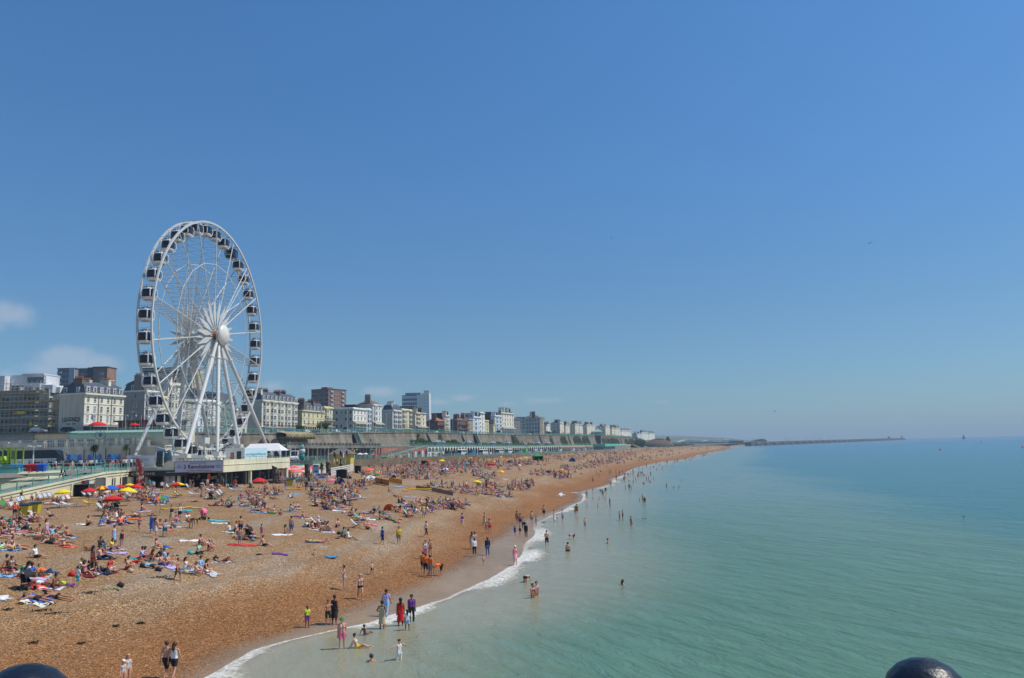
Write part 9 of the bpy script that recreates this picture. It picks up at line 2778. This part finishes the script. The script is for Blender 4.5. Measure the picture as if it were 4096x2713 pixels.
# ------------------------------------------------------------------ who is where (zoomed-photo coordinates per zone)
ZONES={'A':(0,2000,3.136),'B':(600,1900,3.136),'C':(1200,1900,3.136),'D':(1800,1900,2.851),'E':(1100,2250,3.383),'F':(0,1700,3.92),'G':(0,2400,2.631),'H':(950,1500,3.383),'I':(2150,1600,2.96),'J':(1640,1700,7.84),'K':(1920,1700,7.84)}
DATA="""A
470 262 ch swimsuit:pink|beside the yellow bins
640 240 ch k1 longshorts:denim|with green shoes, right of the yellow bins
35 345 sk top:red long
330 322 lf longshorts:light_blue dark
600 385 lf k1 briefs:purple bikini:purple
735 370 lk briefs:black bikini:black dark
190 425 lf briefs:black bikini:black dark
330 418 lb k1 bikini:pink briefs:pink dark long
110 480 lf briefs:pink bikini:pink
410 465 lb bikini:turquoise briefs:turquoise
870 470 sl k1 shorts:black bikini:coral ginger
660 525 lf shorts:grey dark
640 550 lf top:black shorts:black
790 540 lf k1 briefs:black long
820 590 sl briefs:black bikini:black blond
20 625 lb shorts:lime
470 725 sl tee:white shorts:black dark
1110 325 sk k1 shorts:black dark
1270 330 sc tee:blue longshorts:white
1310 205 sk bikini:black briefs:black
1790 145 sk swimsuit:navy long
1540 285 sk top:light_blue shorts:pale_grey
1730 215 lr briefs:coral bikini:white blond
1635 210 lb briefs:orange bikini:orange
1747 400 wk s.8 h0 bikini:purple briefs:purple dark long
1525 592 st s.78 h0 swimsuit:maroon dark long|alone on open shingle
1905 420 st h0 dress:blue dark|wrapped in a striped blue towel
1945 470 wk h150 skirt:pale_grey bikini:coral long
2085 462 bd h70 skirt:teal top:white|leaning to the right
1965 600 sk s.8 bikini:pink briefs:pink long
2060 605 lf s.9 longshorts:blue
1285 735 sl trousers:black dark|seen from behind
1375 885 sc tee:red longshorts:white dark
1610 875 sk shorts:red dark
1700 800 lk k1 dark shorts:red
2020 830 sk shorts:blue|left of two boys by the upright bag
2100 830 sk shorts:blue|right of two boys by the upright bag
1900 850 lb tee:light_blue shorts:black
430 955 sl tee:white longshorts:black
580 935 lr shirt:orange trousers:denim|with an orange hat
690 1105 sc k2 dark shorts:navy|beside the lime bag
970 1092 wk s.75 h150 tee:white longshorts:teal dark
480 1062 lb k2 shorts:white dark
450 1255 lf k1 shorts:black|on the blue towel
720 1225 lf k1 briefs:black dark long|behind the one on the blue towel
B
265 592 wk h30 top:navy longshorts:beige|carrying a red rucksack
372 572 wk h20 top:white shorts:black long
850 392 lf k1 briefs:teal dark
925 385 lr k1 briefs:orange bikini:orange
1290 462 sk top:light_blue dark
1335 462 sc top:black trousers:black dark
1410 470 sc skirt:pink long|back to the camera
1385 405 sk top:pale_grey dark
1150 282 sk top:purple long
1190 275 sc top:lilac dark long
1240 262 sc top:maroon dark long
1285 255 sk k1 bikini:coral
1370 245 sk k1 top:pale_pink dark
1400 240 sc s.9 top:blue dark
1375 330 sk bikini:purple dark long
1440 330 sc top:orange
1545 310 lr k1 briefs:brown bikini:brown dark
1625 215 sk swimsuit:navy
1702 193 st k1 h160 trousers:light_blue dark
1808 172 st h60 dress:pale_grey
1770 293 sl top:white shorts:denim
1960 198 st h180 shirt:black trousers:black dark|tall and dark by the bins
2030 292 st h180 tee:black trousers:beige dark
1630 513 cr s.7 k1 shorts:purple dark
1815 428 sk bikini:pale_pink shorts:denim
1855 425 sk top:white shorts:black dark long
1945 552 sl k1 briefs:brown grey_hair|on the magenta towel
1772 748 st h175 longshorts:denim dark
1705 748 sk k1 briefs:brown dark long
2055 1005 sc s.5 briefs:navy|toddler on the open shingle
1015 722 sl tee:cream trousers:denim
1075 705 sc top:pale_grey dark
1125 882 st s.85 h180 longshorts:grey
1398 792 st s.72 h150 swimsuit:pink dark
1440 892 sl shorts:black|with bare shoulders, right of the red rug
640 890 sk top:red dark
720 880 lk shorts:cream
610 990 sc tee:mint trousers:black dark
750 955 sk top:maroon grey_hair
345 1330 wk s.9 k1 h70 longshorts:brown dark
460 1200 sk top:white shorts:white dark long
585 1245 sk bikini:white briefs:white blond long
700 1215 sc top:black long dark
630 1180 sc shirt:light_blue dark
935 1100 lk k1 shorts:maroon|behind the leaning canvas
25 198 st h30 tee:turquoise
42 198 st h0 tee:white dark
145 205 st h20 tee:white trousers:black dark
190 200 st k1 top:brown
290 185 st h180 tee:white
500 175 st h150 top:grey
535 180 st h170 shirt:black dark
765 195 bd tee:white
860 200 sc k1 h180 dark
590 215 lr bikini:brown
650 280 sc k1 top:maroon long
700 300 sc h150 tee:white
780 300 sk top:black dark long
555 340 lf shorts:black
1050 180 lb shorts:light_blue
1465 115 sc k1 dark
C
555 392 wk h100 shirt:white trousers:black dark long
765 295 sl top:white trousers:pale_grey
1122 215 sk tee:grey longshorts:khaki
1205 280 lr top:black
1245 352 sk shirt:black trousers:black dark|left of the pair in black
1285 345 sk shirt:black trousers:black dark|right of the pair in black
1325 400 sk tee:white shorts:denim dark
1390 400 sl k1 dark briefs:brown
1430 405 sl k1 bikini:grey
1465 365 sk k1 bikini:coral
1530 370 sl shorts:yellow k1
1550 540 st h20 top:yellow shorts:pale_grey k1
1035 880 wk h120 tee:blue longshorts:navy dark
1240 878 st h10 tee:yellow longshorts:khaki dark
1585 780 wk h120 tee:white leggings:black
2035 655 wk h200 top:purple shorts:lilac dark
1575 1065 fa h10 top:white shorts:pink
1635 1045 fa h0 bikini:khaki briefs:khaki blond
1548 1235 st h190 tee:orange shorts:black|behind the other orange shirts
1578 1262 st h180 tee:orange longshorts:black
1635 1285 st h150 tee:orange trousers:grey
1745 1268 bd h-60 tee:orange longshorts:black
905 1258 wk s.62 h60 top:pale_pink shorts:black ginger
550 1445 ph h-70 bikini:pale_grey briefs:pale_grey dark
755 1562 wk h20 briefs:black grey_hair fat
180 850 lb bikini:lime briefs:lime grey_hair
290 852 lk bikini:coral briefs:coral
615 800 sl tee:white longshorts:white dark k2
535 775 sc tee:teal dark k2
260 650 ch tee:pale_pink trousers:white cap:white
320 710 sl top:light_blue trousers:denim dark long
350 700 sk top:black dark long
790 600 ch shorts:blue dark
830 690 ch k1 briefs:pink bikini:pink
945 555 sk bikini:pale_grey briefs:pale_grey dark long
1010 560 sk k1 bikini:brown briefs:brown long
1095 555 lr k1 cloth:cream
1400 540 ch bikini:orange shorts:orange
1160 455 sk s.8 grey_hair
1205 470 sc s.5 top:lime
1250 480 sc s.55 swimsuit:pink
1315 475 sk s.8 tee:red
1580 495 sc s.6 tee:blue cap:white
1610 470 sc s.6 top:light_blue cap:turquoise
1645 480 sl s.9 briefs:teal
1690 440 sk bikini:coral
1745 365 sk k1 shorts:light_blue
1810 375 sk bikini:brown
1870 390 sk k1 bikini:grey
1905 400 bd s.9 top:pink
1940 440 sc top:purple dark long
1995 355 sk bikini:pink skirt:pink
2100 350 sl top:black shorts:pale_grey
D
250 852 st h200 skirt:pale_grey bikini:grey dark long
283 850 st h190 top:pale_grey dark
280 933 st h210 shirt:white leggings:black dark
430 922 st h200 shirt:navy trousers:denim long|in stripes holding a dark bag
382 1038 st s.55 h40 briefs:brown|toddler at the water's edge
745 1032 st h30 skirt:pale_pink top:pink cap:white|carrying a child
395 582 wk h100 dress:beige leggings:black
452 668 st h180 shorts:red
418 668 st s.8 h170
765 560 st k1 h150 shorts:grey dark
802 592 st k1 h180 shorts:black dark
840 630 st h150 top:white leggings:black ginger
935 558 st h200 longshorts:grey
985 592 wk s.8 h120 longshorts:light_blue
742 698 st s.7 h150 tee:blue shorts:blue
800 692 st s.65 h160 swimsuit:maroon
868 720 st h150 wetsuit:black
1072 480 st h180 longshorts:navy
1190 535 st h90 w.1 dress:white
1222 522 st s.55 w.1 shorts:blue ginger
1285 527 st h60 w.1 longshorts:blue
1425 458 st s.75 w.1 k2 shorts:black dark
1447 455 st h180 w.1 tee:green shorts:red
1106 812 fa h0 w.12 longshorts:black dark|holding a small child
1398 735 bd s.85 h-60 w.25 shorts:black
1345 870 st h180 w.85 shorts:black dark
1540 588 st s.8 w.35 h30 longshorts:grey
1560 270 st h20 w.05 bikini:grey briefs:brown
1632 305 st s.6 w.05 swimsuit:maroon ginger
1700 305 wv s.65 w.05 swimsuit:coral
1772 300 wk s.65 w.05 swimsuit:pale_pink
1825 368 st h90 w.1 wetsuit:black
1565 380 wv s.55 w.1 swimsuit:coral
1685 385 wv s.6 w.1 shorts:black
1428 322 st s.5 top:white ginger
1630 200 wk s.8 shorts:cream k1
1717 190 bd h160 tee:grey trousers:black cap:white
1742 228 st h150 top:grey trousers:navy
1775 192 st h180 swimsuit:black blond
1935 518 st s.8 w.2 shorts:grey k1
1972 518 st s.9 w.2 swimsuit:black k1
2067 580 st w.5 h120 bikini:black
2200 520 st w1.35 dark
2230 515 st w1.38 dark
1800 782 st w1.2 dark
2163 295 st w1.1
2197 300 fa w.4 dark k1
2220 322 st w.5 h170 bikini:black k1
1625 88 wv shorts:brown k1
1815 92 sc s.8
1905 88 st w.1 longshorts:blue
1958 82 st s.7 w.1 shorts:navy
1995 62 st w.15 h170 shorts:grey
2040 82 bd s.7 w.2 tee:blue
2095 55 st s.8 w.2 shorts:white
2090 107 wk s.8 w.2 tee:maroon
2045 168 st w.2 h150 k1 shorts:maroon
2068 168 st s.8 w.2 k1 shorts:grey
2003 168 st s.7 w.2 k1 shorts:black
2220 103 st w1.1 dark
870 1222 bd h160 w.45 briefs:black blond
945 1402 fa h40 w.75 k1 bikini:purple dark
988 1375 fa h20 w.75 bikini:light_blue brownh
1975 1252 st w1.35 long
E
435 882 st s.72 h40 tee:lime longshorts:purple dark k2
715 850 wv s.85 h30 longshorts:black dark k1
803 840 st h160 dress:black leggings:maroon dark k2|in a long robe
905 1168 st h20 w.12 bikini:pale_pink shorts:pink cap:green|holding a red book
1135 1155 sl w.05 s.9 bikini:white shorts:yellow dark
1235 975 sl s.7 h150 w.05 briefs:blue dark k2
1450 897 hp h160 w.12 dress:beige leggings:coral dark k2
1505 735 wk h170 tee:lilac trousers:light_blue dark k2
1700 855 st h190 w.12 dress:red leggings:maroon dark k2 long
1790 915 wk s.75 h200 w.15 tee:white shorts:light_blue dark k2 long
1850 800 st h20 w.12 tee:purple trousers:black dark k2
1682 1318 wv s.9 h-130 w.5 bikini:pink skirt:white cap:white
1305 1345 st w1.35 h180 brownh
G
1745 826 wk h170 longshorts:black k0
1828 838 wk h170 top:white shorts:black brownh long
1338 905 st s.8 h60 blond long top:pale_grey
1288 925 st s.7 h60 cap:white top:pale_grey
F
322 1170 st h180 tee:lime trousers:black|in a high-visibility vest by the ramp
497 1190 sk h40 top:black
585 1185 sk k1 top:pale_grey
180 1225 sk top:maroon dark
75 1280 ch top:pale_pink ginger
840 1210 sk k1 top:brown dark
905 1220 sk k1 top:navy dark
950 1225 sc bikini:brown k1
770 1245 lb shirt:white
1560 1330 st h170 tee:white trousers:black
1625 1320 sk top:white k2 dark
1690 1330 sk k2 dark top:maroon
1745 1360 sc k2 dark shirt:navy
1985 1200 ch tee:beige longshorts:khaki
1930 1190 ch k1 top:maroon dark
2185 1180 sk top:black dark
2240 1175 sl k1 top:black
570 870 wk h100 z7.2 k1 shorts:yellow dark
690 900 wk h90 z6.9 top:white leggings:navy blond
885 790 wk h100 z7.8 top:black leggings:maroon
1010 820 wk h100 z7.6 shirt:black trousers:navy dark
960 830 wk s.9 h100 z7.6 shirt:black trousers:black
1575 1000 sc k1 top:light_blue
1650 1010 sk top:maroon
1760 1080 sk shirt:maroon dark
1920 970 st shirt:pink
2265 990 st h180 dress:coral
2340 1000 st h180 tee:turquoise
1130 715 st z8.6 top:pale_pink
465 690 st z8.6 shirt:black Y145
650 700 st z8.6 tee:navy Y143 dark
740 695 st z8.6 top:pale_grey Y141
830 715 st z8.6 tee:white Y139
870 720 wk z8.6 shirt:white Y140 dark
960 725 st z8.6 shirt:navy Y142 dark
1300 720 st z8.6 shirt:black Y144 dark
1365 722 st z8.6 k1 top:brown Y141
1420 725 st z8.6 top:lilac Y140
1490 722 st z8.6 trousers:navy shirt:grey Y142 dark
1575 712 wk z8.6 tee:blue trousers:black Y140 dark
1655 715 st z8.6 tee:lime dress:navy Y141
1730 718 st z8.6 shirt:black Y143
1790 720 st z8.6 top:pink Y141
1860 712 st z8.6 shirt:navy Y142 dark
H
1155 1440 st top:white k1
600 1340 st shirt:black dark
1540 1370 st s.8 tee:white
1255 1350 sk tee:white
1310 1275 wk z7.4 Y176 tee:white
1350 1265 wk z7.4 Y178 shirt:white trousers:black
930 1400 wk tee:red
995 1410 wk tee:orange trousers:black
885 1410 st tee:white h160
1330 1490 wk k1 shorts:brown
1500 1440 st top:black shorts:grey
1820 1480 bd h120 tee:lilac
1800 1310 st shirt:grey
1945 1390 st tee:yellow
2030 1400 st tee:light_blue h180
2070 1400 st tee:light_blue h150 dark
1920 1310 st tee:light_blue
1640 1480 sk h30 shirt:navy
350 1480 sc k1 top:brown
1000 1545 sk shirt:black dark
820 1550 sk k1 bikini:coral
860 1550 sk top:pale_pink dark
I
655 975 wv h30 shorts:brown k1
730 915 st shorts:brown k1
850 880 st tee:grey leggings:black dark
868 880 st tee:grey shorts:navy dark
930 880 st tee:grey leggings:black
970 885 wk tee:red leggings:black dark
1005 880 st shirt:black dark
1020 885 wk s.8 tee:light_blue
1050 885 wk top:pink
1075 840 st tee:white
1100 890 st shirt:navy dark
1125 880 st w.05 tee:grey
1140 885 wk w.05 tee:white
700 890 st tee:lilac
750 860 sk tee:navy
215 935 st h180 tee:navy trousers:denim
370 900 st k1 shorts:maroon
520 880 sk k1 top:brown
1205 825 st k1 w.05 shorts:grey
1248 832 st k1 w.1 shorts:brown
1200 895 wk w.2 shirt:navy dark
1225 892 wk w.2 shirt:black dark
1242 892 wk w.2 shirt:navy
1272 900 bd w.2 top:white
1340 895 wk w.2 wetsuit:black
1292 955 st w.3 k1 shorts:grey
1315 955 st w.3 k1
1378 950 st s.8 w.3 k1
1480 822 wk w.1 shorts:grey
1530 1035 st w.6 k1
1615 1042 st w1.2 k1
1668 1040 st w1.3 dark
1608 795 st w1.0 dark
1660 795 st w1.3 dark"""
cur=None;LIST=[]
for ln in DATA.split('\n'):
 if len(ln)==1:cur=ZONES[ln];continue
 q=ln.split('|');a=q[0].split(' ',2)
 sp=a[2];p=parse(cur[0]+float(a[0])/cur[2],cur[1]+float(a[1])/cur[2],sp.replace('cloth:cream','').replace(' fat',''),extra=q[1]if len(q)>1 else '')
 if 'fat' in sp:p.fat=1.16
 LIST.append(locate(p))
for x,y in[(3855,2073),(2905,1910),(2919,1909),(2932,1908),(2950,1909),(2665,1947),(2718,1949),(2740,1875),(2834,1842),(2600,1868),(2873,1852)]:
 LIST.append(locate(parse(x,y,'st w1.42 dark')))
R_=random.Random(99)
TOPS=['white','black','black','navy','brown','pale grey','navy','black','white','grey','navy','white','black','light blue','pale grey','grey','pink','light blue','red','maroon','purple','teal','turquoise','coral','lilac','beige','yellow','orange','green','blue','cream']
BOTS=['black','navy','black','black','denim','beige','navy','denim','grey','beige','blue','white','red','khaki','teal','brown','pink','purple','pale grey']
def rnd_spec(stand=.15,near=False):
 r=R_.random()
 ps=R_.choice(['st','wk','hp','bd','st'])if r<stand else R_.choice(['sk','sk','sl','sc','sk','lb','lk','lf','lr','sl','ch']if r<.9 else['lf','lb','lk'])
 if ps=='ch':ps='sl'
 s=[ps]
 f=R_.random()
 c,d=R_.choice(TOPS).replace(' ','_'),R_.choice(BOTS).replace(' ','_')
 if f<.3:s+=['bikini:'+c,'briefs:'+c,'long']if R_.random()<.6 else['swimsuit:'+c,'long']
 elif f<.5:s+=[R_.choice(['shorts:','longshorts:'])+d]
 elif f<.85:s+=[R_.choice(['tee:','tee:','top:','shirt:'])+c,R_.choice(['shorts:','longshorts:','trousers:','trousers:'])+d]
 else:s+=['dress:'+c]if ps in('st','wk','hp')else['top:'+c,'shorts:'+d,'long']
 s.append(R_.choice(['k0','k0','k1','k1','k2']));s.append(R_.choice(['dark','dark','brownh','brownh','blond','ginger']))
 s.append('h%d'%(R_.gauss(90,35)if ps[0]in 'ls' and ps!='st' else R_.uniform(0,360)))
 if R_.random()<.12:s.append('s.65')
 return ' '.join(s)
BLOBS=[(1330,2000,95,42,46),(1300,1975,60,25,14),(1420,1955,60,22,14),(1240,1945,60,14,10),(1480,1925,45,18,16),(1560,1895,130,16,46),(1680,1900,110,22,44),(1800,1880,120,22,46),(1750,1865,140,9,70),(1900,1858,110,9,50),(1830,1848,90,5,26),(1960,1868,60,9,16),(2050,1860,70,10,26),(1640,1880,70,12,24),(2110,1852,60,8,24),(1940,1905,46,12,20),(1960,1960,60,28,26),(1850,1960,60,20,14),(1790,2020,80,20,20),(1690,2035,60,20,12),(2070,1950,50,16,22),(2120,1935,30,12,8),(1760,1945,60,12,12),(2170,1895,60,14,18),(2250,1905,40,14,22),(2290,1870,60,12,22),(2380,1862,50,14,26),(2330,1830,60,8,16),(2420,1845,50,10,20),(2260,1835,60,8,18),(2480,1835,50,10,26),(2560,1835,50,9,24),(2500,1818,60,6,18),(2400,1815,60,5,14),(1530,1868,60,9,20),(560,1975,90,22,20),(430,1990,60,12,10),(620,2008,50,12,8),(1010,2000,60,20,5),(1160,1905,90,8,24),(830,1962,50,12,8),(640,1948,60,4,10),(900,1950,80,4,8),(2030,1985,50,10,4),(1090,1975,40,10,6),(75,2085,70,12,6),(60,2130,60,22,8),(200,2150,60,25,6),(430,2200,50,14,4),(620,2240,60,14,4),(90,2290,70,30,4),(480,2085,90,20,6),(700,2100,90,25,5),(950,2020,120,20,8),(1000,2150,60,14,4),(1290,2110,60,20,5),(1470,2060,80,16,6),(1100,2045,90,12,4),(1640,2055,60,14,6),(40,2195,40,14,4),(360,2290,60,10,4)]
for cx,cy,rx,ry,n in BLOBS:
 for _ in range(int(n*1.9)):
  a,r=R_.uniform(0,6.283),R_.random()**.5
  px,py=cx+rx*r*math.cos(a),cy+ry*r*math.sin(a)
  p=parse(px,py,rnd_spec(.22 if cy<1890 else .1));locate(p)
  if p.P.x<EB(p.P.y)+.8 and p.P.y>165:p.P.x=EB(p.P.y)+R_.uniform(1,5)
  LIST.append(p)
n=0
while n<1050:
 Y=240*(1900/240)**(R_.random()**.8);wid=XW(Y)-EB(Y)
 u=R_.uniform(.12,.95)**.9*wid;cxp=XW(Y)-u
 if u<6:continue
 for _ in range(R_.choice([1,2,2,3,4,5])):
  p=parse(0,0,rnd_spec(.3));X,Yq=cxp+R_.gauss(0,1.6),Y+R_.gauss(0,2.5)
  if X<EB(Yq)+1:continue
  p.P=V((X,Yq,ground_z(X,Yq)));p.px,p.py=proj(p.P);p.dist=Yq;LIST.append(p);n+=1
for _ in range(130):
 Y=R_.uniform(190,1300);u=abs(R_.gauss(0,7))+1
 p=parse(0,0,'st w%.1f h%d shorts:%s k1 dark'%(min(1.42,.15+u*.09),R_.uniform(0,360),R_.choice(['navy','black','red','blue'])))
 p.P=V((XW(Y)+u,Y,.03));p.px,p.py=proj(p.P);p.dist=Y;LIST.append(p)
for _ in range(150):
 Y=R_.uniform(200,700);X=EB(Y)-R_.uniform(1.5,9)
 p=parse(0,0,R_.choice(['st','wk','wk'])+' tee:%s trousers:%s k1 dark h%d'%(R_.choice(TOPS).replace(' ','_'),R_.choice(BOTS).replace(' ','_'),R_.uniform(0,360)))
 p.P=V((X,Y,ZR(Y)+.02));p.dz=1;p.px,p.py=proj(p.P);p.dist=Y;LIST.append(p)
for _ in range(70):
 Y=R_.uniform(262,700);X=K(Y)-R_.uniform(1,4)
 p=parse(0,0,'wk tee:%s trousers:black k1 dark h%d'%(R_.choice(TOPS).replace(' ','_'),R_.choice([10,190])))
 p.P=V((X,Y,ZP(Y)+.02));p.dz=1;p.px,p.py=proj(p.P);p.dist=Y;LIST.append(p)
for _ in range(75):
 px,Y=R_.uniform(100,540),R_.choice([133,137,142,148,155]);P=at_Y(px,1880,Y)
 if RA.y<Y-18:
  p=parse(0,0,R_.choice(['st','st','wk','hp'])+' tee:%s trousers:%s k1 dark h%d'%(R_.choice(TOPS[:12]).replace(' ','_'),R_.choice(BOTS[:7]).replace(' ','_'),R_.uniform(0,360)));p.P=V((P.x,Y,8.62));p.dz=1;p.px,p.py=proj(p.P);p.dist=Y;LIST.append(p)
for _ in range(26):
 px,Y=R_.uniform(1110,1270),R_.uniform(146,172);P=at_Y(px,1890,Y)
 p=parse(0,0,R_.choice(['st','wk','st'])+' '+rnd_spec(1).split(' ',1)[1]);p.P=V((P.x,Y,ground_z(P.x,Y)));p.px,p.py=proj(p.P);p.dist=Y;LIST.append(p)
LANDMARKS+=[(620,1960,"ice cream kiosk"),(60,2150,"left sunbathing group"),(1900,2300,"orange-shirted trio"),(2110,2060,"waterline walkers"),(300,1900,"cream ramp"),(2500,1880,"far waterline"),(250,1880,"promenade bins"),(1230,1890,"pink cafe parasols"),(350,1870,"parked black cars"),(1500,2480,"wading family"),(1150,2060,"lone pink pushchair")]
LIST.sort(key=lambda p:p.dist*(1 if p.pose in('st','wk','hp','fa','ph','wv','bd')and p.sink<1 else 1.25))
used=set();solo=[];mass=[]
for p in LIST:
 if len(solo)<296:
  lb=None
  for _ in range(6):
   lb=label_for(p,used)
   if lb:break
   if p.g:g,c=p.g[0];p.g[0]=(g,R_.choice(TOPS))
   else:p.g=[('shorts',R_.choice(BOTS))]
  if lb:solo.append((p,lb));continue
 mass.append(p)
for p,lb in solo:
 mkperson(p,lb,"people on the beach" if p.sink==0 and p.dz is None else "bathers in the sea" if p.sink else "people on the promenade")
 if p.P.y<150 and p.pose in('lb','lf','lk','sl','lr','sk','sc')and not p.sink and R_.random()<.62:
  c=R_.choice(['white','light blue','navy','pale grey','lilac','beige','maroon','teal','coral','cream']);q=p.P+V((R_.uniform(-.2,.3),R_.uniform(-.3,0),0))
  cloth_sheet(q,R_.uniform(1.3,1.7),R_.uniform(.6,.9),R_.uniform(-.3,.3),cmat(c),("%s towel under the %s"%(c," ".join(lb.split()[:8]).rstrip(',')))[:110],seed=int(q.x*9))
def crowd():
 parts={}
 far={}
 def fig(ps):
  if ps in far:return far[ps]
  D=build_pose(ps,1);j=pose(ps);b=MB()
  for(_,p,q,r0,r1)in bones(j):b.tube([p,q],[r0*1.05,r1*1.05],5)
  lab=[]
  for(k,p,q,r0,r1)in bones(j):lab+=[k[0]]*7
  far[ps]=(b,lab);return far[ps]
 mats_=[];idx={}
 def mi(m_):
  if m_.name not in idx:idx[m_.name]=len(mats_);mats_.append(m_)
  return idx[m_.name]
 out=MB();V_,F_,I_=out.v,out.f,out.mi
 for p in mass:
  b,lab=fig(p.pose)
  sk=mi(SKIN[p.skin]);gd_=dict(p.g)
  top=next((cmat(c)for g,c in p.g if g in('tee','top','shirt','swimsuit','dress','wetsuit','bikini')),None)
  bot=next((cmat(c)for g,c in p.g if g in('shorts','longshorts','trousers','skirt','dress','leggings','wetsuit')),None)
  full=any(g in('trousers','leggings','wetsuit')for g,c in p.g);slv=any(g in('tee','shirt','wetsuit')for g,c in p.g)
  col={'t':mi(top)if top else sk,'h':mi(HAIR[p.hair]),'u':mi(top)if top and slv else sk,'l':mi(bot)if bot else sk,'c':mi(bot)if bot and full else sk}
  z=p.P.z if(p.dz is not None or p.sink)else ground_z(p.P.x,p.P.y)
  M=Matrix.Translation((p.P.x,p.P.y,z-p.sink))@Matrix.Rotation(math.radians(p.head if p.head is not None else 90),4,'Z')@Matrix.Scale(p.scale,4)
  o=len(V_);V_.extend([tuple(M@V(v))for v in b.v]);F_.extend([tuple(i+o for i in f)for f in b.f]);I_.extend([col.get(k,sk)for k in lab])
  if z>1 and p.pose in('sl','lb','lf','lk','lr','sk')and R_.random()<.45 and p.dz is None:
   c=mi(cmat(R_.choice(['white','light blue','navy','pale grey','lilac','beige','pink','teal','coral','blue'])));w,l=.85,.42;o=len(V_);V_.extend([tuple(M@V(q))for q in((-l,-w,.04),(l,-w,.04),(l,w,.06),(-l,w,.06))]);F_.append((o,o+1,o+2,o+3));I_.append(c)
 out.M=Matrix.Identity(4)
 tag(out.obj("distant_crowd",mats_,fix=False),"the distant crowd of sunbathers and walkers spread along the far beach","crowd",kind="stuff")
crowd()
print("people",len(solo),len(mass),"landmarks",len(LANDMARKS))
